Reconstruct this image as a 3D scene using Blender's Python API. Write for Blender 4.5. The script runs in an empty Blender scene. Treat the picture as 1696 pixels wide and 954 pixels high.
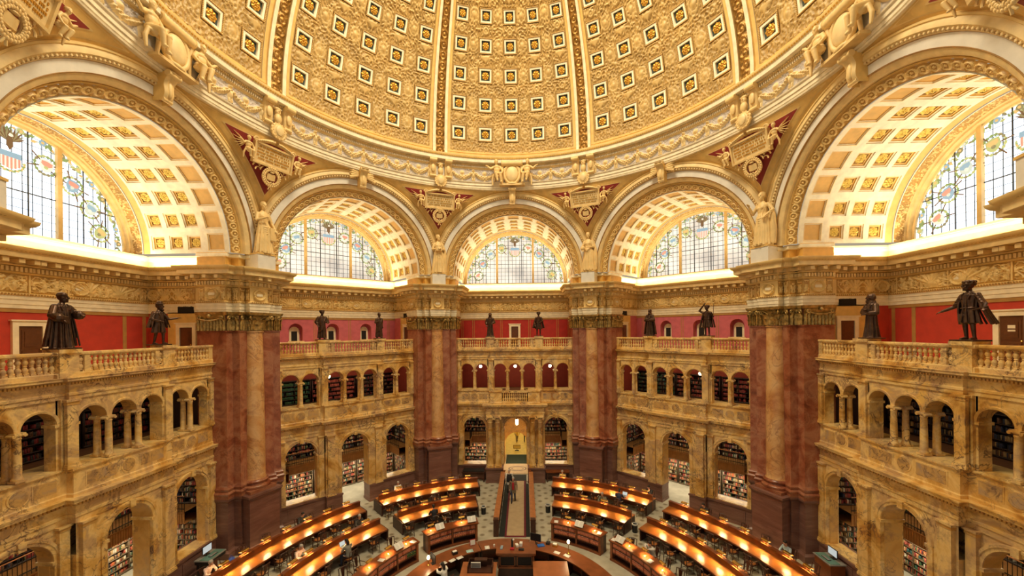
import bpy, math, random
import numpy as np
from math import sin, cos, pi, radians as RAD, sqrt, atan2
from mathutils import Matrix, Vector
rng = np.random.default_rng(7)
random.seed(7)
SC = bpy.context.scene
COL = SC.collection
SC.view_settings.view_transform = 'Standard'
SC.view_settings.look = 'None'
SC.view_settings.gamma = 1.0
SC.view_settings.use_curve_mapping = False
SC.view_settings.exposure = -0.1
cy = SC.cycles
cy.use_denoising = True
cy.use_adaptive_sampling = True
cy.adaptive_threshold = .025
cy.max_bounces = 6
cy.diffuse_bounces = 4
cy.glossy_bounces = 2
cy.transmission_bounces = 2
cy.sample_clamp_indirect = 4.0
cy.caustics_reflective = False
cy.caustics_refractive = False

# ------------------------------------------------------------------ materials
MAT = {}
def _nodes(name):
    m = bpy.data.materials.new(name); m.use_nodes = True
    nt = m.node_tree; b = nt.nodes['Principled BSDF']
    return m, nt, b
def _c(c): return (c[0], c[1], c[2], 1.0)
def mat_plain(key, col, rough=.6, metal=0., var=.12, scale=3., bump=0., bscale=40., spec=.5):
    """one colour with a slow natural variation"""
    m, nt, b = _nodes(key); L = nt.links.new
    tc = nt.nodes.new('ShaderNodeTexCoord'); n = nt.nodes.new('ShaderNodeTexNoise')
    n.inputs['Scale'].default_value = scale; n.inputs['Detail'].default_value = 5
    L(tc.outputs['Object'], n.inputs['Vector'])
    r = nt.nodes.new('ShaderNodeValToRGB')
    r.color_ramp.elements[0].position = .3; r.color_ramp.elements[1].position = .7
    r.color_ramp.elements[0].color = _c([x*(1-var) for x in col]); r.color_ramp.elements[1].color = _c([min(1, x*(1+var)) for x in col])
    L(n.outputs['Fac'], r.inputs['Fac']); L(r.outputs['Color'], b.inputs['Base Color'])
    b.inputs['Roughness'].default_value = rough; b.inputs['Metallic'].default_value = metal
    b.inputs['Specular IOR Level'].default_value = spec
    if bump:
        n2 = nt.nodes.new('ShaderNodeTexNoise'); n2.inputs['Scale'].default_value = bscale; n2.inputs['Detail'].default_value = 3
        L(tc.outputs['Object'], n2.inputs['Vector'])
        bp = nt.nodes.new('ShaderNodeBump'); bp.inputs['Strength'].default_value = bump; bp.inputs['Distance'].default_value = .05
        L(n2.outputs['Fac'], bp.inputs['Height']); L(bp.outputs['Normal'], b.inputs['Normal'])
    MAT[key] = m; return m
def mat_marble(key, cols, vein, rough=.3, scale=.55, vscale=.9, vamt=.8, stretch=(1, 1, 1), patch=.6):
    """clouded marble: big blotches of cols, thin warped veins of colour vein"""
    m, nt, b = _nodes(key); L = nt.links.new
    tc = nt.nodes.new('ShaderNodeNewGeometry'); mp = nt.nodes.new('ShaderNodeMapping'); mp.inputs['Scale'].default_value = stretch
    L(tc.outputs['Position'], mp.inputs['Vector'])
    n = nt.nodes.new('ShaderNodeTexNoise'); n.inputs['Scale'].default_value = scale; n.inputs['Detail'].default_value = 8; n.inputs['Roughness'].default_value = .62; n.inputs['Distortion'].default_value = .8
    L(mp.outputs['Vector'], n.inputs['Vector'])
    r = nt.nodes.new('ShaderNodeValToRGB'); e = r.color_ramp.elements
    ps = np.linspace(.33, .68, len(cols))
    e[0].position = ps[0]; e[0].color = _c(cols[0]); e[1].position = ps[-1]; e[1].color = _c(cols[-1])
    for p, c in zip(ps[1:-1], cols[1:-1]):
        x = e.new(p); x.color = _c(c)
    L(n.outputs['Fac'], r.inputs['Fac'])
    n2 = nt.nodes.new('ShaderNodeTexNoise'); n2.inputs['Scale'].default_value = vscale; n2.inputs['Detail'].default_value = 6; n2.inputs['Roughness'].default_value = .55; n2.inputs['Distortion'].default_value = 2.2
    L(mp.outputs['Vector'], n2.inputs['Vector'])
    # |noise - .5| small -> vein
    s = nt.nodes.new('ShaderNodeMath'); s.operation = 'SUBTRACT'; s.inputs[1].default_value = .5; L(n2.outputs['Fac'], s.inputs[0])
    a = nt.nodes.new('ShaderNodeMath'); a.operation = 'ABSOLUTE'; L(s.outputs[0], a.inputs[0])
    mr = nt.nodes.new('ShaderNodeMapRange'); mr.inputs['From Min'].default_value = 0; mr.inputs['From Max'].default_value = .035; mr.inputs['To Min'].default_value = vamt; mr.inputs['To Max'].default_value = 0
    L(a.outputs[0], mr.inputs['Value'])
    # veins cluster in patches
    n3 = nt.nodes.new('ShaderNodeTexNoise'); n3.inputs['Scale'].default_value = vscale*.6; L(mp.outputs['Vector'], n3.inputs['Vector'])
    m3 = nt.nodes.new('ShaderNodeMapRange'); m3.inputs['From Min'].default_value = .45; m3.inputs['From Max'].default_value = .62; L(n3.outputs['Fac'], m3.inputs['Value'])
    mu = nt.nodes.new('ShaderNodeMath'); mu.operation = 'MULTIPLY'; L(mr.outputs[0], mu.inputs[0]); L(m3.outputs[0], mu.inputs[1])
    mx = nt.nodes.new('ShaderNodeMix'); mx.data_type = 'RGBA'
    L(mu.outputs[0], mx.inputs[0]); L(r.outputs['Color'], mx.inputs[6]); mx.inputs[7].default_value = _c(vein)
    # darker brecciated clouds
    n5 = nt.nodes.new('ShaderNodeTexNoise'); n5.inputs['Scale'].default_value = vscale*1.3; n5.inputs['Detail'].default_value = 7; n5.inputs['Roughness'].default_value = .7; L(mp.outputs['Vector'], n5.inputs['Vector'])
    m5 = nt.nodes.new('ShaderNodeMapRange'); m5.inputs['From Min'].default_value = .55; m5.inputs['From Max'].default_value = .72; m5.inputs['To Max'].default_value = patch; L(n5.outputs['Fac'], m5.inputs['Value'])
    m6 = nt.nodes.new('ShaderNodeMix'); m6.data_type = 'RGBA'; L(m5.outputs[0], m6.inputs[0]); L(mx.outputs[2], m6.inputs[6]); m6.inputs[7].default_value = _c([x*1.6 for x in vein])
    L(m6.outputs[2], b.inputs['Base Color'])
    b.inputs['Roughness'].default_value = rough
    MAT[key] = m; return m
def mat_emit(key, col, strength):
    m, nt, b = _nodes(key)
    b.inputs['Base Color'].default_value = _c([x*.5 for x in col]); b.inputs['Emission Color'].default_value = _c(col); b.inputs['Emission Strength'].default_value = strength
    MAT[key] = m; return m

CREAM = (.80, .60, .29)
mat_plain('plaster_cream', (.82, .62, .30), .55)
mat_plain('plaster_pale', (.86, .76, .56), .5)
mat_plain('plaster_grey', (.80, .77, .70), .5, var=.06)
mat_plain('plaster_white', (.92, .84, .66), .5)
mat_plain('vault_ochre', (.70, .43, .12), .55)
mat_plain('plaster_ochre', (.66, .38, .09), .55)
mat_plain('plaster_tan', (.74, .49, .16), .55)
mat_plain('relief_gold', (.80, .58, .24), .5, var=.15, scale=1.2)
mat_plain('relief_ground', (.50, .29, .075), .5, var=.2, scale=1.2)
mat_plain('ring_ground', (.56, .50, .46), .6, var=.08)
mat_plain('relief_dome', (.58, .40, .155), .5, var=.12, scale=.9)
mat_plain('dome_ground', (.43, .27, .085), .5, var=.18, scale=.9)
mat_plain('relief_ring', (.82, .63, .32), .5, var=.12)
mat_plain('figure_plaster', (.80, .58, .26), .5, var=.12)
mat_plain('gilt', (.58, .30, .04), .32, .55, var=.2, scale=6)
mat_plain('gilt_bright', (.74, .54, .12), .4, .3, var=.15, scale=6)
mat_plain('gilt_dark', (.34, .18, .04), .38, .5, var=.4, scale=5, bump=.5, bscale=16)
mat_plain('capital_bronze', (.42, .27, .085), .38, .45, var=.6, scale=5)
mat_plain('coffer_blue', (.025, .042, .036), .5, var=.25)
mat_plain('coffer_bead', (.40, .22, .06), .5)
mat_plain('pendentive_red', (.26, .022, .02), .6, var=.18)
mat_plain('wall_scarlet', (.50, .042, .022), .75, var=.1)
mat_plain('wall_crimson', (.42, .022, .018), .75, var=.1)
mat_plain('wall_rose', (.56, .13, .17), .75, var=.1)
mat_plain('stripe_tan', (.42, .22, .06), .6)
mat_plain('bronze', (.085, .045, .028), .32, .6, var=.35, scale=5)
mat_plain('door_brown', (.12, .040, .014), .45, var=.2, scale=6)
mat_plain('dark_void', (.012, .008, .007), .8)
mat_plain('wood', (.20, .055, .014), .3, var=.35, scale=2.5)
mat_plain('wood_desk', (.31, .105, .020), .3, var=.25, scale=2.5)
mat_plain('wood_table', (.36, .12, .04), .35, var=.2, scale=2.)
mat_plain('wood_counter', (.22, .068, .022), .3, var=.25, scale=2.)
mat_plain('wood_dark', (.055, .018, .010), .4, var=.3, scale=4)
mat_plain('wood_rail', (.36, .13, .035), .4, var=.2, scale=4)
mat_plain('seat_leather', (.36, .13, .03), .45, var=.2, scale=5)
mat_plain('brass', (.72, .46, .12), .25, .9, var=.1)
mat_plain('iron', (.02, .016, .014), .5, .6)
mat_plain('paper', (.86, .84, .78), .7, var=.04)
mat_plain('paper_teal', (.42, .66, .66), .7, var=.04)
mat_plain('plastic_blue', (.03, .14, .5), .4)
mat_plain('plastic_black', (.015, .015, .017), .4)
mat_plain('plastic_grey', (.25, .25, .24), .4)
mat_plain('glass_green', (.05, .22, .17), .15)
mat_plain('carpet_runner', (.46, .34, .20), .9, var=.08, bump=.2, bscale=60)
mat_plain('carpet_maroon', (.13, .012, .022), .9)
mat_plain('carpet_black', (.014, .016, .013), .9)
mat_plain('carpet_green', (.02, .035, .018), .9)
mat_plain('corridor_yellow', (.80, .58, .12), .5, var=.1)
mat_plain('skin', (.62, .34, .22), .5, var=.06)
mat_plain('hair_dark', (.018, .012, .009), .5)
mat_plain('hair_grey', (.45, .42, .38), .5)
for k, c in dict(black=(.02, .02, .024), white=(.75, .72, .66), grey=(.25, .24, .21), pink=(.74, .52, .46), blue=(.25, .34, .42), red=(.42, .02, .03), tan=(.22, .16, .10), navy=(.03, .04, .09), olive=(.15, .14, .10), yellow=(.8, .5, .08), royal=(.03, .06, .30)).items():
    mat_plain('cloth_'+k, c, .8, var=.12, scale=8)
mat_marble('siena', [(.46, .22, .045), (.70, .41, .11), (.86, .61, .25), (.56, .36, .18), (.78, .49, .14)], (.13, .065, .05), .28, .6, 1.15, .95, (1, 1, 1), .75)
mat_marble('siena_panel', [(.26, .16, .10), (.62, .38, .13), (.42, .30, .20)], (.09, .05, .045), .3, 1.3, 1.6, .9)
mat_marble('siena_dark', [(.56, .28, .06), (.70, .41, .12), (.54, .33, .14)], (.17, .085, .05), .3, .7, 1.2, .8)
mat_marble('pier_red', [(.17, .045, .02), (.30, .09, .042), (.40, .17, .09), (.25, .085, .05)], (.13, .035, .02), .3, 1.1, 1.6, .6)
mat_marble('column_tan', [(.48, .21, .07), (.64, .34, .13), (.72, .45, .21), (.54, .29, .14)], (.26, .09, .045), .28, .8, .7, .6)
mat_marble('dado_brown', [(.15, .068, .052), (.20, .098, .076), (.25, .135, .108)], (.26, .13, .10), .35, 1.6, 1.4, .35, (.35, .35, 2.2))
# books
BOOKC = dict(red=(.42, .085, .05), volume=(.74, .24, .15), crimson=(.24, .02, .02), brown=(.15, .06, .022), tan=(.42, .27, .11), green=(.035, .10, .035), teal=(.03, .11, .10), black=(.025, .02, .018), white=(.66, .60, .46), navy=(.03, .035, .08), orange=(.55, .14, .035))
for k, c in BOOKC.items(): mat_plain('book_'+k, c, .55, var=.25, scale=9)

# ------------------------------------------------------------------ mesh builder
class MB:
    def __init__(s): s.V = []; s.L = []; s.T = []; s.I = []; s.n = 0; s.keys = []
    def _k(s, m):
        if m not in s.keys: s.keys.append(m)
        return s.keys.index(m)
    def add(s, V, F, m):
        V = np.array(V, float).reshape(-1, 3)
        k = s._k(m)
        if isinstance(F, np.ndarray):
            s.L.append((F + s.n).ravel()); s.T.append(np.full(len(F), F.shape[1])); s.I.append(np.full(len(F), k))
        else:
            s.L.append(np.array([i + s.n for f in F for i in f])); s.T.append(np.array([len(f) for f in F])); s.I.append(np.full(len(F), k))
        s.V.append(V); s.n += len(V); return s
    def merge(s, o, M=None):
        M = np.array(M) if M is not None else np.eye(4)
        for V, L, T, I in zip(o.V, o.L, o.T, o.I):
            pass
        V = np.concatenate(o.V); V = V @ M[:3, :3].T + M[:3, 3]
        L = np.concatenate(o.L) + s.n; T = np.concatenate(o.T)
        I = np.concatenate(o.I); mp = np.array([s._k(k) for k in o.keys]); I = mp[I]
        if np.linalg.det(M[:3, :3]) < 0:
            out = []; p = 0
            for t in T: out.append(L[p:p+t][::-1]); p += t
            L = np.concatenate(out)
        s.V.append(V); s.L.append(L); s.T.append(T); s.I.append(I); s.n += len(V); return s
    def box(s, a, b, m):
        x0, y0, z0 = a; x1, y1, z1 = b
        V = [(x0, y0, z0), (x1, y0, z0), (x1, y1, z0), (x0, y1, z0), (x0, y0, z1), (x1, y0, z1), (x1, y1, z1), (x0, y1, z1)]
        return s.add(V, [(0, 3, 2, 1), (4, 5, 6, 7), (0, 1, 5, 4), (1, 2, 6, 5), (2, 3, 7, 6), (3, 0, 4, 7)], m)
    def cbox(s, c, d, m, rz=0., tilt=0.):
        o = MB(); o.box([-x/2 for x in d], [x/2 for x in d], m)
        return s.merge(o, Matrix.Translation(c) @ Matrix.Rotation(rz, 4, 'Z') @ Matrix.Rotation(tilt, 4, 'X'))
    def grid(s, P, m, cu=False, cv=False, flip=False):
        P = np.asarray(P, float); n, k = P.shape[:2]
        a = np.arange(n if cu else n-1); b = np.arange(k if cv else k-1)
        A, B = np.meshgrid(a, b, indexing='ij'); A2 = (A+1) % n; B2 = (B+1) % k
        F = np.stack([A*k+B, A2*k+B, A2*k+B2, A*k+B2], -1).reshape(-1, 4)
        if flip: F = F[:, ::-1]
        return s.add(P.reshape(-1, 3), F.copy(), m)
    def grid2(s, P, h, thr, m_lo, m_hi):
        """carved field: faces lying below thr take a darker colour than the raised ornament"""
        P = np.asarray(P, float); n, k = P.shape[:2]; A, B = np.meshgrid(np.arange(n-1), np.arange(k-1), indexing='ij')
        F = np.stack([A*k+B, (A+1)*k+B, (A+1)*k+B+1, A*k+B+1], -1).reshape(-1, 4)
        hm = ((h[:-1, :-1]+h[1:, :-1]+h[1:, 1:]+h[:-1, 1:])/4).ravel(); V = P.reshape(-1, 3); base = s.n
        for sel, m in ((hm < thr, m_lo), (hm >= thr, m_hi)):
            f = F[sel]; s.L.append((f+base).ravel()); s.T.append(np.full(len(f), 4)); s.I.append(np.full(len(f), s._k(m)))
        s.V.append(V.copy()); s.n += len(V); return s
    def lathe(s, prof, m, c=(0, 0, 0), n=16, a0=0., a1=2*pi):
        full = abs(a1-a0-2*pi) < 1e-6
        A = np.linspace(a0, a1, n, endpoint=not full) if full else np.linspace(a0, a1, n+1)
        pr = np.asarray(prof, float)
        P = np.stack([c[0]+np.outer(np.cos(A), pr[:, 0]), c[1]+np.outer(np.sin(A), pr[:, 0]), c[2]+np.outer(np.ones_like(A), pr[:, 1])], -1)
        return s.grid(P, m, cu=full)
    def tube(s, pts, r, m, n=8, cap=True, flat=1.):
        pts = np.asarray(pts, float); k = len(pts); r = np.broadcast_to(np.asarray(r, float), (k,))
        T = np.gradient(pts, axis=0); T /= np.linalg.norm(T, axis=1)[:, None]+1e-9
        up = np.array([0, 0, 1.]) if abs(T[0][2]) < .9 else np.array([0, 1., 0])
        N = np.cross(T[0], up); N /= np.linalg.norm(N); P = []
        for i in range(k):
            N = N-T[i]*(N@T[i]); N /= np.linalg.norm(N)+1e-9; B = np.cross(T[i], N)
            a = np.linspace(0, 2*pi, n, endpoint=False)
            P.append(pts[i]+r[i]*(np.outer(np.cos(a), N)+flat*np.outer(np.sin(a), B)))
        s.grid(np.array(P), m, cv=True)
        if cap:
            s.add(P[0], [tuple(range(n))], m); s.add(P[-1], [tuple(range(n))[::-1]], m)
        return s
    def ell(s, c, r, m, n=12, k=8, M=None):
        a = np.linspace(0, 2*pi, n, endpoint=False); b = np.linspace(-pi/2+.02, pi/2-.02, k)
        r = (r,)*3 if np.isscalar(r) else r
        P = np.stack([np.outer(np.cos(b), np.cos(a))*r[0], np.outer(np.cos(b), np.sin(a))*r[1], np.outer(np.sin(b), np.ones_like(a))*r[2]], -1)
        if M is not None: P = P @ np.array(M)[:3, :3].T
        P = P+np.array(c); s.grid(P, m, cv=True, flip=True)
        s.add(P[0], [tuple(range(n))[::-1]], m); s.add(P[-1], [tuple(range(n))], m); return s
    def sweep(s, path, prof, m, closed=False, caps=False):
        """profile (d outward to the right of the path direction, z) along a 2D path with mitres"""
        p = np.asarray(path, float); k = len(p)
        d = np.diff(np.vstack([p, p[:1]]) if closed else p, axis=0); d /= np.linalg.norm(d, axis=1)[:, None]
        nn = np.stack([d[:, 1], -d[:, 0]], 1)
        off = np.zeros_like(p)
        for i in range(k):
            if closed: a, b = nn[i-1], nn[i]
            else: a, b = nn[max(i-1, 0)], nn[min(i, len(nn)-1)]
            mt = a+b; L = mt@mt
            off[i] = 2*mt/L if L > .3 else a
        pr = np.asarray(prof, float)
        P = np.concatenate([p[:, None, :]+off[:, None, :]*pr[None, :, :1], np.broadcast_to(pr[None, :, 1:], (k, len(pr), 1))], -1)
        s.grid(P, m, cu=closed, flip=True)
        if caps and not closed:
            s.add(P[0], [tuple(range(len(pr)))], m); s.add(P[-1], [tuple(range(len(pr)))[::-1]], m)
        return s
    def prism(s, poly, z0, z1, m, caps=True):
        p = np.asarray(poly, float); k = len(p)
        V = np.vstack([np.c_[p, np.full(k, z0)], np.c_[p, np.full(k, z1)]])
        F = [(i, (i+1) % k, k+(i+1) % k, k+i) for i in range(k)]
        if caps: F += [tuple(range(k))[::-1], tuple(range(k, 2*k))]
        return s.add(V, F, m)
    def mesh(s, name, smooth=30):
        me = bpy.data.meshes.new(name)
        V = np.concatenate(s.V); L = np.concatenate(s.L).astype(np.int32); T = np.concatenate(s.T).astype(np.int32); I = np.concatenate(s.I).astype(np.int32)
        me.vertices.add(len(V)); me.vertices.foreach_set('co', V.ravel())
        me.loops.add(len(L)); me.loops.foreach_set('vertex_index', L)
        me.polygons.add(len(T)); st = np.concatenate([[0], np.cumsum(T)[:-1]]).astype(np.int32)
        me.polygons.foreach_set('loop_start', st); me.polygons.foreach_set('loop_total', T)
        for k in s.keys: me.materials.append(MAT[k])
        me.polygons.foreach_set('material_index', I)
        me.update(calc_edges=True)
        if smooth:
            me.polygons.foreach_set('use_smooth', np.ones(len(T), bool)); me.set_sharp_from_angle(angle=RAD(smooth))
        return me

def link(name, data, parent=None, loc=(0, 0, 0), rot=0., scale=1.):
    o = bpy.data.objects.new(name, data); COL.objects.link(o)
    o.location = loc
    o.rotation_euler = rot if hasattr(rot, '__len__') else (0, 0, rot)
    o.scale = (scale,)*3 if np.isscalar(scale) else scale
    if parent is not None: o.parent = parent
    return o
def ob(name, mb, parent=None, loc=(0, 0, 0), rot=0., scale=1., smooth=30):
    return link(name, mb.mesh(name, smooth) if isinstance(mb, MB) else mb, parent, loc, rot, scale)
def tag(o, label=None, cat=None, group=None, kind=None):
    if label: o['label'] = label
    if cat: o['category'] = cat
    if group: o['group'] = group
    if kind: o['kind'] = kind
    return o
def struct(o, label=None): o['kind'] = 'structure'; return tag(o, label)
def dup(o, parent=None, loc=None, rot=None, scale=None):
    c = o.copy(); COL.objects.link(c); c.parent = parent
    if loc is not None: c.location = loc
    if rot is not None: c.rotation_euler = rot if hasattr(rot, '__len__') else (0, 0, rot)
    if scale is not None: c.scale = (scale,)*3 if np.isscalar(scale) else scale
    for ch in list(o.children): dup(ch, c)
    return c
ORD = 'first second third fourth fifth sixth seventh eighth ninth tenth eleventh twelfth thirteenth fourteenth fifteenth sixteenth seventeenth eighteenth nineteenth twentieth'.split()
def nth(i):
    if i < 20: return ORD[i]
    t = ['twenty', 'thirty', 'forty', 'fifty'][(i+1)//10-2]
    return {'twenty': 'twentieth', 'thirty': 'thirtieth', 'forty': 'fortieth', 'fifty': 'fiftieth'}[t] if (i+1) % 10 == 0 else t+'-'+ORD[(i+1) % 10-1]

def band(n, k, Ls, Lt, wl, seed, sym=True):
    """periodic band-limited noise, wavelength wl metres, unit variance"""
    r = np.random.default_rng(seed); f = np.fft.fft2(r.standard_normal((n, k)))
    kx = np.fft.fftfreq(n, Ls/n)[:, None]; ky = np.fft.fftfreq(k, Lt/k)[None, :]
    q = np.hypot(kx, ky); f *= np.exp(-((q-1/wl)/(.35/wl))**2)
    g = np.fft.ifft2(f).real
    if sym: g = g+g[::-1]
    return g/(g.std()+1e-9)
def scrolls(n, k, Ls, Lt, wl=.45, seed=1, sym=True):
    """carved foliage: ridged curls plus leaf blobs, 0..1"""
    a = band(n, k, Ls, Lt, wl, seed, sym); b = band(n, k, Ls, Lt, wl*.55, seed+1, sym)
    return np.clip(.75*np.exp(-(a/.42)**2)+.35*np.clip(b-.4, 0, 1.2), 0, 1)

CAMZ = 12.25
E0 = np.array([sin(pi/8), cos(pi/8)]); T0 = np.array([cos(pi/8), -sin(pi/8)])
def polar(r, deg, z=0.): a = RAD(deg); return (r*sin(a), r*cos(a), z)
def bayrot(az): return -RAD(az)
def bayxy(az, u, v, z=0.):
    a = RAD(az); return (sin(a)*v+cos(a)*u, cos(a)*v-sin(a)*u, z)
BAYN = {-90: 'left', -45: 'front_left', 0: 'front', 45: 'front_right', 90: 'right'}
BAYW = {-90: 'left', -45: 'left diagonal', 0: 'central', 45: 'right diagonal', 90: 'right'}
# ------------------------------------------------------------------ architectural helpers (bay frame: x = u along the wall, y = v outward, z up)
def arcband(mb, uc, zs, prof, m, th0=0., th1=pi, n=28):
    th = np.linspace(th0, th1, n+1); pr = np.asarray(prof, float)
    P = np.stack([uc+np.outer(np.cos(th), pr[:, 0]), np.outer(np.ones_like(th), pr[:, 1]), zs+np.outer(np.sin(th), pr[:, 0])], -1)
    return mb.grid(P, m)
def spandrel(mb, u0, u1, zs, z1, uc, a, v0, v1, m, ms=None, n=16, back=True):
    th = np.linspace(0, pi, n+1); x = uc+a*np.cos(th); z = zs+a*np.sin(th)
    for v in ((v0, v1) if back else (v0,)):
        mb.grid(np.stack([np.stack([x, np.full_like(x, v), z], -1), np.stack([x, np.full_like(x, v), np.full_like(x, z1)], -1)]), m)
        if uc-a > u0+1e-4: mb.add([(u0, v, zs), (uc-a, v, zs), (uc-a, v, z1), (u0, v, z1)], [(0, 1, 2, 3)], m)
        if uc+a < u1-1e-4: mb.add([(uc+a, v, zs), (u1, v, zs), (u1, v, z1), (uc+a, v, z1)], [(0, 1, 2, 3)], m)
    mb.grid(np.stack([np.stack([x, np.full_like(x, v0), z], -1), np.stack([x, np.full_like(x, v1), z], -1)]), ms or m)
def along(mb, path, d, z0, z1, w, step, dep, m, ends=.1):
    """a row of blocks (dentils, modillions) standing d..d+dep in front of a path"""
    p = np.asarray(path, float)
    for a, b in zip(p[:-1], p[1:]):
        t = b-a; L = np.linalg.norm(t)
        if L < w*1.2: continue
        t /= L; nn = np.array([t[1], -t[0]]); k = max(1, int((L-w)/step)+1)
        c = np.linspace(w/2+.01, L-w/2-.01, k) if k > 1 else [L/2]
        V = []; F = []
        for s in c:
            i = len(V); q = a+t*s
            for zz in (z0, z1):
                for dd, ss in ((d, -w/2), (d+dep, -w/2), (d+dep, w/2), (d, w/2)):
                    r = q+nn*dd+t*ss; V.append((r[0], r[1], zz))
            F += [(i, i+1, i+2, i+3), (i+4, i+7, i+6, i+5), (i, i+4, i+5, i+1), (i+1, i+5, i+6, i+2), (i+2, i+6, i+7, i+3)]
        mb.add(V, F, m)
def relief(mb, a, b, z0, z1, hfun, m, res=.035, amp=.06):
    """carved panel from a to b (2D), raised toward the right of a->b"""
    a = np.array(a, float); b = np.array(b, float); t = b-a; L = np.linalg.norm(t); t /= L; nn = np.array([t[1], -t[0]])
    n = max(6, int(L/res)); k = max(6, int((z1-z0)/res)); S = np.linspace(0, L, n); Z = np.linspace(z0, z1, k)
    h = hfun(n, k, L, z1-z0, S[:, None]/L, (Z[None, :]-z0)/(z1-z0))*amp
    P = np.stack([a[0]+t[0]*S[:, None]+nn[0]*h, a[1]+t[1]*S[:, None]+nn[1]*h, np.broadcast_to(Z[None, :], h.shape)], -1)
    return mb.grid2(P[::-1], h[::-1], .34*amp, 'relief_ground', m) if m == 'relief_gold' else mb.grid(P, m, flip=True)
def medallion(mb, c, nn, r, m, mp, aspect=1.):
    """wreath ring with a pale plaque, facing nn (2D) at c (3D)"""
    t = np.array([-nn[1], nn[0]]); a = np.linspace(0, 2*pi, 29)[:-1]
    P = []
    for rr, h in ((1.0, .0), (.98, .09), (.86, .13), (.72, .09), (.66, .03)):
        x = np.cos(a)*r*rr*aspect; z = np.sin(a)*r*rr
        P.append(np.stack([c[0]+t[0]*x+nn[0]*h, c[1]+t[1]*x+nn[1]*h, c[2]+z], -1))
    mb.grid(np.array(P), m, cv=True)
    mb.add(P[-1], [tuple(range(28))], m)
    # pale name plaque
    w, hh, d = r*.5*aspect, r*.22, .07
    q = [(c[0]+t[0]*sx*w+nn[0]*d, c[1]+t[1]*sx*w+nn[1]*d, c[2]+sz*hh) for sx, sz in ((-1, -.7), (-.8, -1), (.8, -1), (1, -.7), (1, .7), (.8, 1), (-.8, 1), (-1, .7))]
    mb.add(q, [tuple(range(8))], mp)
    # beads round the wreath
    for i in range(14):
        an = 2*pi*i/14; x = cos(an)*r*.87*aspect; z = sin(an)*r*.87
        mb.ell((c[0]+t[0]*x+nn[0]*.11, c[1]+t[1]*x+nn[1]*.11, c[2]+z), r*.12, m, 6, 4)

# plan of one bay's upper wall, from the pier block on the left to the one on the right
UA, UB, VB = 4.7, 5.2, 20.1
PLR = [(0., 20.1), (UB, 20.1), (UB, 16.8), (UA, 16.8), (UA, 15.3), (5.15, 15.3), (5.15, 14.9), (5.63, 14.9), tuple(15.5*E0-.5*T0), tuple(15.5*E0)]
PATH = [(-u, v) for u, v in PLR[::-1]]+PLR[1:]

# ------------------------------------------------------------------ marble screens
ZLS, ZUS = 4.12, 8.97           # springings of the lower and upper arches
AL, AU = .94, .51
LC = (-3.35, 0., 3.35); UCN = (-3.94, -2.75, -1.2, 0., 1.2, 2.75, 3.94)
FRONT = [(-4.7, 16.1), (-1.97, 16.1), (-1.97, 15.78), (1.97, 15.78), (1.97, 16.1), (4.7, 16.1)]
PORCH = [(-4.7, 16.1), (-2.3, 16.1), (-2.3, 15.3), (2.3, 15.3), (2.3, 16.1), (4.7, 16.1)]
def colonnette_mesh():
    mb = MB()
    mb.box((-.15, -.15, 0), (.15, .15, .07), 'siena')
    mb.lathe([(.15, .07), (.155, .1), (.14, .13), (.125, .16), (.118, .2), (.116, .7), (.10, 1.36), (.115, 1.38), (.115, 1.41), (.1, 1.43), (.14, 1.5)], 'siena', n=14)
    mb.box((-.15, -.14, 1.5), (.15, .14, 1.58), 'siena')
    for s in (-1, 1): mb.tube([(s*.15, -.13, 1.49), (s*.15, .13, 1.49)], .055, 'siena', 8)
    return mb.mesh('colonnette', 40)
COLON = colonnette_mesh()
def pil_strip(mb, u0, u1, v, z0, z1, m='siena', dep=.16):
    mb.box((u0, v-dep, z0+.18), (u1, v, z1-.2), m)
    mb.box((u0-.05, v-dep-.05, z0), (u1+.05, v, z0+.1), m); mb.box((u0-.03, v-dep-.03, z0+.1), (u1+.03, v, z0+.18), m)
    mb.box((u0-.02, v-dep-.02, z1-.2), (u1+.02, v, z1-.08), 'siena_dark'); mb.box((u0-.06, v-dep-.06, z1-.08), (u1+.06, v, z1), m)
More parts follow.
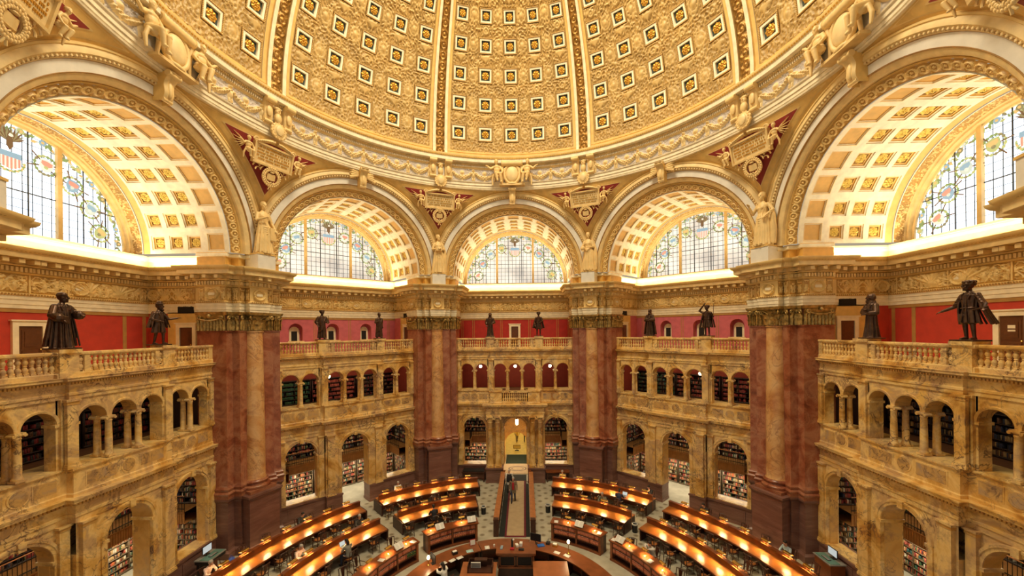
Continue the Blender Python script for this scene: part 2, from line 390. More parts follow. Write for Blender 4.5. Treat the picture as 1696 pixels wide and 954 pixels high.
def screen(central):
    mb = MB()
    # dado with its cap, broken by the doorway
    vd = 15.98
    def dado(u0, u1, v, z1=1.2):
        mb.box((u0, v, 0), (u1, v+1.0, z1-.1), 'dado_brown'); mb.box((u0-.04, v-.05, 0), (u1+.04, v+1.0, .16), 'dado_brown'); mb.box((u0-.03, v-.06, z1-.12), (u1+.03, v+1.0, z1), 'dado_brown')
    for s in (-1, 1):
        a, b = (2.3, 4.7) if central else (1.97, 4.7)
        u0, u1 = sorted((s*a, s*b)); dado(u0, u1, vd)
        w = 2.3; c = s*3.42
        mb.box((c-.78, vd-.03, .3), (c+.78, vd+.02, .95), 'dado_brown'); mb.box((c-.68, vd-.045, .38), (c+.68, vd+.02, .87), 'dado_brown')
        a, b = (1.0, 2.36) if central else (.94, 1.97)
        u0, u1 = sorted((s*a, s*b)); dado(u0, u1, 15.15 if central else 15.66)
    # lower arcade
    for c in LC:
        ctr = c == 0
        v0 = (15.95 if central else 15.78) if ctr else 16.1
        hw = (2.3 if central else 1.97) if ctr else None
        u0, u1 = (-hw, hw) if ctr else ((c-1.38, 4.7) if c > 0 else (-4.7, c+1.38))
        if not ctr:
            if central: u0, u1 = ((2.3, 4.7) if c > 0 else (-4.7, -2.3))
            else: u0, u1 = ((1.97, 4.7) if c > 0 else (-4.7, -1.97))
        zb = 1.2
        spandrel(mb, u0, u1, ZLS, 5.3, c, AL, v0, 16.68, 'siena', 'siena_dark')
        for a, b in ((u0, c-AL), (c+AL, u1)):
            mb.box((a, v0, zb), (b, 16.68, ZLS), 'siena')
        # inner panel on the jambs
        for s in (-1, 1):
            x = c+s*AL
            mb.box(tuple(np.minimum((x, v0+.12, zb), (x-s*.03, 16.9, zb))), (max(x, x-s*.03), 16.6, ZLS-.12), 'siena_dark')
            mb.box((min(x+s*.02, x-s*.07), v0-.07, ZLS-.12), (max(x+s*.02, x-s*.07), 16.7, ZLS), 'siena')      # impost
            mb.box((min(x+s*.2, x+s*.02), v0-.06, ZLS-.12), (max(x+s*.2, x+s*.02), v0, ZLS), 'siena')
        arcband(mb, c, ZLS, [(AL, v0), (AL, v0-.04), (AL+.1, v0-.05), (AL+.12, v0-.08), (AL+.21, v0-.08), (AL+.23, v0)], 'siena')
        for s in (-1, 1):
            mb.box((c+s*(AL+.105)-.105, v0-.05, zb), (c+s*(AL+.105)+.105, v0, ZLS-.12), 'siena')
        mb.prism([(c-.11, v0-.14), (c+.11, v0-.14), (c+.11, v0), (c-.11, v0)], ZLS+AL-.06, 5.3, 'siena')
        if not ctr: mb.box((c-AL-.05, v0-.1, 1.14), (c+AL+.05, 16.8, 1.24), 'siena')
    for s in (-1, 1):
        if not central: pil_strip(mb, *sorted((s*1.42, s*1.88)), 15.78, 1.2, 5.3)
        if not central: pil_strip(mb, *sorted((s*2.02, s*2.34)), 16.1, 1.2, 5.3)
        pil_strip(mb, *sorted((s*4.36, s*4.68)), 16.1, 1.2, 5.3)
    # lower entablature
    P = PORCH if central else FRONT
    mb.sweep(P, [(-.75, 5.3), (.04, 5.3), (.04, 5.5), (.07, 5.52), (.07, 5.62), (.03, 5.64), (.03, 5.92), (.08, 5.96)], 'siena')
    along(mb, P, .06, 5.96, 6.05, .07, .12, .07, 'siena_dark')
    mb.sweep(P, [(.06, 5.96), (.06, 6.05), (.15, 6.06), (.2, 6.09), (.27, 6.1), (.27, 6.16), (.31, 6.22), (.31, 6.25), (-.9, 6.27)], 'siena')
    # parapet with sunk panels
    Q = [(-4.7, 16.12), (-1.97, 16.12), (-1.97, 15.85), (1.97, 15.85), (1.97, 16.12), (4.7, 16.12)]
    if central: Q = [(-4.7, 16.12), (-2.0, 16.12), (-2.0, 15.6), (2.0, 15.6), (2.0, 16.12), (4.7, 16.12)]
    vc = Q[2][1]
    if not central:
        mb.sweep(Q, [(-1.2, 6.25), (.06, 6.25), (.06, 6.36), (.02, 6.4), (0, 7.16), (.04, 7.2), (.07, 7.24), (.07, 7.3), (-1.3, 7.31)], 'siena')
    else:
        for s in (-1, 1):
            u = sorted((s*4.7, s*1.05))
            mb.sweep([(u[0], 16.12), (u[1], 16.12)] if 0 else ([(s*-0+u[0], 16.12), (-2.0, 16.12), (-2.0, 15.6), (-1.05, 15.6)] if s < 0 else [(1.05, 15.6), (2.0, 15.6), (2.0, 16.12), (4.7, 16.12)]), [(-1.2, 6.25), (.06, 6.25), (.06, 6.36), (.02, 6.4), (0, 7.16), (.04, 7.2), (.07, 7.24), (.07, 7.3), (-1.3, 7.31)], 'siena')
        mb.box((-1.05, 15.52, 6.25), (1.05, 15.75, 6.42), 'siena'); mb.box((-1.05, 15.5, 7.16), (1.05, 15.78, 7.31), 'siena')
    def panel(u0, u1, v, z0=6.5, z1=7.06):
        mb.box((u0, v-.025, z0), (u1, v+.01, z1), 'siena'); mb.box((u0+.05, v-.032, z0+.05), (u1-.05, v, z1-.05), 'siena_panel')
    def disc(u, v, z=6.78, r=.25):
        for rr, d, m in ((r+.06, .035, 'siena'), (r, .05, 'siena_panel')):
            a = np.linspace(0, 2*pi, 25)[:-1]
            f = np.stack([u+rr*np.cos(a), np.full(24, v-d), z+rr*np.sin(a)], -1); g = f.copy(); g[:, 1] = v
            mb.grid(np.stack([f, g]), m, cv=True); mb.add(f, [tuple(range(24))], m)
    for s in (-1, 1):
        panel(*sorted((s*2.25, s*3.0)), 16.12); panel(*sorted((s*3.7, s*4.4)), 16.12); disc(s*3.35, 16.12)
        if not central: panel(*sorted((s*.45, s*1.6)), vc)
    if not central: disc(0, vc)
    # upper arcade
    bounds = [(-4.5, -3.345), (-3.345, -2.2), (-1.75, -.6), (-.6, .6), (.6, 1.75), (2.2, 3.345), (3.345, 4.5)]
    for c, (u0, u1) in zip(UCN, bounds):
        tri = abs(c) < 2; v0 = 16.0 if tri else 16.15
        spandrel(mb, u0, u1, ZUS, 9.85, c, AU, v0, 16.6, 'siena', 'siena_dark')
        arcband(mb, c, ZUS, [(AU, v0), (AU, v0-.03), (AU+.05, v0-.05), (AU+.09, v0-.05), (AU+.1, v0)], 'siena', n=20)
    for s in (-1, 1):
        u0, u1 = sorted((s*1.66, s*2.24)); mb.box((u0+.06, 16.05, 7.3), (u1-.06, 16.6, 9.85), 'siena')
        for a, b, v in ((1.7, 1.98, 16.0), (1.98, 2.26, 16.15)):
            q = sorted((s*a, s*b)); mb.box((q[0], v, 7.3), (q[1], 16.6, 9.85), 'siena')
        q = sorted((s*1.76, s*2.12)); pil_strip(mb, q[0], q[1], 16.0, 7.3, 9.85, dep=.12)
        q = sorted((s*4.43, s*4.72)); mb.box((q[0], 16.15, 7.3), (q[1], 16.6, 9.85), 'siena'); pil_strip(mb, *sorted((s*4.47, s*4.7)), 16.15, 7.3, 9.85, dep=.14)
        for x in (1.72, 2.24, 4.44):   # imposts
            mb.box((s*x-.08, 15.96 if x < 2 else 16.1, ZUS-.1), (s*x+.08, 16.62, ZUS), 'siena')
    # upper entablature and gallery floor
    F2 = [(-4.7, 16.13), (-1.97, 16.13), (-1.97, 15.98), (1.97, 15.98), (1.97, 16.13), (4.7, 16.13)]
    mb.sweep(F2, [(-.8, 9.85), (.03, 9.85), (.03, 9.98), (.06, 10.0), (.06, 10.08), (.02, 10.1), (.02, 10.36), (.06, 10.4)], 'siena')
    along(mb, F2, .05, 10.4, 10.48, .06, .105, .06, 'siena_dark')
    mb.sweep(F2, [(.05, 10.4), (.05, 10.48), (.14, 10.49), (.2, 10.53), (.24, 10.54), (.24, 10.6), (.27, 10.64), (.27, 10.66), (-.9, 10.68)], 'siena')
    return mb
SCREEN = screen(False).mesh('marble_screen', 35)
SCREEN0 = screen(True).mesh('marble_screen_central', 35)
def baluster_mesh():
    mb = MB(); mb.box((-.075, -.075, 0), (.075, .075, .06), 'siena')
    mb.lathe([(.06, .06), (.05, .09), (.085, .17), (.08, .22), (.045, .29), (.04, .31), (.06, .33), (.04, .35), (.05, .38), (.078, .45), (.07, .5), (.045, .55), (.06, .57), (.06, .6)], 'siena', n=10)
    mb.box((-.075, -.075, .6), (.075, .075, .64), 'siena'); return mb.mesh('baluster', 50)
BALU = baluster_mesh()
for az in (-90, -45, 0, 45, 90):
    w = link('wall_'+BAYN[az], SCREEN0 if az == 0 else SCREEN, rot=bayrot(az)); struct(w, 'two-storey arcaded screen of yellow veined marble in the %s bay' % BAYW[az])
    for v in (16.14, 16.5):
        for u in (-3.345, -.6, .6, 3.345): link('column', COLON, w, (u, v-(.12 if abs(u) < 1 and v < 16.5 else 0)*1., 7.32), scale=(1, 1, 1.043))
    if az == 0:
        mb = MB(); mb.box((-.28, -.28, 0), (.28, .28, .1), 'siena')
        mb.lathe([(.28, .1), (.29, .15), (.26, .2), (.235, .25), (.225, .3), (.22, 1.4), (.195, 3.55), (.21, 3.57), (.21, 3.61), (.19, 3.63), (.26, 3.9)], 'siena', n=20)
        mb.box((-.28, -.28, 3.98), (.28, .28, 4.1), 'siena')
        for s in (-1, 1):
            mb.tube([(s*.25, -.26, 3.93), (s*.25, .26, 3.93)], .08, 'siena', 10)
        cm = mb.mesh('porch_column', 40)
        for u in (-2.02, -1.4, 1.4, 2.02): link('column', cm, w, (u, 15.42, 1.2))
        for i in range(12): link('baluster', BALU, w, (-.93+i*.169, 15.63, 6.42), scale=(1, 1, 1.16))
    # balustrade of the gallery
    b = link('balustrade', None, rot=bayrot(az)); struct(b, 'marble balustrade with turned balusters along the %s gallery' % BAYW[az])
    mb = MB(); B2 = [(-4.7, 16.13), (-2.3, 16.13), (-2.3, 16.0), (2.3, 16.0), (2.3, 16.13), (4.7, 16.13)]
    mb.sweep(B2, [(-.14, 10.66), (.1, 10.66), (.1, 10.8), (.06, 10.84), (-.14, 10.84)], 'siena'); ob('base_rail', mb, b)
    mb = MB(); mb.sweep(B2, [(-.14, 11.46), (.06, 11.46), (.11, 11.5), (.11, 11.56), (.08, 11.6), (-.14, 11.6), (-.14, 11.46)], 'siena'); ob('top_rail', mb, b)
    for u, hw, st in ((-4.58, .12, 0), (-2.0, .3, 1), (-1.42, .09, 0), (1.42, .09, 0), (2.0, .3, 1), (4.58, .12, 0)):
        mb = MB(); v = 16.13 if abs(u) > 3 else 15.99
        mb.box((-hw, v-.07, 10.66), (hw, v+.2+.2*st, 11.5 if not st else 11.58), 'siena')
        if st: mb.box((-hw-.07, v-.14, 11.56), (hw+.07, v+.48, 11.7), 'siena'); mb.box((-hw-.04, v-.11, 10.64), (hw+.04, v+.3, 10.86), 'siena')
        ob('pedestal', mb, b, (u, 0, 0))
    for lo, hi, v in ((-4.44, -2.33, 16.16), (-1.66, -1.54, 16.03), (-1.3, 1.3, 16.03), (1.54, 1.66, 16.03), (2.33, 4.44, 16.16)):
        k = max(1, int(round((hi-lo)/.2)))
        for u in np.linspace(lo+.03, hi-.03, k+1): link('baluster', BALU, b, (float(u), v, 10.83))

# ------------------------------------------------------------------ upper walls with doors and niches
def wall_box(mb, u0, u1, v0, v1, z0, z1, m): mb.box((u0, v0, z0), (u1, v1, z1), m)
for az in (-90, -45, 0, 45, 90):
    red = 'wall_scarlet' if abs(az) == 90 else ('wall_rose' if abs(az) == 45 else 'wall_crimson')
    mb = MB()
    nich = (-2.62, 0., 2.62) if abs(az) == 45 else ()
    # back wall, full height of the alcove, corridor opening in the centre
    z0 = 10.66
    if nich:
        e = [-UB]+[x for c in nich for x in (c-.46, c+.46)]+[UB]
        for a, b in zip(e[0::2], e[1::2]): wall_box(mb, a, b, VB, VB+.7, z0, 13.5, red)
        for c in nich:
            spandrel(mb, c-.46, c+.46, 12.42, 13.5, c, .46, VB, VB+.5, red, n=14, back=False)
            wall_box(mb, c-.46, c+.46, VB, VB+.7, z0, 11.5, red); wall_box(mb, c-.5, c+.5, VB+.5, VB+.7, 11.4, 13.2, red)
            wall_box(mb, c-.55, c+.55, VB-.12, VB+.5, 11.48, 11.58, 'plaster_cream')
    else:
        wall_box(mb, -UB, UB, VB, VB+.3, z0, 13.5, red)
    for s in (-1, 1):
        wall_box(mb, *sorted((s*UB, s*(UB+.3))), 16.7, VB+.3, z0, 13.5, red)
        wall_box(mb, *sorted((s*UB, s*(UB-.05))), 16.82, 18.95, z0, 13.4, 'plaster_tan')
        us = (1.85, 3.9, 4.95) if az == 0 or abs(az) == 90 else (.95, 4.1)
        if abs(az) == 45: us = (1.3, 4.6)
        for u in us:
            if az == 0 and u < 2: u = 1.3
            if abs(az) == 90 and u < 2: continue
            for q in (-.075, .075): wall_box(mb, s*u+q-.02, s*u+q+.02, VB-.015, VB, z0, 13.4, 'stripe_tan')
            if abs(az) == 90: wall_box(mb, s*u-.09, s*u+.09, VB-.01, VB, z0, 13.4, 'stripe_tan')
    wall_box(mb, -UB, UB, VB-.03, VB, 13.18, 13.4, 'stripe_tan')
    wall_box(mb, -UB-.3, UB+.3, 16.6, VB+.6, 10.5, 10.66, 'plaster_tan')       # gallery floor
    w = ob('wall_%s_upper' % BAYN[az], mb, rot=bayrot(az)); struct(w, 'red painted upper wall behind the %s gallery' % BAYW[az])
    for i, c in enumerate(nich):
        mb = MB(); arcband(mb, 0, 12.3, [(.2, -.0), (.2, -.05), (.34, -.05), (.34, 0)], 'plaster_pale')
        mb.box((-.34, -.05, 11.58), (-.2, .03, 12.3), 'plaster_pale'); mb.box((.2, -.05, 11.58), (.34, .03, 12.3), 'plaster_pale')
        th = np.linspace(0, pi, 13); mb.add(np.stack([.22*np.cos(th), np.full(13, -.02), 12.3+.22*np.sin(th)], -1), [tuple(range(13))], 'plaster_pale')
        o = link('window', None, loc=bayxy(az, c, VB+.48), rot=bayrot(az)); struct(o, '%s small arched niche window in the %s red wall' % (('left', 'middle', 'right')[i], BAYW[az]))
        ob('window_frame', mb, o)
        mb = MB(); mb.box((-.2, -.03, 11.58), (.2, 0, 12.3), 'plastic_grey' if False else 'dark_void'); ob('pane', mb, o)
    def door(hw, h, loc, rot, lab, leaves=1):
        o = link('door', None, loc=loc, rot=rot); struct(o, lab)
        mb = MB()
        for s in (-1, 1): mb.box((s*(hw+.1)-.1, -.1, 0), (s*(hw+.1)+.1, .02, h+.0), 'plaster_pale')
        mb.box((-hw-.2, -.1, h), (hw+.2, .02, h+.2), 'plaster_pale'); mb.box((-hw-.26, -.14, h+.2), (hw+.26, .02, h+.26), 'plaster_pale'); ob('door_frame', mb, o)
        mb = MB(); mb.box((-hw, -.04, 0), (hw, 0, h), 'door_brown')
        for z0_, z1_ in ((.15, .9), (1.0, h-.15)): mb.box((-hw+.12, -.06, z0_), (hw-.12, -.03, z1_), 'door_brown'); mb.box((-hw+.2, -.075, z0_+.08), (hw-.2, -.03, z1_-.08), 'door_brown')
        l = ob('door_leaf', mb, o); mb = MB(); mb.ell((hw-.08, -.09, .95), .035, 'brass', 8, 6); ob('handle', mb, l)
        return o
    if abs(az) == 90:
        d = door(.4, 1.95, bayxy(az, 0, VB, 10.66), bayrot(az), 'brown panelled door in a white frame in the %s red wall' % BAYW[az])
        if az == 90:
            mb = MB(); mb.box((-.12, -.082, 1.45), (.12, -.07, 1.58), 'plaster_pale'); mb.box((-.12, -.082, 1.33), (.12, -.07, 1.4), 'plaster_pale'); ob('notice_plate', mb, d)
    elif az == 0:
        d = door(.32, 1.9, bayxy(az, -.06, VB, 10.66), bayrot(az), 'small dark door in a white frame in the central red wall')
    for s in (-1, 1):
        door(.36, 1.9, bayxy(az, s*(UB-.05), 17.86, 10.66), bayrot(az)-s*pi/2, 'narrow dark door in the %s side wall of the %s gallery' % ('left' if s < 0 else 'right', BAYW[az]))
        mb = MB(); mb.box((-.4, -.04, 0), (.4, 0, .34), 'dark_void'); mb.box((-.45, -.03, -.05), (.45, 0, .39), 'iron')
        for i in range(5): mb.box((-.4, -.05, .03+i*.065), (.4, -.035, .05+i*.065), 'iron')
        tag(ob('air_vent', mb, loc=bayxy(az, s*(UB-.06), 17.9, 13.4), rot=bayrot(az)-s*pi/2), 'dark louvred air vent above the %s side door of the %s gallery' % ('left' if s < 0 else 'right', BAYW[az]), 'vent')

# ------------------------------------------------------------------ great entablature (one piece per bay)
def hf_foliage(seed, wl=.42):
    def f(n, k, L, H, s, t):
        h = scrolls(n, k, L, H, wl, seed); e = np.minimum(np.minimum(s, 1-s)*L, np.minimum(t, 1-t)*H)
        # paired winged beasts: two raised wing fans per panel
        x = np.abs(s-.5)*2; wing = np.zeros_like(h)
        for i in range(6):
            a = RAD(25+i*22); px = .30+.34*np.cos(a)*1.0; pz = .34+.5*np.sin(a)
            dx = (x-.30); dz = (t-.30)*H/L*2
            q = np.abs(-np.sin(a)*dx+np.cos(a)*dz); along_ = np.cos(a)*dx+np.sin(a)*dz
            wing = np.maximum(wing, np.where((along_ > .03) & (along_ < .42), np.exp(-(q/.028)**2), 0))
        body = np.exp(-(((x-.30)/.13)**2+((t-.36)/.25)**2))
        return np.clip(np.maximum(np.maximum(h*.8, wing*.95), body*1.1)+.12, 0, 1.2)*np.clip(e/.06, 0, 1)
    return f
def entablature():
    mb = MB()
    mb.sweep(PATH, [(-.35, 13.34), (.05, 13.34), (.05, 13.5), (.075, 13.51), (.075, 13.7), (.1, 13.71), (.1, 13.86)], 'plaster_pale')
    mb.sweep(PATH, [(.1, 13.86), (.14, 13.9), (.14, 13.95), (0, 13.98), (0, 14.76), (.04, 14.78)], 'relief_gold')
    mb.sweep(PATH, [(.03, 14.76), (.1, 14.82), (.1, 14.84), (.06, 14.85), (.06, 15.06), (.2, 15.08), (.2, 15.14), (.14, 15.16), (.14, 15.36)], 'relief_gold')
    along(mb, PATH, .05, 14.86, 15.04, .09, .15, .13, 'plaster_cream')
    along(mb, PATH, .13, 15.17, 15.35, .2, .46, .42, 'plaster_cream')
    mb.sweep(PATH, [(.14, 15.36), (.62, 15.37), (.62, 15.38), (.64, 15.38), (.64, 15.58), (.66, 15.6)], 'plaster_cream')
    mb.sweep(PATH, [(.66, 15.6), (.72, 15.63), (.78, 15.7), (.8, 15.78), (.8, 15.8), (-.3, 15.82)], 'relief_gold')
    along(mb, PATH, .66, 15.62, 15.72, .07, .14, .06, 'coffer_bead')
    along(mb, PATH, .12, 13.88, 13.95, .05, .1, .04, 'coffer_bead')
    p = np.array(PATH)
    for i, (a, b) in enumerate(zip(p[:-1], p[1:])):
        t = b-a; L = np.linalg.norm(t); t = t/L; nn = np.array([t[1], -t[0]])
        if L > 6 or i in (0, len(p)-2):
            continue
        if L > 2.5:
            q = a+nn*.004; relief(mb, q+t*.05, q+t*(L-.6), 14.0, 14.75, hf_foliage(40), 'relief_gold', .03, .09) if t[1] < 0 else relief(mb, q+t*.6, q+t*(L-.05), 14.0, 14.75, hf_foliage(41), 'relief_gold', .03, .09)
        elif L > .8:
            medallion(mb, tuple(a+t*L/2)+(14.36,), nn, .33, 'relief_gold', 'plaster_pale', 1.12)
            for f in (.0, 1.):
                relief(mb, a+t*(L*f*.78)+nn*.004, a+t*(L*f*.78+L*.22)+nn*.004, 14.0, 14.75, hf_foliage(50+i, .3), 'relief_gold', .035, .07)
        elif L > .3:
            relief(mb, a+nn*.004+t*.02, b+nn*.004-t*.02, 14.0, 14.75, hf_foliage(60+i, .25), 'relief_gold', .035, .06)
    # the long back frieze: beasts between medallions
    es = [-5.15, -4.72, -2.3, -1.4, 1.4, 2.3, 4.72, 5.15]
    for j, (a, b) in enumerate(zip(es[:-1], es[1:])):
        if j in (1, 3, 5): 
            m_ = (a+b)/2
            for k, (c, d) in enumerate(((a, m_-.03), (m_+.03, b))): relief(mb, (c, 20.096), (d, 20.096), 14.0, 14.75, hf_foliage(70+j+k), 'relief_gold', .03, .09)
            mb.box((m_-.03, 20.05, 14.0), (m_+.03, 20.1, 14.75), 'relief_gold')
        else:
            c = (a+b)/2
            if j in (2, 4): medallion(mb, (c, 20.1, 14.37), np.array([0, -1.]), .34, 'relief_gold', 'plaster_pale', 1.15)
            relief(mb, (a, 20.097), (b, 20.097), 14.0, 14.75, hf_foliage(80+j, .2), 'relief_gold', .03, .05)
            for x in (a, b): mb.box((x-.03, 20.05, 14.0), (x+.03, 20.1, 14.75), 'relief_gold')
    for s in (-1, 1): medallion(mb, (s*UB, 19.75, 14.37), np.array([-s, 0.]), .31, 'relief_gold', 'relief_gold', 1.1)
    return mb
ENT = entablature().mesh('great_entablature', 32)
for i, az in enumerate((-90, -45, 0, 45, 90)):
    struct(link('trim_%d' % (i+1), ENT, rot=bayrot(az)), 'gilded entablature with carved frieze running round the %s bay' % BAYW[az])
# ------------------------------------------------------------------ piers (radial frame: x tangential, y radial outward)
def tr(u, v): return (u*T0[0]+v*T0[1], u*E0[0]+v*E0[1])
def pier_path(pts):
    R_ = [tr(*p) for p in pts]           # right bay side is the mirror
    L_ = [(-x, y) for x, y in R_]
    return R_, L_
# listed from the side face to the front for the bay to the left of the pier (pier stands at that bay's +u end)
SH = [(UA, 16.9), (UA, 15.3), (5.15, 15.3), (5.15, 14.9), (5.66, 14.9)]
DIE = [(UA, 16.1), (UA, 15.3), (5.15, 15.3), (5.15, 14.9), (5.25, 14.9), tuple(15.15*E0-.85*T0)]
CAP = [(UA, 16.9), (UA, 15.3), (5.15, 15.3), (5.15, 14.9), (5.63, 14.9), tuple(15.5*E0-.5*T0)]
def full(pts):
    a = [tr(*p) for p in pts]; return a+[(-x, y) for x, y in a[::-1]]
def leaf(mb, c, t, nn, w, h, curl, m):
    """one acanthus leaf: springs upright from c and curls out at the tip"""
    k = 6; s = np.linspace(0, 1, k); ww = w*np.array([.75, .95, 1., .95, .75, .35])/2
    out = .03+curl*np.clip(s-.45, 0, 1)**1.6*2.2; z = h*(s-.28*np.clip(s-.72, 0, 1)*2.2)
    P = []
    for q in (-1, -.5, 0, .5, 1):
        bul = .035*(1-q*q)+(.02 if q == 0 else 0)
        P.append(np.stack([c[0]+t[0]*ww*q+nn[0]*(out+bul), c[1]+t[1]*ww*q+nn[1]*(out+bul), c[2]+z], -1))
    mb.grid(np.array(P), m)
def volute(mb, c, t, nn, r, m):
    a = np.linspace(0, 3.6*pi, 26); rr = r*(1-a/(3.6*pi)*.78)
    pts = [(c[0]+t[0]*rr[i]*cos(a[i])+nn[0]*.0, c[1]+t[1]*rr[i]*cos(a[i]), c[2]+rr[i]*sin(a[i])) for i in range(26)]
    mb.tube(pts, r*.22, m, 6)
def pillar():
    base = MB()
    P = full(DIE)
    base.sweep(P, [(.12, 0), (.12, .35), (.05, .42), (0, .45), (0, 2.95), (.03, 2.97), (.03, 3.02), (.09, 3.1), (.12, 3.14), (.12, 3.25), (-.4, 3.26)], 'dado_brown')
    shaft = MB(); S = full(SH)
    shaft.sweep(S, [(.12, 3.25), (.12, 3.42), (.15, 3.46), (.16, 3.54), (.12, 3.6), (.07, 3.63), (.1, 3.7), (.11, 3.78), (.04, 3.86), (0, 3.96), (0, 12.28), (.04, 12.29), (.04, 12.34), (0, 12.36), (0, 13.4)], 'pier_red')
    shaft.prism([tr(5.05, 14.55), (-tr(5.05, 14.55)[0], tr(5.05, 14.55)[1]), (-.5, 15.6), (.5, 15.6)][::-1], 3.2, 3.25, 'pier_red')
    col = MB()
    col.box((-.74, 15.26, 3.25), (.74, 16.6, 3.42), 'pier_red')
    col.lathe([(.72, 3.42), (.75, 3.47), (.75, 3.56), (.69, 3.62), (.6, 3.64), (.58, 3.7), (.64, 3.74), (.66, 3.8), (.62, 3.87), (.56, 3.9)], 'pier_red', (0, 16, 0), n=40)
    zz = np.linspace(0, 1, 12); prof = [(.56, 3.9), (.53, 3.96)]+[(.51-.075*z**1.6, 4.0+8.25*z) for z in zz]+[(.48, 12.26), (.49, 12.3), (.48, 12.34), (.43, 12.36)]
    col.lathe(prof, 'column_tan', (0, 16, 0), n=40)
    cap = MB()
    # bell and abacus
    cap.lathe([(.43, 12.34), (.44, 12.9), (.5, 13.12), (.6, 13.2)], 'capital_bronze', (0, 16, 0), n=32)
    A = full(CAP)
    cap.sweep(A, [(.0, 13.2), (.12, 13.22), (.14, 13.3), (.16, 13.34), (.16, 13.38), (-.3, 13.39)], 'capital_bronze')
    for row, (z0, h, r, cu) in enumerate(((12.36, .42, .45, .12), (12.58, .46, .46, .16))):
        for i in range(13):
            a = -pi+pi*(i+.5*row)/12.; nn = (cos(a), sin(a)); t = (-sin(a), cos(a))
            leaf(cap, (r*nn[0], 16+r*nn[1], z0), t, nn, .22, h, cu, 'capital_bronze')
    for sx in (-1, 1):
        volute(cap, (sx*.46, 15.5, 13.06), (sx*.75, -.66), (-.66, -.75), .14, 'capital_bronze')
        cap.tube([(sx*.1, 15.55, 12.95), (sx*.25, 15.5, 13.1), (sx*.4, 15.47, 13.16)], .04, 'capital_bronze', 6)
    for s in (1, -1):
        pts = [np.array(tr(*p)) for p in SH]
        for a, b in zip(pts[:-1], pts[1:]):
            if s < 0: a, b = a*[-1, 1], b*[-1, 1]
            t = b-a; L = np.linalg.norm(t); t = t/L; nn = np.array([t[1], -t[0]]); nn = nn*s
            cap.sweep([tuple(a), tuple(b)] if s > 0 else [tuple(b), tuple(a)], [(.01, 12.36), (.02, 12.9), (.08, 13.1), (.12, 13.2)], 'capital_bronze')
            k = max(1, int(round(L/.17)))
            for row, (z0, h, cu) in enumerate(((12.36, .42, .1), (12.6, .44, .13))):
                for i in range(k):
                    q = a+t*L*(i+.5)/k; leaf(cap, (q[0]+nn[0]*.02, q[1]+nn[1]*.02, z0), t, nn, L/k*.92, h, cu, 'capital_bronze')
            if L > .35:
                for f, sg in ((.12, 1), (.88, -1)):
                    q = a+t*L*f; volute(cap, (q[0]+nn[0]*.12, q[1]+nn[1]*.12, 13.06), t*sg, nn, .12, 'capital_bronze')
            if L > 1:   # garland across the wide face
                g = [tuple(a+t*L*f+nn*.16)+(13.12-.22*(1-(2*f-1)**2),) for f in np.linspace(.16, .84, 12)]
                cap.tube(g, [.03+.03*(1-abs(2*f-1)) for f in np.linspace(0, 1, 12)], 'capital_bronze', 7)
                cap.ell(tuple(a+t*L*.5+nn*.18)+(13.16,), .1, 'capital_bronze', 8, 6)
    med = MB()
    for sx in (0,): medallion(med, (0, 15.5, 14.36), np.array([0, -1.]), .33, 'relief_gold', 'plaster_pale', 1.05)
    # attic block under the arches and the white statue block
    att = MB()
    att.sweep(A, [(-.02, 15.8), (-.02, 16.36), (.03, 16.38), (.05, 16.42), (.05, 16.56), (.0, 16.61), (-.6, 16.64)], 'plaster_ochre')
    att.sweep(A, [(.0, 16.36), (.05, 16.4), (.06, 16.44), (.06, 16.56), (-.1, 16.62)], 'plaster_white')
    blk = MB(); blk.box((-.5, 14.78, 15.79), (.5, 15.9, 16.62), 'plaster_grey'); blk.box((-.53, 14.75, 16.6), (.53, 15.9, 16.68), 'plaster_tan')
    return [('base', base), ('shaft', shaft), ('column', col), ('capital', cap), ('medallion', med), ('attic', att), ('statue_block', blk)]
PPARTS = [(n, b.mesh(n, 35)) for n, b in pillar()]
PIERS = (-112.5, -67.5, -22.5, 22.5, 67.5, 112.5)
PIERW = {-112.5: 'nearest left', -67.5: 'second left', -22.5: 'left of the entrance', 22.5: 'right of the entrance', 67.5: 'second right', 112.5: 'nearest right'}
for az in PIERS:
    p = link('pillar', None, rot=bayrot(az)); struct(p, 'red marble pier with tan column and bronze capital, %s' % PIERW[az])
    for n, me in PPARTS: link(n, me, p)

# ------------------------------------------------------------------ arches, coffered vaults, windows
Z0A = 16.6
def stepgrid(mb, th0, th1, v0, v1, r, m, n=3):
    th = np.linspace(th0, th1, n+1)
    mb.grid(np.stack([np.stack([r*np.cos(th), np.full(n+1, v), Z0A+r*np.sin(th)], -1) for v in (v0, v1)], 1), m)
def coffer_cell(mb, tc, vc, dt, dv, Dt, Dv, r, steps, m_last):
    """square sunk panel: (tc,vc) centre, half sizes dt (angle), dv; cell half sizes Dt, Dv"""
    def ring(ta, va, ra, tb, vb, rb, m):
        A = [(-1, -1), (1, -1), (1, 1), (-1, 1)]; n = 4
        def edge(T, Vv, rr):
            pts = []
            for (a, b), (c, d) in zip(A, A[1:]+A[:1]):
                for f in np.linspace(0, 1, n, endpoint=False):
                    q = tc+T*(a+(c-a)*f); pts.append((rr*cos(q), vc+Vv*(b+(d-b)*f), Z0A+rr*sin(q)))
            return pts
        mb.grid(np.array([edge(ta, va, ra), edge(tb, vb, rb)]), m, cv=True)
    ring(Dt, Dv, r, dt, dv, r, 'plaster_white')
    a, b, rr = dt, dv, r
    for (f, drop, m) in steps:
        if drop: ring(a, b, rr, a, b, rr+drop, m); rr += drop
        na, nb = a*f, b*f
        ring(a, b, rr, na, nb, rr, m); a, b = na, nb
    stepgrid(mb, tc-a, tc+a, vc-b, vc+b, rr, m_last)
    return rr
RV = 4.85
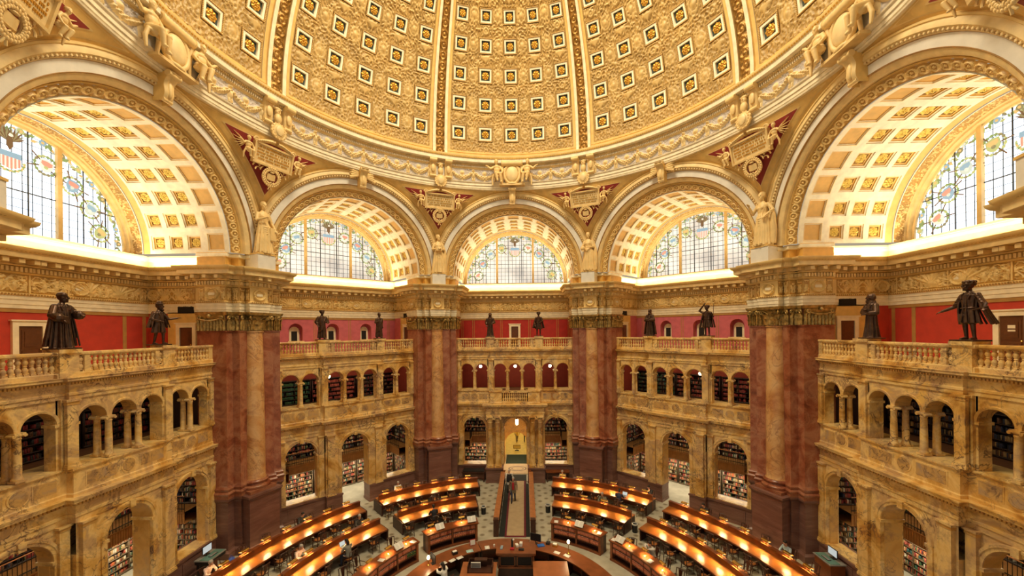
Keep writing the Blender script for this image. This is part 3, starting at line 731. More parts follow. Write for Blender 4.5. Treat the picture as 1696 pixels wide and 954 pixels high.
def vault():
    mb = MB(); N = 13; D = pi/N
    cells = [(15.95, .62, .46, 'plain'), (17.25, .68, .4, 'rose'), (18.35, .42, .38, 'rose'), (19.25, .48, .38, 'rose')]
    edges = [15.2, 16.6]
    cells = [(15.9, .7, .46, 'plain'), (17.1, .5, .38, 'rose'), (18.1, .5, .38, 'rose'), (19.1, .5, .38, 'rose')]
    roses = []
    for i in range(N):
        tc = D*(i+.5)
        for vc, Dv, hv, kind in cells:
            if kind == 'plain':
                coffer_cell(mb, tc, vc, hv/RV, hv, D/2, Dv, RV, [(.93, .0, 'relief_gold'), (.9, .05, 'plaster_pale'), (.92, .03, 'vault_ochre')], 'vault_ochre')
            else:
                rr = coffer_cell(mb, tc, vc, hv/RV, hv, D/2, Dv, RV, [(.8, .05, 'plaster_pale'), (.75, .06, 'plaster_tan'), (.95, .03, 'gilt_dark')], 'gilt_dark')
                roses.append((tc, vc, rr))
    stepgrid(mb, 0, pi, 19.6, 19.95, RV, 'plaster_tan', 40)
    stepgrid(mb, 0, pi, 19.95, 20.0, RV-.05, 'plaster_white', 40)
    # ornate gilt band, frame and blank cream wall round the glass
    n, k = 420, 12; th = np.linspace(0, pi, n); vv = np.linspace(20.0, 20.5, k); h = .05*scrolls(n, k, 15.2, .5, .22, 31)
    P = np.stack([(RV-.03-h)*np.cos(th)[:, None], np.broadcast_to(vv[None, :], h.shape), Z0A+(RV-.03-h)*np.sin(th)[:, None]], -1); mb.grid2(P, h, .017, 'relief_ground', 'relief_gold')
    arcband(mb, 0, Z0A, [(RV+.02, 20.5), (RV-.06, 20.5), (RV-.06, 20.62), (RV-.14, 20.64), (RV-.16, 20.8), (RV-.24, 20.84), (4.6, 20.9), (4.6, 20.99)], 'plaster_cream', n=48)
    # attic wall and sill behind the cornice, where the lamps are hidden
    pth = [(-UB, 16.85), (-UB, 20.1), (UB, 20.1), (UB, 16.85)]
    mb.sweep(pth, [(-.02, 15.78), (-.02, 16.2), (.05, 16.24), (.09, 16.32), (.09, 16.38), (.13, 16.4), (.13, 16.5), (-.32, 16.58), (-.4, 16.6)], 'plaster_cream')
    mb.add([(-UB, 20.0, 16.5), (UB, 20.0, 16.5), (UB, 21.0, 16.62), (-UB, 21.0, 16.62)], [(0, 1, 2, 3)], 'plaster_cream')
    # front arch rings
    arcband(mb, 0, Z0A, [(RV, 15.22), (RV-.06, 15.2), (RV-.06, 15.12)], 'plaster_white', n=60)
    n, k = 360, 22; th = np.linspace(0, pi, n); s = np.linspace(0, 1, k)
    # carved rose-and-leaf band rolling from the soffit to the face
    base_r = (RV-.02)+.34*s; base_v = 15.12-.30*np.sin(s*pi/2)
    per = 38; ph = (th/pi*per) % 1-.5; X = ph[:, None]*15.4/per/.34; Y = (s-.5)[None, :]*1.35
    rad_ = np.hypot(X, Y); rose = np.exp(-((rad_-.42)/.1)**2)*.8+np.exp(-(rad_/.15)**2)+.55*np.exp(-((np.abs(X)-.62)/.1)**2)
    h = .085*np.clip(rose, 0, 1)
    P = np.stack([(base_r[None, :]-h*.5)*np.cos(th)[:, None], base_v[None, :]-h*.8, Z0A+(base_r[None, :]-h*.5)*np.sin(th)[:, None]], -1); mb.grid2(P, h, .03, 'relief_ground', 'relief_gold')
    arcband(mb, 0, Z0A, [(5.17, 14.82), (5.19, 14.75), (5.22, 14.72), (5.25, 14.76)], 'plaster_tan', n=60)
    arcband(mb, 0, Z0A, [(5.25, 14.76), (5.27, 14.6), (5.36, 14.5), (5.46, 14.46)], 'plaster_cream', n=60)
    arcband(mb, 0, Z0A, [(5.46, 14.46), (5.465, 14.40), (5.49, 14.38), (5.505, 14.43)], 'coffer_bead', n=60)
    arcband(mb, 0, Z0A, [(5.5, 14.42), (5.86, 14.39)], 'plaster_grey', n=60)
    # egg-and-dart
    arcband(mb, 0, Z0A, [(5.86, 14.40), (5.87, 14.36), (5.88, 14.34)], 'coffer_bead', n=60)
    arcband(mb, 0, Z0A, [(5.88, 14.34), (6.02, 14.22), (6.04, 14.18), (6.12, 14.18), (6.26, 14.22)], 'plaster_cream', n=60)
    arcband(mb, 0, Z0A, [(6.26, 14.22), (6.28, 14.17), (6.34, 14.17), (6.36, 14.22), (6.4, 14.25)], 'relief_gold', n=60)
    V = []
    for i in range(112):
        a = pi*(i+.5)/112
        mb.ell((5.96*cos(a), 14.27, Z0A+5.96*sin(a)), (.065, .065, .065), 'relief_ring', 6, 4)
        a += pi/224; mb.cbox((5.95*cos(a), 14.29, Z0A+5.95*sin(a)), (.06, .07, .05), 'coffer_bead')
    return mb, roses
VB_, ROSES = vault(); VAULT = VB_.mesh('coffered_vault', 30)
def rosette_mesh(R=.5, petals=8, m='gilt'):
    mb = MB(); n, k = 48, 9; a = np.linspace(0, 2*pi, n, endpoint=False); s = np.linspace(0, 1, k)
    r = s[None, :]*R*(1+.10*np.clip(s[None, :]-.4, 0, 1)*np.cos(petals*a)[:, None])
    z = R*(.42*np.exp(-(s/.2)**2)[None, :]+.32*np.exp(-((s-.5)/.16)**2)[None, :]*(.75+.25*np.cos(petals*a)[:, None])+.22*np.exp(-((s-.85)/.13)**2)[None, :]*(.7+.3*np.cos(petals*a)[:, None]))
    P = np.stack([r*np.cos(a)[:, None], r*np.sin(a)[:, None], z], -1); mb.grid(P, m, cu=True); return mb.mesh('rosette', 60)
ROSE = rosette_mesh(.5, 8, 'gilt_bright')
# ---- stained glass
for k, c, st in (('glass_cool', (.84, .93, 1.0), 1.9), ('glass_warm', (1.0, .95, .82), 1.05)):
    m, nt, b = _nodes(k); L = nt.links.new
    tc = nt.nodes.new('ShaderNodeTexCoord'); n = nt.nodes.new('ShaderNodeTexNoise'); n.inputs['Scale'].default_value = .55; n.inputs['Detail'].default_value = 3
    L(tc.outputs['Object'], n.inputs['Vector']); r = nt.nodes.new('ShaderNodeValToRGB')
    r.color_ramp.elements[0].position = .35; r.color_ramp.elements[1].position = .6
    r.color_ramp.elements[0].color = _c([x*f for x, f in zip(c, (.58, .57, .60) if k == 'glass_warm' else (.8, .84, .9))]); r.color_ramp.elements[1].color = _c(c)
    L(n.outputs['Fac'], r.inputs['Fac']); L(r.outputs['Color'], b.inputs['Emission Color']); b.inputs['Emission Strength'].default_value = st
    b.inputs['Base Color'].default_value = (.3, .3, .3, 1); b.inputs['Roughness'].default_value = .2; MAT[k] = m
for k, c in dict(sg_green=(.26, .36, .14), sg_lime=(.50, .56, .24), sg_olive=(.28, .26, .14), sg_blue=(.28, .46, .62), sg_pale=(.60, .70, .66), sg_red=(.76, .34, .26), sg_amber=(.74, .54, .22), sg_brown=(.17, .10, .05), sg_white=(.95, .9, .8)).items():
    mat_emit(k, c, .8)
mat_plain('lead', (.035, .035, .03), .6)
def flat(mb, pts, v, m, dep=.012):
    p = np.asarray(pts, float); k = len(p)
    f = np.stack([p[:, 0], np.full(k, v-dep), p[:, 1]], -1); g = f.copy(); g[:, 1] = v
    mb.grid(np.stack([f, g]), m, cv=True); mb.add(f, [tuple(range(k))], m)
RW, ZW, VW = 4.62, 16.66, 20.93
def halfdisc(R, n=48): th = np.linspace(0, pi, n); return np.stack([R*np.cos(th), ZW+R*np.sin(th)], -1)
def w_pane(m): mb = MB(); p = halfdisc(RW); mb.add(np.stack([p[:, 0], np.full(len(p), VW), p[:, 1]], -1), [tuple(range(len(p)))], m); return mb.mesh('glass_pane', 0)
def w_frame():
    mb = MB()
    for s in (-1, 1): mb.box((s*1.7-.09, VW-.16, 16.6), (s*1.7+.09, VW+.04, ZW+sqrt(RW**2-1.7**2)+.03), 'plaster_cream')
    arcband(mb, 0, ZW, [(RW-.03, VW), (RW-.03, VW-.1), (RW+.1, VW-.12), (RW+.1, VW)], 'plaster_cream', n=48)
    mb.box((-RW, VW-.14, 16.58), (RW, VW+.04, 16.68), 'plaster_cream'); return mb.mesh('window_frame', 30)
def w_lead(k):
    mb = MB()
    for u in (-3.75, -2.75, -.62, .62, 2.75, 3.75): mb.box((u-.024*k, VW-.05, 16.66), (u+.024*k, VW-.005, ZW+sqrt(RW**2-u*u)), 'lead')
    for u in np.arange(-4.4, 4.5, .345):
        if min(abs(abs(u)-x) for x in (.62, 1.7, 2.75, 3.75)) < .12: continue
        mb.box((u-.011*k, VW-.03, 16.66), (u+.011*k, VW-.005, ZW+sqrt(RW**2-u*u)-.0), 'lead')
    for z in np.arange(.36, 4.4, .36):
        w = sqrt(RW**2-z*z); mb.box((-w, VW-.03, ZW+z-.010*k), (w, VW-.005, ZW+z+.010*k), 'lead')
    w = sqrt(RW**2-1.8**2); mb.box((-w, VW-.045, ZW+1.8-.02), (w, VW-.005, ZW+1.8+.02), 'lead')
    return mb.mesh('leading', 0)
def w_garland():
    mb = MB(); r_ = np.random.default_rng(5)
    for i in range(120):     # leafy border following the arch
        a = pi*(i+.5)/120; rr = RW-.24+r_.uniform(-.13, .1); c = np.array([rr*cos(a), ZW+rr*sin(a)]); q = r_.uniform(0, 2*pi); w = r_.uniform(.09, .2)
        t = np.array([cos(q), sin(q)]); nn = np.array([-t[1], t[0]])
        flat(mb, [c-t*w, c-nn*w*.5, c+t*w, c+nn*w*.5], VW-.015-.0007*i % .01, ['sg_green', 'sg_olive', 'sg_lime', 'sg_pale', 'sg_amber', 'sg_green'][i % 6])
    for i in range(18):      # round flowers in the border
        a = pi*(i+.5)/18; c = np.array([(RW-.22)*cos(a), ZW+(RW-.22)*sin(a)]); th = np.linspace(0, 2*pi, 11)[:-1]
        flat(mb, c+.13*np.stack([np.cos(th), np.sin(th)], -1), VW-.03, ('sg_olive', 'sg_blue', 'sg_lime')[i % 3]); flat(mb, c+.06*np.stack([np.cos(th), np.sin(th)], -1), VW-.04, 'sg_amber')
    return mb.mesh('glass_border', 0)
def seal(seed):
    """a small round state seal: leaf wreath round a shield, ribbons crossing"""
    mb = MB(); r_ = np.random.default_rng(seed); C = ['sg_blue', 'sg_amber', 'sg_lime', 'sg_pale', 'sg_red', 'sg_olive', 'sg_white']
    th = np.linspace(0, 2*pi, 17)[:-1]
    for i in range(16):
        c = .36*np.array([cos(th[i]), sin(th[i])]); t = np.array([-sin(th[i]), cos(th[i])]); nn = np.array([cos(th[i]), sin(th[i])])
        flat(mb, [c-t*.1, c-nn*.06, c+t*.1, c+nn*.06], 0, ['sg_green', 'sg_olive', 'sg_lime'][r_.integers(3)])
    s = np.array([(-.22, .2), (-.22, -.08), (-.12, -.22), (0, -.28), (.12, -.22), (.22, -.08), (.22, .2), (0, .26)]); a, b = r_.permutation(7)[:2]
    flat(mb, s, -.012, C[a]); flat(mb, s*[.8, .42]+[0, .06], -.024, C[b]); flat(mb, .07*np.stack([np.cos(th), np.sin(th)], -1)+[0, -.08], -.024, C[(a+3) % 7])
    q = r_.uniform(-.6, .6)
    for sg in (-1, 1):
        t = np.array([cos(q+sg*.5), sin(q+sg*.5)]); nn = np.array([-t[1], t[0]]); flat(mb, [-t*.62-nn*.02, t*.62-nn*.02, t*.62+nn*.02, -t*.62+nn*.02], -.006, 'sg_brown')
    return mb.mesh('seal', 0)
SEALS = [seal(i) for i in range(4)]
def eagle():
    mb = MB()
    for s in (-1, 1):      # raised wings of feathers
        for i in range(7):
            a = RAD(32+i*12); L = .78-.05*abs(i-3)
            t = np.array([s*cos(a), sin(a)]); nn = np.array([-t[1], t[0]]); c = np.array([s*.1, .02-.0*i])
            flat(mb, [c, c+t*L*.5+nn*.06, c+t*L, c+t*L*.5-nn*.06], -.004*i, ['sg_brown', 'sg_olive'][i % 2])
    flat(mb, [(-.12, .12), (-.13, -.2), (0, -.42), (.13, -.2), (.12, .12), (.04, .3), (-.04, .3)], -.03, 'sg_brown')
    flat(mb, [(-.06, .28), (.0, .42), (.1, .38), (.14, .3), (.05, .24)], -.04, 'sg_white')
    return mb.mesh('eagle', 0)
def shield():
    mb = MB(); flat(mb, [(-.5, .42), (-.5, -.2), (-.3, -.42), (0, -.52), (.3, -.42), (.5, -.2), (.5, .42)], 0, 'sg_white')
    flat(mb, [(-.52, .44), (-.52, .14), (.52, .14), (.52, .44)], -.014, 'sg_blue')
    for i in range(6):
        x = -.42+i*.168; zb = -.5+abs(x)**2*.9; flat(mb, [(x-.042, .14), (x-.042, zb), (x+.042, zb), (x+.042, .14)], -.012, 'sg_red')
    r_ = np.random.default_rng(2)
    for i in range(22):
        a = pi+pi*i/21; c = np.array([.66*cos(a), -.02+.6*sin(a)]); q = r_.uniform(0, 6.3); t = np.array([cos(q), sin(q)]); nn = np.array([-t[1], t[0]])
        flat(mb, [c-t*.12, c-nn*.06, c+t*.12, c+nn*.06], .004, ['sg_lime', 'sg_green', 'sg_amber'][i % 3])
    return mb.mesh('shield', 0)
PANE = {'glass_cool': w_pane('glass_cool'), 'glass_warm': w_pane('glass_warm')}
WF, WLS, WG, EAG, SHI = w_frame(), (w_lead(1.), w_lead(.55)), w_garland(), eagle(), shield()
for i, az in enumerate((-90, -45, 0, 45, 90)):
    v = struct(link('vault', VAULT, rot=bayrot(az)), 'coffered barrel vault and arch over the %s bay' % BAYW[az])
    for tc, vc, rr in ROSES:
        link('rosette', ROSE, v, ((rr-.0)*cos(tc), vc, Z0A+(rr-.0)*sin(tc)), Matrix(((sin(tc), 0, -cos(tc)), (0, 1, 0), (-cos(tc), 0, -sin(tc)))).to_euler(), .46)
    w = struct(link('window_%d' % (i+1), WF, rot=bayrot(az)), 'half-round stained glass window of the %s bay' % BAYW[az])
    link('glass_pane', PANE['glass_cool' if abs(az) == 90 else 'glass_warm'], w); link('leading', WLS[abs(az) == 90], w); link('glass_border', WG, w)
    link('eagle', EAG, w, (0, VW-.03, ZW+3.78), 0., .86); link('shield', SHI, w, (0, VW-.03, ZW+3.02), 0., .76)
    for j, a in enumerate((12, 31, 50, 69, 111, 130, 149, 168)):
        rr = 3.55 if j not in (3, 4) else 3.5
        link('seal', SEALS[j % 4], w, (rr*cos(RAD(a)), VW-.035, ZW+rr*sin(RAD(a))), (0, RAD(90-a)*.5, 0), 1.15)
# ------------------------------------------------------------------ pendentives, ring, dome
VA, RX, ZR, RRING = 14.25, 6.38, 23.05, 14.05
def pend_pt(az, f):
    """az degrees within the bay (+-22.5), f 0 at the arch, 1 at the ring"""
    a = np.radians(az); x = VA*np.tan(a); zb = Z0A+np.sqrt(np.maximum(RX**2-x**2, .01)); zb = np.minimum(zb, ZR-.02)
    z = zb+(ZR-zb)*f
    rb = VA/np.cos(a); g = np.clip((z-18.4)/(ZR-18.4), 0, 1)
    rs = RRING+1.33*(1-np.sqrt(np.clip(1-(1-g)**2*.75, 0, 1)))/(.5)   # spherical hollow
    r = rb+(RRING-rb)*f**.8
    return r, z
def pend_grid(n=65, k=16, a0=-22.5, a1=22.5):
    A = np.linspace(a0, a1, n)[:, None]; F = np.linspace(0, 1, k)[None, :]
    r, z = pend_pt(np.broadcast_to(A, (n, k)), np.broadcast_to(F, (n, k))); a = np.radians(A)
    return np.stack([r*np.sin(a), r*np.cos(a), z], -1)
def pendentive():
    mb = MB(); mb.grid(pend_grid(), 'plaster_tan')
    # inset field between an offset of the arch and an offset of the ring, both ends of the bay
    for s in (-1, 1):
        for (da, dr, off, m) in ((.1, .12, .012, 'relief_gold'), (.13, .15, .02, 'plaster_tan'), (.34, .36, .035, 'relief_gold'), (.38, .40, .045, 'pendentive_red')):
            A = np.linspace(6, 22.5, 60); a = np.radians(A); x = VA*np.tan(a)
            zb = Z0A+np.sqrt(RX**2-x**2); sl = np.sqrt(1+(x**2)/(RX**2-x**2))
            lo = zb+da*sl; hi = np.full_like(zb, ZR-dr); ok = hi > lo+.02
            if not ok.any(): continue
            A, lo, hi, zb, a = A[ok], lo[ok], hi[ok], zb[ok], a[ok]
            F = np.linspace(0, 1, 10)[None, :]; z = lo[:, None]+(hi-lo)[:, None]*F; f = (z-zb[:, None])/(ZR-zb[:, None])
            rb = VA/np.cos(a); r = rb[:, None]+(RRING-rb[:, None])*f**.8-off
            mb.grid(np.stack([s*r*np.sin(a)[:, None], r*np.cos(a)[:, None], z], -1), m)
    return mb.mesh('pendentive', 40)
PEND = pendentive()
for az in (-90, -45, 0, 45, 90):
    struct(link('pendentive', PEND, rot=bayrot(az)), 'tan and deep red pendentives beside the %s arch' % BAYW[az])
# ring
A0, A1 = pi/2-RAD(122), pi/2+RAD(122)
ring = MB()
ring.lathe([(14.12, 22.98), (13.98, 23.0), (13.96, 23.06), (14.0, 23.1), (13.95, 23.12), (13.95, 23.28), (13.9, 23.29), (13.9, 23.46), (13.84, 23.5), (13.82, 23.56), (13.98, 23.6)], 'plaster_pale', n=240, a0=A0, a1=A1)
ring.lathe([(13.98, 23.6), (13.98, 24.56)], 'plaster_grey', n=240, a0=A0, a1=A1)
ring.lathe([(13.98, 24.5), (13.93, 24.54), (13.93, 24.6), (13.86, 24.62), (13.86, 24.74), (13.8, 24.76), (13.8, 24.86), (13.78, 24.88)], 'relief_ring', n=240, a0=A0, a1=A1)
ring.lathe([(13.78, 24.88), (13.55, 24.9), (13.55, 24.91), (13.52, 24.92), (13.52, 25.14), (13.5, 25.16)], 'plaster_pale', n=240, a0=A0, a1=A1)
ring.lathe([(13.5, 25.16), (13.46, 25.2), (13.42, 25.3), (13.42, 25.36), (13.95, 25.38)], 'relief_gold', n=240, a0=A0, a1=A1)
ring.lathe([(13.95, 25.38), (13.93, 25.7), (13.9, 25.72), (13.9, 25.86)], 'plaster_tan', n=240, a0=A0, a1=A1)
def ring_blocks(r0, r1, z0, z1, k, fill, m):
    V = []; F = []
    for i in range(k):
        a = A0+(A1-A0)*(i+.5)/k; h = (A1-A0)/k*fill/2
        j = len(V)
        for z in (z0, z1):
            for r, b in ((r0, a-h), (r1, a-h), (r1, a+h), (r0, a+h)): V.append((r*cos(b), r*sin(b), z))
        F += [(j, j+1, j+2, j+3), (j+4, j+7, j+6, j+5), (j, j+4, j+5, j+1), (j+1, j+5, j+6, j+2), (j+2, j+6, j+7, j+3)]
    ring.add(V, F, m)
ring_blocks(13.87, 13.79, 24.63, 24.74, 520, .55, 'plaster_pale'); ring_blocks(13.8, 13.73, 24.77, 24.86, 640, .6, 'plaster_cream'); ring_blocks(13.5, 13.44, 25.19, 25.3, 420, .55, 'gilt'); ring_blocks(13.9, 13.84, 23.5, 23.55, 900, .5, 'coffer_bead')
struct(ob('trim_6', ring, smooth=25), 'round cornice ring under the dome')
# festoon frieze: swags hung between small standing figures
def festoon(n, k, span_deg):
    L = RAD(span_deg)*13.98; H = .96; per = max(1, round(L/1.5)); s = np.linspace(0, 1, n)[:, None]; t = np.linspace(0, 1, k)[None, :]
    x = (s*per) % 1-.5; X = x*L/per; Y = t*H
    yc = .66-.40*(1-(2*x)**2); th = .10+.07*(1-(2*x)**2); swag = np.exp(-(((Y-yc)/th)**4))
    lump = .75+.25*np.cos(s*per*2*pi*7)*np.cos(Y*40)
    xf = np.abs(np.abs(X)-L/per/2)
    body = np.exp(-((xf/.13)**2+((Y-.42)/.28)**2)); head = np.exp(-((xf/.085)**2+((Y-.80)/.10)**2)); arm = np.exp(-((xf-.18)/.16)**2-((Y-.64+.3*(xf-.1))/.07)**2)
    leg = np.exp(-(((xf-.07)/.055)**2))*np.clip(1-(Y/.3)**4, 0, 1)*.7
    mask = np.exp(-((X/.16)**2+((Y-.62)/.16)**2))*.75; bow = np.exp(-((X/.1)**2))*np.clip(1-Y/.25, 0, 1)*.4
    nz = scrolls(n, k, L, H, .28, 91, False)*.25
    return np.clip(np.maximum.reduce([swag*lump, body, head*1.1, arm*.8, leg, mask, bow, nz]), 0, 1.2)
fest = MB(); n, k = 460, 36
for c in (-90, -45, 0, 45, 90):
    for lo, hi in ((c-19.2, c-5.2), (c+5.2, c+19.2)) if abs(c) != 45 else ((c-19.2, c+19.2),):
        nn = int(n*(hi-lo)/38); h = festoon(nn, k, hi-lo)*.22; a = np.radians(np.linspace(lo, hi, nn))[:, None]; r = 13.975-h
        fest.grid2(np.stack([r*np.sin(a), r*np.cos(a), np.broadcast_to(np.linspace(23.6, 24.54, k)[None, :], h.shape)], -1), h, .055, 'ring_ground', 'relief_ring')
struct(ob('trim_7', fest, smooth=60), 'carved garland frieze round the base of the dome')

RD, ZD = 13.95, 25.42
ROWS = [.127, .274, .41, .539, .659, .77, .872, .965]
STEP = 8.35
def dome_panel():
    n, k = 250, 270; A = np.linspace(-19.4, 19.4, n)[:, None]; PH = np.linspace(.03, 1.06, k)[None, :]
    L, H = 9.4, 14.4
    cell = scrolls(n, k, L, H, .36, 200, True)
    h = .10*cell*np.ones((n, k))
    sx = np.abs((A/STEP+.5) % 1-.5)*STEP*RAD(1)*RD*np.cos(PH)     # metres from the nearest column line
    for i, p in enumerate(ROWS):
        c = cos(p); half = .545*c/cos(.127); dz = np.abs(PH-p)*RD; dx = sx
        inside = (np.maximum(dx, dz) < half*1.02) & (np.abs(A) < 21)
        h = np.where(np.maximum(dx, dz) < half*1.16, .02, h)
        h = np.where(inside, -.16, h)
        if i < len(ROWS)-1:      # motifs between the coffers
            pm = (p+ROWS[i+1])/2; dz = (PH-pm)*RD; q = np.hypot(dx, dz)
            if i % 2: mo = np.exp(-((q-.2*c)/.05)**2)+np.exp(-(q/.08)**2)
            else: mo = np.exp(-((dx/(.16*c*(1.15+np.sin(dz*9))))**4))*(np.abs(dz) < .27)
            h = np.where(h > -.1, np.maximum(h, .11*np.clip(mo, 0, 1)), h)
            # masks between the columns
            dx2 = np.abs((A/STEP) % 1-.5)*STEP*RAD(1)*RD*np.cos(PH); q = np.hypot(dx2, (PH-p)*RD*.8); h = np.maximum(h, np.where(h > -.1, .12*np.exp(-(q/.17)**2)+.06*np.exp(-((q-.3)/.05)**2), h))
    edge = np.clip((19.4-np.abs(A))/.6, 0, 1); h = np.where(h > -.1, h*edge, h)
    r = RD-h; a = np.radians(A)
    P = np.stack([r*np.cos(PH)*np.sin(a), r*np.cos(PH)*np.cos(a), ZD+r*np.sin(PH)], -1)
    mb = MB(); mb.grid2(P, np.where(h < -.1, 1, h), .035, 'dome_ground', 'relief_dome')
    for s in (-1, 1):    # plain outer fillet of the panel
        A2 = np.linspace(19.35, 20.3, 3)[:, None]*s; PH2 = np.linspace(.0, 1.06, 60)[None, :]; a2 = np.radians(A2); r2 = RD-.03*np.ones((3, 60))
        mb.grid(np.stack([r2*np.cos(PH2)*np.sin(a2), r2*np.cos(PH2)*np.cos(a2), ZD+r2*np.sin(PH2)], -1), 'plaster_tan')
    return mb.mesh('dome_panel', 70)
DOME = dome_panel()
def coffer_mesh():
    mb = MB(); sq = lambda h: [(-h, -h), (h, -h), (h, h), (-h, h)]
    def rr(h0, z0, h1, z1, m): mb.grid(np.array([[(x, y, z0) for x, y in sq(h0)], [(x, y, z1) for x, y in sq(h1)]]), m, cv=True)
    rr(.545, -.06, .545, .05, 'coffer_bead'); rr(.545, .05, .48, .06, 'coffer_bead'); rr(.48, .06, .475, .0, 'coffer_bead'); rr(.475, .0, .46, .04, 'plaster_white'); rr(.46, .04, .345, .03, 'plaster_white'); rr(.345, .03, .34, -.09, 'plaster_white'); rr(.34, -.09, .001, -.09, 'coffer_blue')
    for i in range(13):
        q = -.5+1.0*i/12
        for x, y in ((q, -.515), (q, .515), (-.515, q), (.515, q)): mb.cbox((x, y, .06), (.045, .045, .05), 'relief_gold')
    return mb.mesh('coffer', 0)
COF = coffer_mesh(); ROSEB = rosette_mesh(.27, 8, 'gilt')
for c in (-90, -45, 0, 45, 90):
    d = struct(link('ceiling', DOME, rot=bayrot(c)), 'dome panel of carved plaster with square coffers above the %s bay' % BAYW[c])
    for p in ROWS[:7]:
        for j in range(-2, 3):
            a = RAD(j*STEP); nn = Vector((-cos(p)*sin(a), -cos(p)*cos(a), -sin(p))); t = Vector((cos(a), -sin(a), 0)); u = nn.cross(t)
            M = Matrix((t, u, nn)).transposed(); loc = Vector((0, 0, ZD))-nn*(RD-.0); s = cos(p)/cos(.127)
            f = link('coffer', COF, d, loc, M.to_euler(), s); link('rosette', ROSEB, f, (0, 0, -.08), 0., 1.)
def rib():
    mb = MB(); PH = np.linspace(0., 1.06, 90)[None, :]
    def strip(a0, a1, r0, m, hf=None, n=3):
        A = np.linspace(a0, a1, n)[:, None]; a = np.radians(A); r = r0-(0 if hf is None else hf(n, 240)); Q = np.linspace(0., 1.06, 240)[None, :] if hf else PH
        r = np.broadcast_to(r, (n, Q.shape[1]))
        mb.grid(np.stack([r*np.cos(Q)*np.sin(a), r*np.cos(Q)*np.cos(a), ZD+r*np.sin(Q)], -1), m)
    for s in (-1, 1):
        strip(s*1.35, s*2.2, RD-.14, 'plaster_pale'); strip(s*2.2, s*2.22, RD-.14, 'plaster_pale')
        A = np.array([RAD(s*2.2)]*2); 
        for aa in (1.35, 2.25):
            rs = np.array([[RD-.14], [RD+.02]]); mb.grid(np.stack([rs*np.cos(PH)*sin(RAD(s*aa)), rs*np.cos(PH)*cos(RAD(s*aa)), ZD+rs*np.sin(PH)], -1), 'plaster_cream')
    def hf(n, k):
        y = np.linspace(0, 14.7, k)[None, :]; x = np.linspace(-1, 1, n)[:, None]; p = (y/.62) % 1-.5
        q = np.hypot(x*.62, p*1.2); return .10*np.clip(np.exp(-((q-.42)/.1)**2)+np.exp(-(q/.2)**2)+.7*np.exp(-((np.abs(p)-.5)/.08)**2)*np.exp(-(x/.5)**2), 0, 1)
    strip(-1.36, 1.36, RD-.02, 'gilt_dark', hf, 17)
    return mb.mesh('dome_rib', 50)
RIB = rib()
for i, az in enumerate(PIERS):
    struct(link('trim_%d' % (8+i), RIB, rot=bayrot(az)), 'gilded dome rib between pale bands rising over the pier, %s' % PIERW[az])
# ------------------------------------------------------------------ figures
def baked(mb, voxel, name, m, it=6, fac=.5):
    """fuse overlapping closed pieces into one continuous skin"""
    me = mb.mesh('tmp', 0); o = bpy.data.objects.new('tmp', me); COL.objects.link(o)
    r = o.modifiers.new('r', 'REMESH'); r.mode = 'VOXEL'; r.voxel_size = voxel; r.use_smooth_shade = True
    if it: s = o.modifiers.new('s', 'SMOOTH'); s.iterations = it; s.factor = fac
    dg = bpy.context.evaluated_depsgraph_get(); ev = o.evaluated_get(dg)
    n = bpy.data.meshes.new_from_object(ev, depsgraph=dg); n.name = name
    bpy.data.objects.remove(o); bpy.data.meshes.remove(me)
    n.materials.clear(); n.materials.append(MAT[m]); n.polygons.foreach_set('material_index', np.zeros(len(n.polygons), np.int32))
    n.polygons.foreach_set('use_smooth', np.ones(len(n.polygons), bool)); n.update(); return n
def loft(mb, secs, m, n=28, folds=0, amp=0., ph=0., z0=None):
    """closed elliptical loft: (z, rx, ry, cx, cy, fold_strength)"""
    a = np.linspace(0, 2*pi, n, endpoint=False); P = []
    for s in secs:
        z, rx, ry, cx, cy_ = s[:5]; f = s[5] if len(s) > 5 else 0
        k = 1+amp*f*(np.cos(folds*a+ph)+.5*np.cos((folds+4)*a+ph*2.3))
        P.append(np.stack([cx+rx*k*np.cos(a), cy_+ry*k*np.sin(a), np.full(n, z)], -1))
    mb.grid(np.array(P), m, cv=True); mb.add(P[0], [tuple(range(n))[::-1]], m); mb.add(P[-1], [tuple(range(n))], m)
def limb(mb, pts, rad, m, n=10):
    pts = np.asarray(pts, float)
    # resample with rounded joints
    P = [pts[0]]; R = [rad[0]]
    for i in range(1, len(pts)):
        for f in (.25, .5, .75, 1.): P.append(pts[i-1]+(pts[i]-pts[i-1])*f); R.append(rad[i-1]+(rad[i]-rad[i-1])*f)
    mb.tube(P, R, m, n)
    for p, r in zip(pts, rad): mb.ell(p, r, m, 10, 6)
def hand(mb, w, d, up, m, s=1., curl=.5):
    """palm with four unequal curled fingers and a thumb from its side"""
    w, d, up = (np.asarray(x, float) for x in (w, d, up)); d = d/np.linalg.norm(d); side = np.cross(d, up); side /= np.linalg.norm(side); up = np.cross(side, d)
    mb.tube([w, w+d*.03*s, w+d*.06*s, w+d*.09*s], [.022*s, .034*s, .04*s, .036*s], m, 10, flat=.5)
    for i, L in enumerate((.066, .078, .072, .056)):
        b = w+d*.085*s+side*(i-1.5)*.02*s; k1 = b+(d*.8-up*.35*curl)*L*.5*s; k2 = k1+(d*.55-up*.9*curl)*L*.35*s; k3 = k2+(d*.1-up*1.*curl)*L*.25*s
        mb.tube([b, k1, k2, k3], [.0105*s, .0098*s, .009*s, .0075*s], m, 8)
    b = w+d*.03*s-side*.03*s; mb.tube([b, b+(-side*.7+d*.6)*.035*s, b+(-side*.6+d*1.5)*.045*s], [.013*s, .0115*s, .009*s], m, 8)
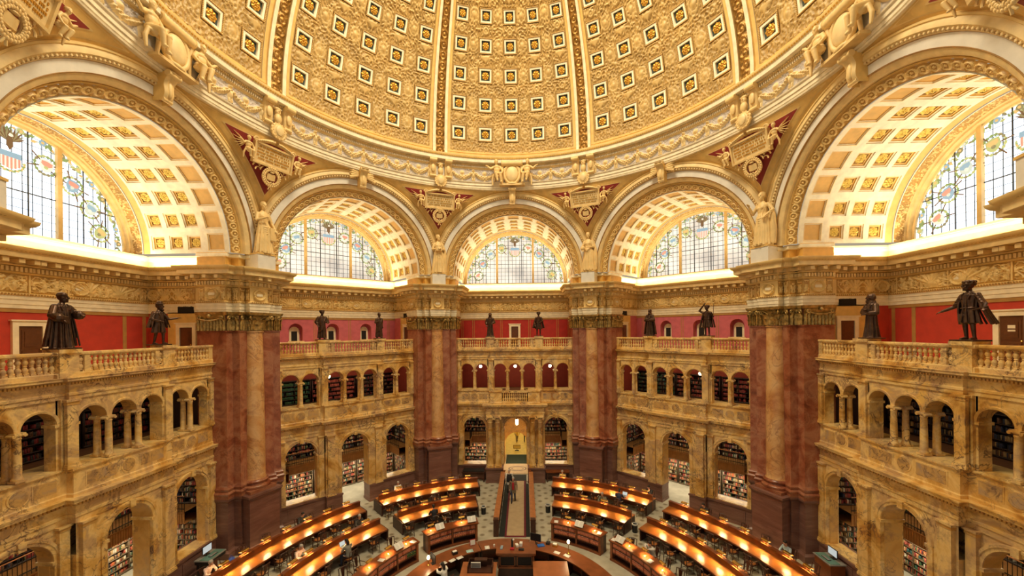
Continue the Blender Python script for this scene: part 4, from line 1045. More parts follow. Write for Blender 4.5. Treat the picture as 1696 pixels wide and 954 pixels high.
def head(mb, c, yaw=0., nod=0., m='skin', s=1., beard=0.):
    M = Matrix.Rotation(yaw, 3, 'Z') @ Matrix.Rotation(nod, 3, 'X'); A = np.array(M); c = np.array(c, float)
    q = lambda x, y, z: c+A @ np.array([x, y, z])*s
    mb.ell(q(0, .01, .03), (.078*s, .098*s, .105*s), m, 16, 12, M); mb.ell(q(0, -.025, -.045), (.058*s, .068*s, .075*s), m, 14, 10, M)   # skull, jaw
    mb.tube([q(0, -.088, .025), q(0, -.108, -.01), q(0, -.098, -.022)], [.010*s, .016*s, .012*s], m, 8)   # nose
    for x in (-1, 1):
        mb.ell(q(x*.034, -.082, .035), (.026*s, .016*s, .008*s), m, 8, 6, M)      # brow
        mb.ell(q(x*.032, -.08, .012), (.013*s, .012*s, .010*s), m, 8, 6, M)      # eye
        mb.ell(q(x*.08, .01, .0), (.012*s, .022*s, .034*s), m, 8, 6, M)          # ear
        mb.ell(q(x*.045, -.06, -.02), (.022*s, .02*s, .02*s), m, 8, 6, M)
    mb.ell(q(0, -.086, -.052), (.026*s, .012*s, .007*s), m, 8, 6, M); mb.ell(q(0, -.082, -.063), (.022*s, .012*s, .007*s), m, 8, 6, M)   # lips
    mb.ell(q(0, -.075, -.092), (.024*s, .02*s, .02*s), m, 8, 6, M)
    if beard: mb.ell(q(0, -.075, -.11), (.05*s, .04*s, .06*s*beard), m, 10, 8, M)
    return q, M
def statue(kind):
    """bronze figures about two metres tall, facing -y"""
    m = 'bronze'; mb = MB(); H = kind.get('robe', 'long'); tw = kind.get('turn', 0.)
    mb.box((-.36, -.3, 0), (.36, .3, .05), m)
    hip = .98
    for s in (-1, 1):     # legs
        st = kind.get('stride', .06)*s
        limb(mb, [(s*.1, .0, hip), (s*.12, -.03-st*.6, .52), (s*.13, .02-st, .1)], [.1, .068, .045], m)
        mb.tube([(s*.13, .06-st, .08), (s*.14, -.06-st, .085), (s*.15, -.17-st, .07)], [.05, .05, .035], m, 8)
    loft(mb, [(.86, .17, .125, 0, 0), (1.0, .175, .125, 0, 0), (1.15, .155, .11, 0, 0), (1.32, .185, .125, 0, -.01), (1.48, .205, .115, 0, 0), (1.58, .13, .085, 0, 0), (1.64, .062, .062, 0, 0), (1.74, .055, .058, 0, -.01)], m)
    if H == 'long': loft(mb, [(.05, .29, .26, 0, 0, 1), (.3, .26, .22, 0, 0, 1), (.7, .225, .18, 0, 0, .8), (1.05, .21, .16, 0, 0, .5), (1.3, .235, .16, 0, 0, .35), (1.5, .24, .145, 0, 0, .2), (1.58, .13, .1, 0, 0, 0)], m, 72, 11, .13, kind.get('ph', 0.))
    elif H == 'coat': loft(mb, [(.58, .27, .2, 0, .01, 1), (.8, .245, .18, 0, 0, .8), (1.05, .195, .14, 0, 0, .4), (1.3, .22, .15, 0, 0, .3), (1.5, .23, .135, 0, 0, .1), (1.58, .12, .09, 0, 0, 0)], m, 64, 9, .13, kind.get('ph', 0.))
    elif H == 'toga':
        loft(mb, [(.12, .25, .2, 0, 0, 1), (.5, .225, .17, 0, 0, 1), (1.0, .2, .15, 0, 0, .7), (1.35, .225, .155, 0, 0, .3), (1.55, .16, .11, 0, 0, .1)], m, 64, 9, .14, kind.get('ph', 0.))
        for i in range(5): mb.tube([(.22, -.06, 1.5-.04*i), (.08, -.2, 1.25-.09*i), (-.12, -.2, 1.0-.1*i), (-.25, -.05, .85-.1*i)], .032, m, 8)
    if H in ('long', 'coat'):
        zb = .08 if H == 'long' else .6
        for x in (-.035, .045): mb.tube([(x*.8, -.135, 1.52), (x, -.165, 1.25), (x*1.3, -.185, .95), (x*2.2, -.23 if H == 'long' else -.2, zb)], .022, m, 6)
        mb.tube(np.stack([.225*np.cos(np.linspace(0, 2*pi, 25)), .165*np.sin(np.linspace(0, 2*pi, 25)), np.full(25, 1.08)], -1), .02, m, 6, False)
        for s in (-1, 1): mb.tube([(s*.05, -.12, 1.58), (s*.13, -.13, 1.48), (s*.1, -.16, 1.36)], .035, m, 6, flat=.5)
    for s, key in ((-1, 'armL'), (1, 'armR')):      # creases in the sleeves
        p = kind.get(key)
        if p:
            for f in (.25, .5, .75):
                q = np.array((s*.215, 0, 1.48))*(1-f)+np.array(p[0])*f; mb.ell(q, (.10, .095, .022), m, 10, 6, Matrix.Rotation(s*.35, 3, 'Y'))
    if kind.get('cape'):
        c = kind['cape']; sw = kind.get('sweep', 0.)
        k = 9; z = np.linspace(c, 1.56, k); 
        for f in range(13):
            a = RAD(-15+210*f/12); w = .2+.26*np.clip((1.56-z)/(1.56-c), 0, 1)**.8*(1+.13*cos(f*2.4))
            mb.tube(np.stack([w*cos(a)+sw*np.clip(1.3-z, 0, 1)**1.5, .01+w*.72*np.abs(sin(a))*np.sign(sin(a)+.25)*1., z], -1), .030+.022*(f % 2), m, 6)
    for s, key in ((-1, 'armL'), (1, 'armR')):
        p = kind.get(key)
        if p:
            limb(mb, [(s*.215, 0, 1.48), p[0], p[1]], [.082, .066, .045], m)
            d = np.array(p[1])-np.array(p[0]); hand(mb, p[1], d, kind.get('palm', (0, -.3, 1)), m, 1.25, .4)
            if kind.get('sleeve'): limb(mb, [(s*.21, 0, 1.47), np.array(p[0])*[1.05, 1, .98], np.array(p[0])*.45+np.array(p[1])*.55], [.11, .12, kind['sleeve']], m)
    q_, M = head(mb, (kind.get('hx', 0), -.045, 1.80), tw, kind.get('nod', 0.), m, 1.42, kind.get('beard', 0.)); q = q_
    hat = kind.get('hat')
    if hat == 'cap': mb.ell(q(0, .015, .08), (.13, .15, .09), m, 14, 8); mb.ell(q(0, .02, .06), (.145, .165, .035), m, 14, 6)
    elif hat == 'brim': mb.ell(q(0, 0, .085), (.2, .2, .026), m, 18, 6); mb.ell(q(0, 0, .13), (.115, .12, .08), m, 14, 8)
    elif hat == 'hood': mb.ell(q(0, .045, .02), (.14, .13, .17), m, 14, 10); loft(mb, [(1.5, .2, .15, 0, .02), (1.62, .16, .14, 0, .02), (1.74, .11, .11, 0, .02)], m)
    elif hat == 'curls':
        for i in range(16): a = 2*pi*i/16; mb.ell(q(.08*cos(a), .02+.085*sin(a), .04+.05*(i % 2)), .055, m, 8, 6)
        mb.ell(q(0, .02, .085), (.125, .135, .075), m, 12, 8)
    else: mb.ell(q(0, .03, .05), (.11, .12, .115), m, 14, 8)
    if kind.get('book'): b = kind['book']; mb.cbox(b, (.2, .07, .27), m, .3)
    if kind.get('staff'): mb.tube(kind['staff'], .018, m, 8)
    if kind.get('scroll'): mb.tube(kind['scroll'], .03, m, 8)
    return baked(mb, .0125, 'body', m, 2)
STAT = [
 (-90, -2.0, dict(robe='long', sleeve=.17, armL=((-.36, -.12, 1.2), (-.22, -.3, 1.02)), armR=((.38, -.08, 1.22), (.33, -.3, 1.2)), hat='cap', turn=.9, cape=.1, ph=.4, book=(-.12, -.3, 1.02)), 'bronze statue of a heavily robed man in a cap on the near left gallery rail', 1.05),
 (-90, 1.78, dict(robe='coat', cape=.82, armL=((-.36, .02, 1.2), (-.2, -.26, 1.12)), armR=((.36, -.12, 1.22), (.62, -.3, 1.27)), hat='brim', turn=.8, stride=.1, ph=1., beard=.8), 'bronze statue of a caped man with brimmed hat and outstretched hand, left gallery rail', 1.0),
 (-45, -2.0, dict(robe='toga', armL=((-.33, .02, 1.2), (-.3, -.14, .96)), armR=((.33, -.04, 1.2), (.26, -.26, 1.16)), hat='curls', sleeve=.09, staff=[(.3, -.32, 1.05), (.3, -.3, 1.6)], ph=.2), 'bronze statue of a draped man holding a short rod, left diagonal gallery rail', 1.02),
 (-45, 2.0, dict(robe='toga', armL=((-.3, -.02, 1.2), (-.14, -.25, 1.28)), armR=((.27, .05, 1.18), (.25, -.02, .92)), ph=1.5, stride=.09), 'slender bronze statue with one hand at the chest, left diagonal gallery rail beside the pier', .98),
 (0, -2.0, dict(robe='long', armL=((-.31, .02, 1.2), (-.3, -.12, .94)), armR=((.31, .02, 1.2), (.2, -.25, 1.1)), sleeve=.1, ph=2.2, hat='hood'), 'dark bronze statue in a long gown, central gallery rail, left of the door', 1.0),
 (0, 2.0, dict(robe='coat', armL=((-.32, .02, 1.18), (-.28, -.12, .9)), armR=((.33, -.06, 1.2), (.12, -.26, 1.14)), cape=.66, hat='curls', ph=.9), 'bronze statue of a man in a knee coat, central gallery rail, right of door', 1.02),
 (45, -2.0, dict(robe='long', hat='hood', armL=((-.3, -.06, 1.18), (-.08, -.26, 1.22)), armR=((.3, -.06, 1.18), (.08, -.27, 1.16)), sleeve=.13, cape=.1, beard=1., ph=3.), 'bronze statue of a hooded bearded man with folded arms, right diagonal gallery rail', 1.0),
 (45, 2.0, dict(robe='coat', armL=((-.45, -.05, 1.62), (-.13, -.18, 1.98)), armR=((.34, .0, 1.24), (.36, -.2, 1.38)), cape=.55, staff=[(.40, -.2, .9), (.47, -.2, 2.05)], hat='curls', ph=.5, palm=(0, -1, .2)), 'bronze statue shading its eyes and holding a spear, right diagonal gallery rail', 1.04),
 (90, -1.78, dict(robe='long', armL=((-.3, -.08, 1.2), (-.02, -.28, 1.26)), armR=((.3, -.08, 1.16), (.05, -.29, 1.08)), sleeve=.12, turn=-.8, beard=1.1, hat='hood', ph=1.1, book=(-.02, -.3, 1.2)), 'bronze statue of a hooded robed man clasping a book, right gallery rail beside the pier', 1.0),
 (90, 2.0, dict(robe='coat', cape=.55, sweep=.28, armL=((-.42, -.02, 1.14), (-.64, -.2, 1.0)), armR=((.42, .0, 1.2), (.58, -.22, 1.06)), hat='curls', turn=-.5, ph=.3, scroll=[(.3, -.25, 1.0), (.72, -.25, 1.1)], stride=.02), 'bronze statue of a man with a billowing cloak and open hand, near right gallery rail', 1.06),
]
for az, u, kind, lab, sc in STAT:
    o = link('bronze_statue', statue(kind), None, bayxy(az, u, 16.2, 11.7), bayrot(az), sc)
    tag(o, lab, 'statue', 'bronze statues along the gallery rails')
# ---- plaster women standing on the piers
def plaster_woman(seed, armL, armR, extra=None):
    m = 'figure_plaster'; mb = MB(); r_ = np.random.default_rng(seed); ph = r_.uniform(0, 6)
    loft(mb, [(.0, .33, .27, 0, 0, 1), (.3, .29, .23, 0, 0, 1), (.75, .25, .19, .02, 0, 1), (1.0, .23, .175, .03, 0, .6), (1.2, .165, .13, .01, 0, .3), (1.38, .185, .14, 0, -.02, .2), (1.5, .2, .12, 0, 0, .1), (1.58, .12, .085, 0, 0, 0), (1.64, .058, .058, 0, 0), (1.74, .052, .055, 0, -.01)], m, 80, 12, .12, ph)
    for i in range(7): a = RAD(-160+i*50/1.6); mb.tube([(.19*cos(a), .13*sin(a)-.01, 1.12), (.25*cos(a)+.01, .19*sin(a), .7), (.3*cos(a), .25*sin(a), .05)], [.022, .034, .042], m, 6)
    for i in range(4): mb.tube([(-.2, -.05, 1.02-.05*i), (0, -.2, .98-.08*i), (.2, -.1, 1.05-.07*i)], .03, m, 6)
    for x in (-1, 1): mb.ell((x*.075, -.12, 1.38), (.06, .055, .06), m, 10, 8)
    for s, p in ((-1, armL), (1, armR)):
        limb(mb, [(s*.2, 0, 1.49), p[0], p[1]], [.07, .055, .038], m); hand(mb, p[1], np.array(p[1])-np.array(p[0]), (0, -.3, 1), m, 1.2, .5)
    mb.tube([(.24, .05, 1.5), (.34, .06, 1.1), (.36, .08, .5), (.33, .08, .05)], [.06, .09, .1, .09], m, 8)
    q, M = head(mb, (.0, -.04, 1.82), r_.uniform(-.5, .5), .1, m, 1.25)
    mb.ell(q(0, .04, .05), (.115, .12, .11), m, 14, 8); mb.ell(q(0, .12, .0), (.05, .06, .06), m, 10, 8)
    if extra == 'book': mb.cbox((.0, -.28, 1.2), (.3, .08, .22), m)
    if extra == 'globe': mb.ell((-.22, -.25, 1.12), .13, m, 16, 10)
    if extra == 'tablet': mb.cbox((.24, -.2, .75), (.26, .08, .5), m, .2)
    if extra == 'lyre':
        for s in (-1, 1): mb.tube([(.3+s*.1, -.22, .9), (.3+s*.15, -.22, 1.1), (.3+s*.09, -.22, 1.3)], .025, m, 6)
    return baked(mb, .015, 'body', m, 2)
for az, a, b, ex, lab in ((-67.5, ((-.3, -.08, 1.22), (-.1, -.26, 1.32)), ((.3, -.05, 1.2), (.34, -.2, .95)), 'tablet', 'cream plaster statue of a draped woman with a tablet, atop the second left pier'),
                          (-22.5, ((-.29, -.06, 1.2), (-.06, -.27, 1.22)), ((.29, -.06, 1.2), (.08, -.27, 1.2)), 'book', 'plaster statue of a draped woman holding a book, pier left of the entrance'),
                          (22.5, ((-.3, -.06, 1.22), (-.24, -.25, 1.05)), ((.28, -.06, 1.2), (.05, -.27, 1.18)), 'globe', 'plaster statue of a draped woman with a globe, pier right of the entrance'),
                          (67.5, ((-.36, -.02, 1.25), (-.38, -.2, 1.5)), ((.38, .0, 1.25), (.22, -.18, 1.05)), 'lyre', 'cream plaster statue of a draped woman with hand on hip, atop the second right pier')):
    o = link('plaster_statue', plaster_woman(int(abs(az)*7+(az > 0)), a, b, ex), None, polar(15.08, az, 16.69), bayrot(az), 1.5); tag(o, lab, 'statue', 'plaster women on the piers')

# ---- plaster groups: tablets with cherubs, cartouches, consoles
def nude(mb, pose, s, c, m, flip=1):
    """small seated youth: pose 'sit' legs hanging, leaning on the shield"""
    F = lambda p: np.array([c[0]+flip*p[0]*s, c[1]+p[1]*s, c[2]+p[2]*s])
    def E(p, r): mb.ell(F(p), tuple(x*s for x in r), m, 12, 8)
    E((0, 0, .5), (.21, .18, .18)); E((.02, -.02, .75), (.2, .16, .22)); E((.03, -.03, .92), (.24, .15, .12))
    limb(mb, [F((.03, -.03, .98)), F((.05, -.05, 1.1))], [.08*s, .075*s], m); head(mb, F((.06, -.07, 1.24)), -.5*flip, .1, m, 1.35*s); E((.06, -.02, 1.3), (.135, .135, .125))
    legs = [[(-.1, -.05, .48), (-.22, -.36, .4), (-.26, -.28, -.05), (-.28, -.36, -.1)], [(.1, -.05, .48), (.06, -.4, .44), (-.04, -.36, .0), (-.05, -.46, -.03)]]
    for L in legs: limb(mb, [F(p) for p in L], [.125*s, .1*s, .07*s, .05*s], m)
    limb(mb, [F((-.17, -.02, .93)), F((-.34, -.08, .7)), F((-.3, -.25, .5))], [.085*s, .068*s, .05*s], m); limb(mb, [F((.22, -.02, .93)), F((.4, -.1, .8)), F((.56, -.12, .95))], [.085*s, .068*s, .05*s], m)
    for w, d in ((F((-.3, -.25, .5)), (0, -1, -.5)), (F((.56, -.12, .95)), (flip, 0, .6))): hand(mb, w, d, (0, -1, .2), m, 1.2*s, .4)
    mb.tube([F((-.25, .0, .4)), F((-.2, -.16, .32)), F((.05, -.2, .3)), F((.22, -.1, .38)), F((.3, -.08, .1)), F((.28, -.1, -.25))], [.07*s, .09*s, .09*s, .08*s, .07*s, .04*s], m, 8)
NUDE = {}
for fl in (1, -1):
    mb = MB(); nude(mb, 'sit', 1., (0, 0, 0), 'figure_plaster', fl); NUDE[fl] = baked(mb, .02, 'cherub', 'figure_plaster', 3)
def scrollwork(mb, pts, r, m): mb.tube(pts, r, m, 7)
def wreath(mb, c, R, r, m, n=26, seed=0):
    rr = np.random.default_rng(seed); a = np.linspace(0, 2*pi, 33)
    mb.tube([(c[0]+R*cos(x), c[1], c[2]+R*sin(x)) for x in a], r*.8, m, 8, cap=False)
    for i in range(n*2):
        x = 2*pi*i/(n*2); q = R+r*.5*(1 if i % 2 else -1); mb.ell((c[0]+q*cos(x), c[1]-r*.55+rr.uniform(-.01, .01), c[2]+q*sin(x)), (r*.55, r*.5, r*.7), m, 6, 5)
def ribbon(mb, x, z, s, m, L=.7):
    t = np.linspace(0, 1, 14); mb.tube(np.stack([x+s*(.1+.42*L*t+.07*np.sin(t*9)), np.full(14, -.06)-.03*np.sin(t*7), z-.14*t+.09*np.cos(t*9)], -1), .035+.012*np.sin(t*9), m, 6)
def tablet_parts():
    P = []
    mb = MB(); w, h = 1.22, .56
    mb.box((-w, -.1, -h), (w, .15, h), 'relief_ring')
    for (a, b, c, d) in ((-w-.06, w+.06, h-.02, h+.09), (-w-.06, w+.06, -h-.09, -h+.02)): mb.box((a, -.2, c), (b, .1, d), 'figure_plaster')
    for s in (-1, 1): mb.box((s*w-.06, -.2, -h), (s*w+.06, .1, h), 'figure_plaster')
    r_ = np.random.default_rng(11)
    for i in range(5):      # worn gilt lettering, too small to read
        x = -w+.16+(.1 if i in (0, 4) else 0)
        while x < w-.2-(.1 if i in (0, 4) else 0):
            L = r_.uniform(.04, .075); mb.box((x, -.125, .36-i*.18), (x+L, -.1, .36-i*.18+.1), 'gilt'); x += L+(.03 if r_.random() > .2 else .09)
    P.append(('tablet', mb))
    mb = MB()       # scroll crest over the tablet
    for s in (-1, 1):
        t = np.linspace(0, 1, 16); mb.tube(np.stack([s*(.1+1.1*t), -.12+0*t, h+.38-.34*t**1.5+.0*t], -1), .13-.03*t, 'figure_plaster', 8)
        a = np.linspace(0, 3*pi, 20); mb.tube(np.stack([s*(1.2+.0*a)+s*.2*(1-a/12)*np.cos(a)*.9, -.14+0*a, h+.12+.2*(1-a/12)*np.sin(a)], -1), .055, 'figure_plaster', 6)
        for i in range(9): mb.ell((s*(.18+.12*i), -.24, h+.36-.28*(i/9)**1.5), (.075, .06, .05), 'relief_ring', 6, 5)
    P.append(('crest', mb))
    mb = MB(); wreath(mb, (0, -.12, -1.22), .5, .12, 'figure_plaster')
    mb.tube([(0, -.15, -1.72), (.03, -.17, -1.85), (.12, -.15, -2.0)], .04, 'figure_plaster', 6); mb.tube([(0, -.15, -1.72), (-.05, -.17, -1.85), (-.1, -.15, -2.02)], .04, 'figure_plaster', 6)
    for s in (-1, 1): ribbon(mb, s*.45, -.82, s, 'figure_plaster', 1.); ribbon(mb, s*.5, -.62, s, 'figure_plaster', 1.3)
    P.append(('wreath', mb))
    mb = MB()
    for s in (-1, 1): mb.add([(0, -.2, -1.42), (s*.27, -.14, -1.38), (s*.27, -.14, -1.0), (0, -.2, -1.04), (0, -.1, -1.45), (s*.27, -.05, -1.4), (s*.27, -.05, -.98), (0, -.1, -1.0)], [(0, 1, 2, 3), (4, 7, 6, 5), (0, 4, 5, 1), (1, 5, 6, 2), (2, 6, 7, 3)], 'figure_plaster')
    mb.tube([(-.2, -.15, -1.5), (-.1, -.2, -1.6), (0, -.2, -1.52), (.1, -.2, -1.6), (.2, -.15, -1.5)], .035, 'figure_plaster', 6); mb.ell((0, -.16, -.92), (.16, .1, .06), 'figure_plaster', 8, 6); P.append(('open_book', mb))
    return [(n, b.mesh(n, 50)) for n, b in P]
TAB = tablet_parts()
def wing_mesh(s):
    mb = MB()
    for i in range(6):
        a = RAD(30-i*17); L = 1.0-.08*i; mb.tube([(0, 0, 0), (s*L*.5*cos(a), -.05, L*.5*sin(a)), (s*L*cos(a), 0, L*sin(a))], [.09, .1, .03], 'figure_plaster', 7, flat=.4)
    return mb.mesh('wing', 50)
WING = {s: wing_mesh(s) for s in (-1, 1)}
for az in PIERS:
    r, zc = 14.2, 21.95
    g = link('inscribed_tablet', None, None, polar(r, az, zc), (RAD(15), 0, bayrot(az)), .86)
    tag(g, {-112.5: 'cream plaster tablet group on the pendentive at the top left corner', -67.5: 'inscribed plaster tablet with wreath and cherubs above the second left pier', -22.5: 'inscribed plaster tablet with wreath and cherubs above the pier left of the entrance', 22.5: 'inscribed plaster tablet with wreath and cherubs above the pier right of the entrance', 67.5: 'inscribed plaster tablet with wreath and cherubs above the second right pier', 112.5: 'cream plaster tablet group on the pendentive at the top right corner'}[az], 'plaster relief', 'inscribed tablets on the pendentives')
    for n, me in TAB: link(n, me, g)
    for s in (-1, 1):
        link('cherub', NUDE[s], g, (s*1.62, -.12, -.42), scale=.82); link('wing', WING[s], g, (s*1.75, .05, .3), scale=.8)
    # paired brackets and mask on the ring above
    b = link('ring_bracket', None, None, polar(13.95, az, 23.45), bayrot(az))
    tag(b, 'paired plaster scroll brackets and shield under the dome rib, %s pier' % PIERW[az], 'bracket', 'brackets under the dome ribs')
    for s in (-1, 1):
        mb = MB(); t = np.linspace(0, 1, 14); X = s*.56
        prof = np.stack([-.12-.36*np.clip(t, 0, 1)**1.4-.06*np.sin(t*6), .15+1.25*t], -1)
        mb.grid(np.stack([np.stack([np.full(14, X-.24), prof[:, 0], prof[:, 1]], -1), np.stack([np.full(14, X-.2), prof[:, 0]-.05, prof[:, 1]], -1), np.stack([np.full(14, X+.2), prof[:, 0]-.05, prof[:, 1]], -1), np.stack([np.full(14, X+.24), prof[:, 0], prof[:, 1]], -1)]), 'figure_plaster')
        for q in (-.24, .24): mb.add(np.vstack([np.c_[np.full(14, X+q), prof], [[X+q, .1, 1.4], [X+q, .1, .15]]]), [tuple(range(16))], 'figure_plaster')
        mb.tube([(X-.26, -.48, 1.28), (X+.26, -.48, 1.28)], .14, 'figure_plaster', 12); mb.tube([(X-.22, -.2, .22), (X+.22, -.2, .22)], .1, 'figure_plaster', 12)
        mb.ell((X, -.34, .75), (.16, .1, .3), 'figure_plaster', 10, 8); ob('scroll_bracket', mb, b)
    mb = MB(); mb.ell((0, -.2, .95), (.16, .15, .2), 'figure_plaster', 12, 8); mb.ell((0, -.22, .6), (.2, .16, .3), 'figure_plaster', 12, 8); mb.ell((0, -.34, .98), (.05, .06, .06), 'figure_plaster', 8, 6); mb.ell((0, -.2, 1.12), (.2, .14, .1), 'figure_plaster', 10, 6); ob('mask', mb, b)
    mb = MB(); mb.ell((0, -.25, -.12), (.34, .16, .42), 'figure_plaster', 16, 10); mb.ell((0, -.36, -.1), (.24, .1, .3), 'relief_ring', 14, 8); wreath(mb, (0, -.25, -.12), .38, .09, 'figure_plaster', 14); mb.box((-.8, -.2, .08), (.8, .05, .16), 'figure_plaster'); ob('shield', mb, b)
def cartouche_parts():
    P = []; mb = MB(); mb.ell((0, -.3, .35), (.48, .2, .62), 'relief_ring', 24, 12)
    a = np.linspace(0, 2*pi, 41); mb.tube(np.stack([.58*np.cos(a), -.28+0*a, .35+.72*np.sin(a)], -1), .11, 'figure_plaster', 8, cap=False); P.append(('shield', mb))
    mb = MB()
    mb.tube([(-.75, -.36, 1.12), (.75, -.36, 1.12)], .2, 'figure_plaster', 12)
    for s in (-1, 1):
        t = np.linspace(0, 3.4*pi, 26); mb.tube(np.stack([s*.75+.0*t, -.36+.22*(1-t/13)*np.cos(t), 1.12+.22*(1-t/13)*np.sin(t)], -1), .06, 'figure_plaster', 6)
        t = np.linspace(0, 1, 12); mb.tube(np.stack([s*(.75-.05*np.sin(t*pi)), -.3+.1*t, 1.0-1.3*t], -1), .11-.04*t, 'figure_plaster', 8)
        for i in range(6): mb.ell((s*(.62-.05*i), -.3, .95-.18*i), .07, 'figure_plaster', 6, 5)
    mb.box((-.95, -.45, -.52), (.95, .05, -.4), 'figure_plaster'); mb.ell((0, -.35, -.38), (.42, .16, .12), 'figure_plaster', 12, 6); P.append(('scroll_frame', mb))
    return [(n, b.mesh(n, 50)) for n, b in P]
CART = cartouche_parts()
for az in (-90, 0, 90):
    g = link('cartouche', None, None, bayxy(az, 0, 13.92, 23.75), bayrot(az)); tag(g, 'plaster cartouche with two seated youths over the crown of the %s arch' % BAYW[az], 'plaster relief', 'cartouches over the arches')
    for n, me in CART: link(n, me, g)
    for s in (-1, 1): link('seated_youth', NUDE[s], g, (s*1.05*-1 if False else s*1.12, -.36, -.28), scale=1.22)
def console_mesh(big):
    mb = MB(); t = np.linspace(0, 1, 16); y = -.12-.42*t**1.3-.08*np.sin(t*7); z = -.95+1.15*t
    w = .2+.06*t
    mb.grid(np.stack([np.stack([-w, y, z], -1), np.stack([-w*.6, y-.07, z], -1), np.stack([0*t, y-.03, z], -1), np.stack([w*.6, y-.07, z], -1), np.stack([w, y, z], -1)]), 'figure_plaster')
    for s in (-1, 1): mb.add(np.vstack([np.stack([s*w, y, z], -1), [[s*.26, .25, .2], [s*.2, .25, -.95]]]), [tuple(range(18))], 'plaster_tan')
    mb.tube([(-.28, -.46, .14), (.28, -.46, .14)], .13, 'figure_plaster', 12); mb.tube([(-.2, -.16, -.88), (.2, -.16, -.88)], .09, 'figure_plaster', 10); mb.ell((0, -.3, -.45), (.12, .1, .35), 'figure_plaster', 10, 8)
    if big:
        for s in (-1, 1):
            for i in range(5): mb.tube([(s*.25, -.1, .0-.05*i), (s*(.6+.06*i), -.15, .22-.16*i), (s*(.9-.03*i), -.05, .3-.2*i)], [.07, .08, .02], 'figure_plaster', 6)
    return mb.mesh('keystone_console', 45)
for az in (-90, -45, 0, 45, 90):
    tag(link('keystone_console', console_mesh(abs(az) == 45), None, bayxy(az, 0, 14.2, 22.85), bayrot(az)), 'leaf-carved plaster scroll keystone at the crown of the %s arch' % BAYW[az], 'keystone', 'keystones of the arches')
# ------------------------------------------------------------------ floor
m, nt, b = _nodes('floor_carpet'); L = nt.links.new
tc = nt.nodes.new('ShaderNodeTexCoord'); n = nt.nodes.new('ShaderNodeTexNoise'); n.inputs['Scale'].default_value = 1.2; n.inputs['Detail'].default_value = 6; L(tc.outputs['Object'], n.inputs['Vector'])
r = nt.nodes.new('ShaderNodeValToRGB'); r.color_ramp.elements[0].position = .35; r.color_ramp.elements[1].position = .65; r.color_ramp.elements[0].color = (.38, .35, .27, 1); r.color_ramp.elements[1].color = (.50, .47, .37, 1); L(n.outputs['Fac'], r.inputs['Fac'])
# woven medallions on a staggered grid, only on the reading floor outside the inner walk
vo = nt.nodes.new('ShaderNodeTexVoronoi'); vo.inputs['Scale'].default_value = 1.; vo.inputs['Randomness'].default_value = 0.
mp = nt.nodes.new('ShaderNodeMapping'); mp.inputs['Rotation'].default_value = (0, 0, RAD(45)); mp.inputs['Scale'].default_value = (1.55, 1.55, 1.55); L(tc.outputs['Object'], mp.inputs['Vector']); L(mp.outputs['Vector'], vo.inputs['Vector'])
lt = nt.nodes.new('ShaderNodeMapRange'); lt.inputs['From Min'].default_value = .12; lt.inputs['From Max'].default_value = .30; lt.inputs['To Min'].default_value = 1; lt.inputs['To Max'].default_value = 0; L(vo.outputs['Distance'], lt.inputs['Value'])
sx = nt.nodes.new('ShaderNodeVectorMath'); sx.operation = 'LENGTH'; L(tc.outputs['Object'], sx.inputs[0])
g1 = nt.nodes.new('ShaderNodeMath'); g1.operation = 'GREATER_THAN'; g1.inputs[1].default_value = 7.2; L(sx.outputs['Value'], g1.inputs[0])
g2 = nt.nodes.new('ShaderNodeMath'); g2.operation = 'LESS_THAN'; g2.inputs[1].default_value = 15.6; L(sx.outputs['Value'], g2.inputs[0])
mg = nt.nodes.new('ShaderNodeMath'); mg.operation = 'MULTIPLY'; L(g1.outputs[0], mg.inputs[0]); L(g2.outputs[0], mg.inputs[1])
mu = nt.nodes.new('ShaderNodeMath'); mu.operation = 'MULTIPLY'; L(lt.outputs[0], mu.inputs[0]); L(mg.outputs[0], mu.inputs[1])
mx = nt.nodes.new('ShaderNodeMix'); mx.data_type = 'RGBA'; L(mu.outputs[0], mx.inputs[0]); L(r.outputs['Color'], mx.inputs[6]); mx.inputs[7].default_value = (.21, .175, .12, 1); L(mx.outputs[2], b.inputs['Base Color']); b.inputs['Roughness'].default_value = .85
MAT['floor_carpet'] = m
mb = MB(); th = np.linspace(0, 2*pi, 9)[:-1]+pi/8
mb.add(np.stack([24*np.cos(th), 24*np.sin(th), 0*th], -1), [tuple(range(8))], 'floor_carpet'); struct(ob('floor', mb, smooth=0), 'patterned carpet floor of the reading room')

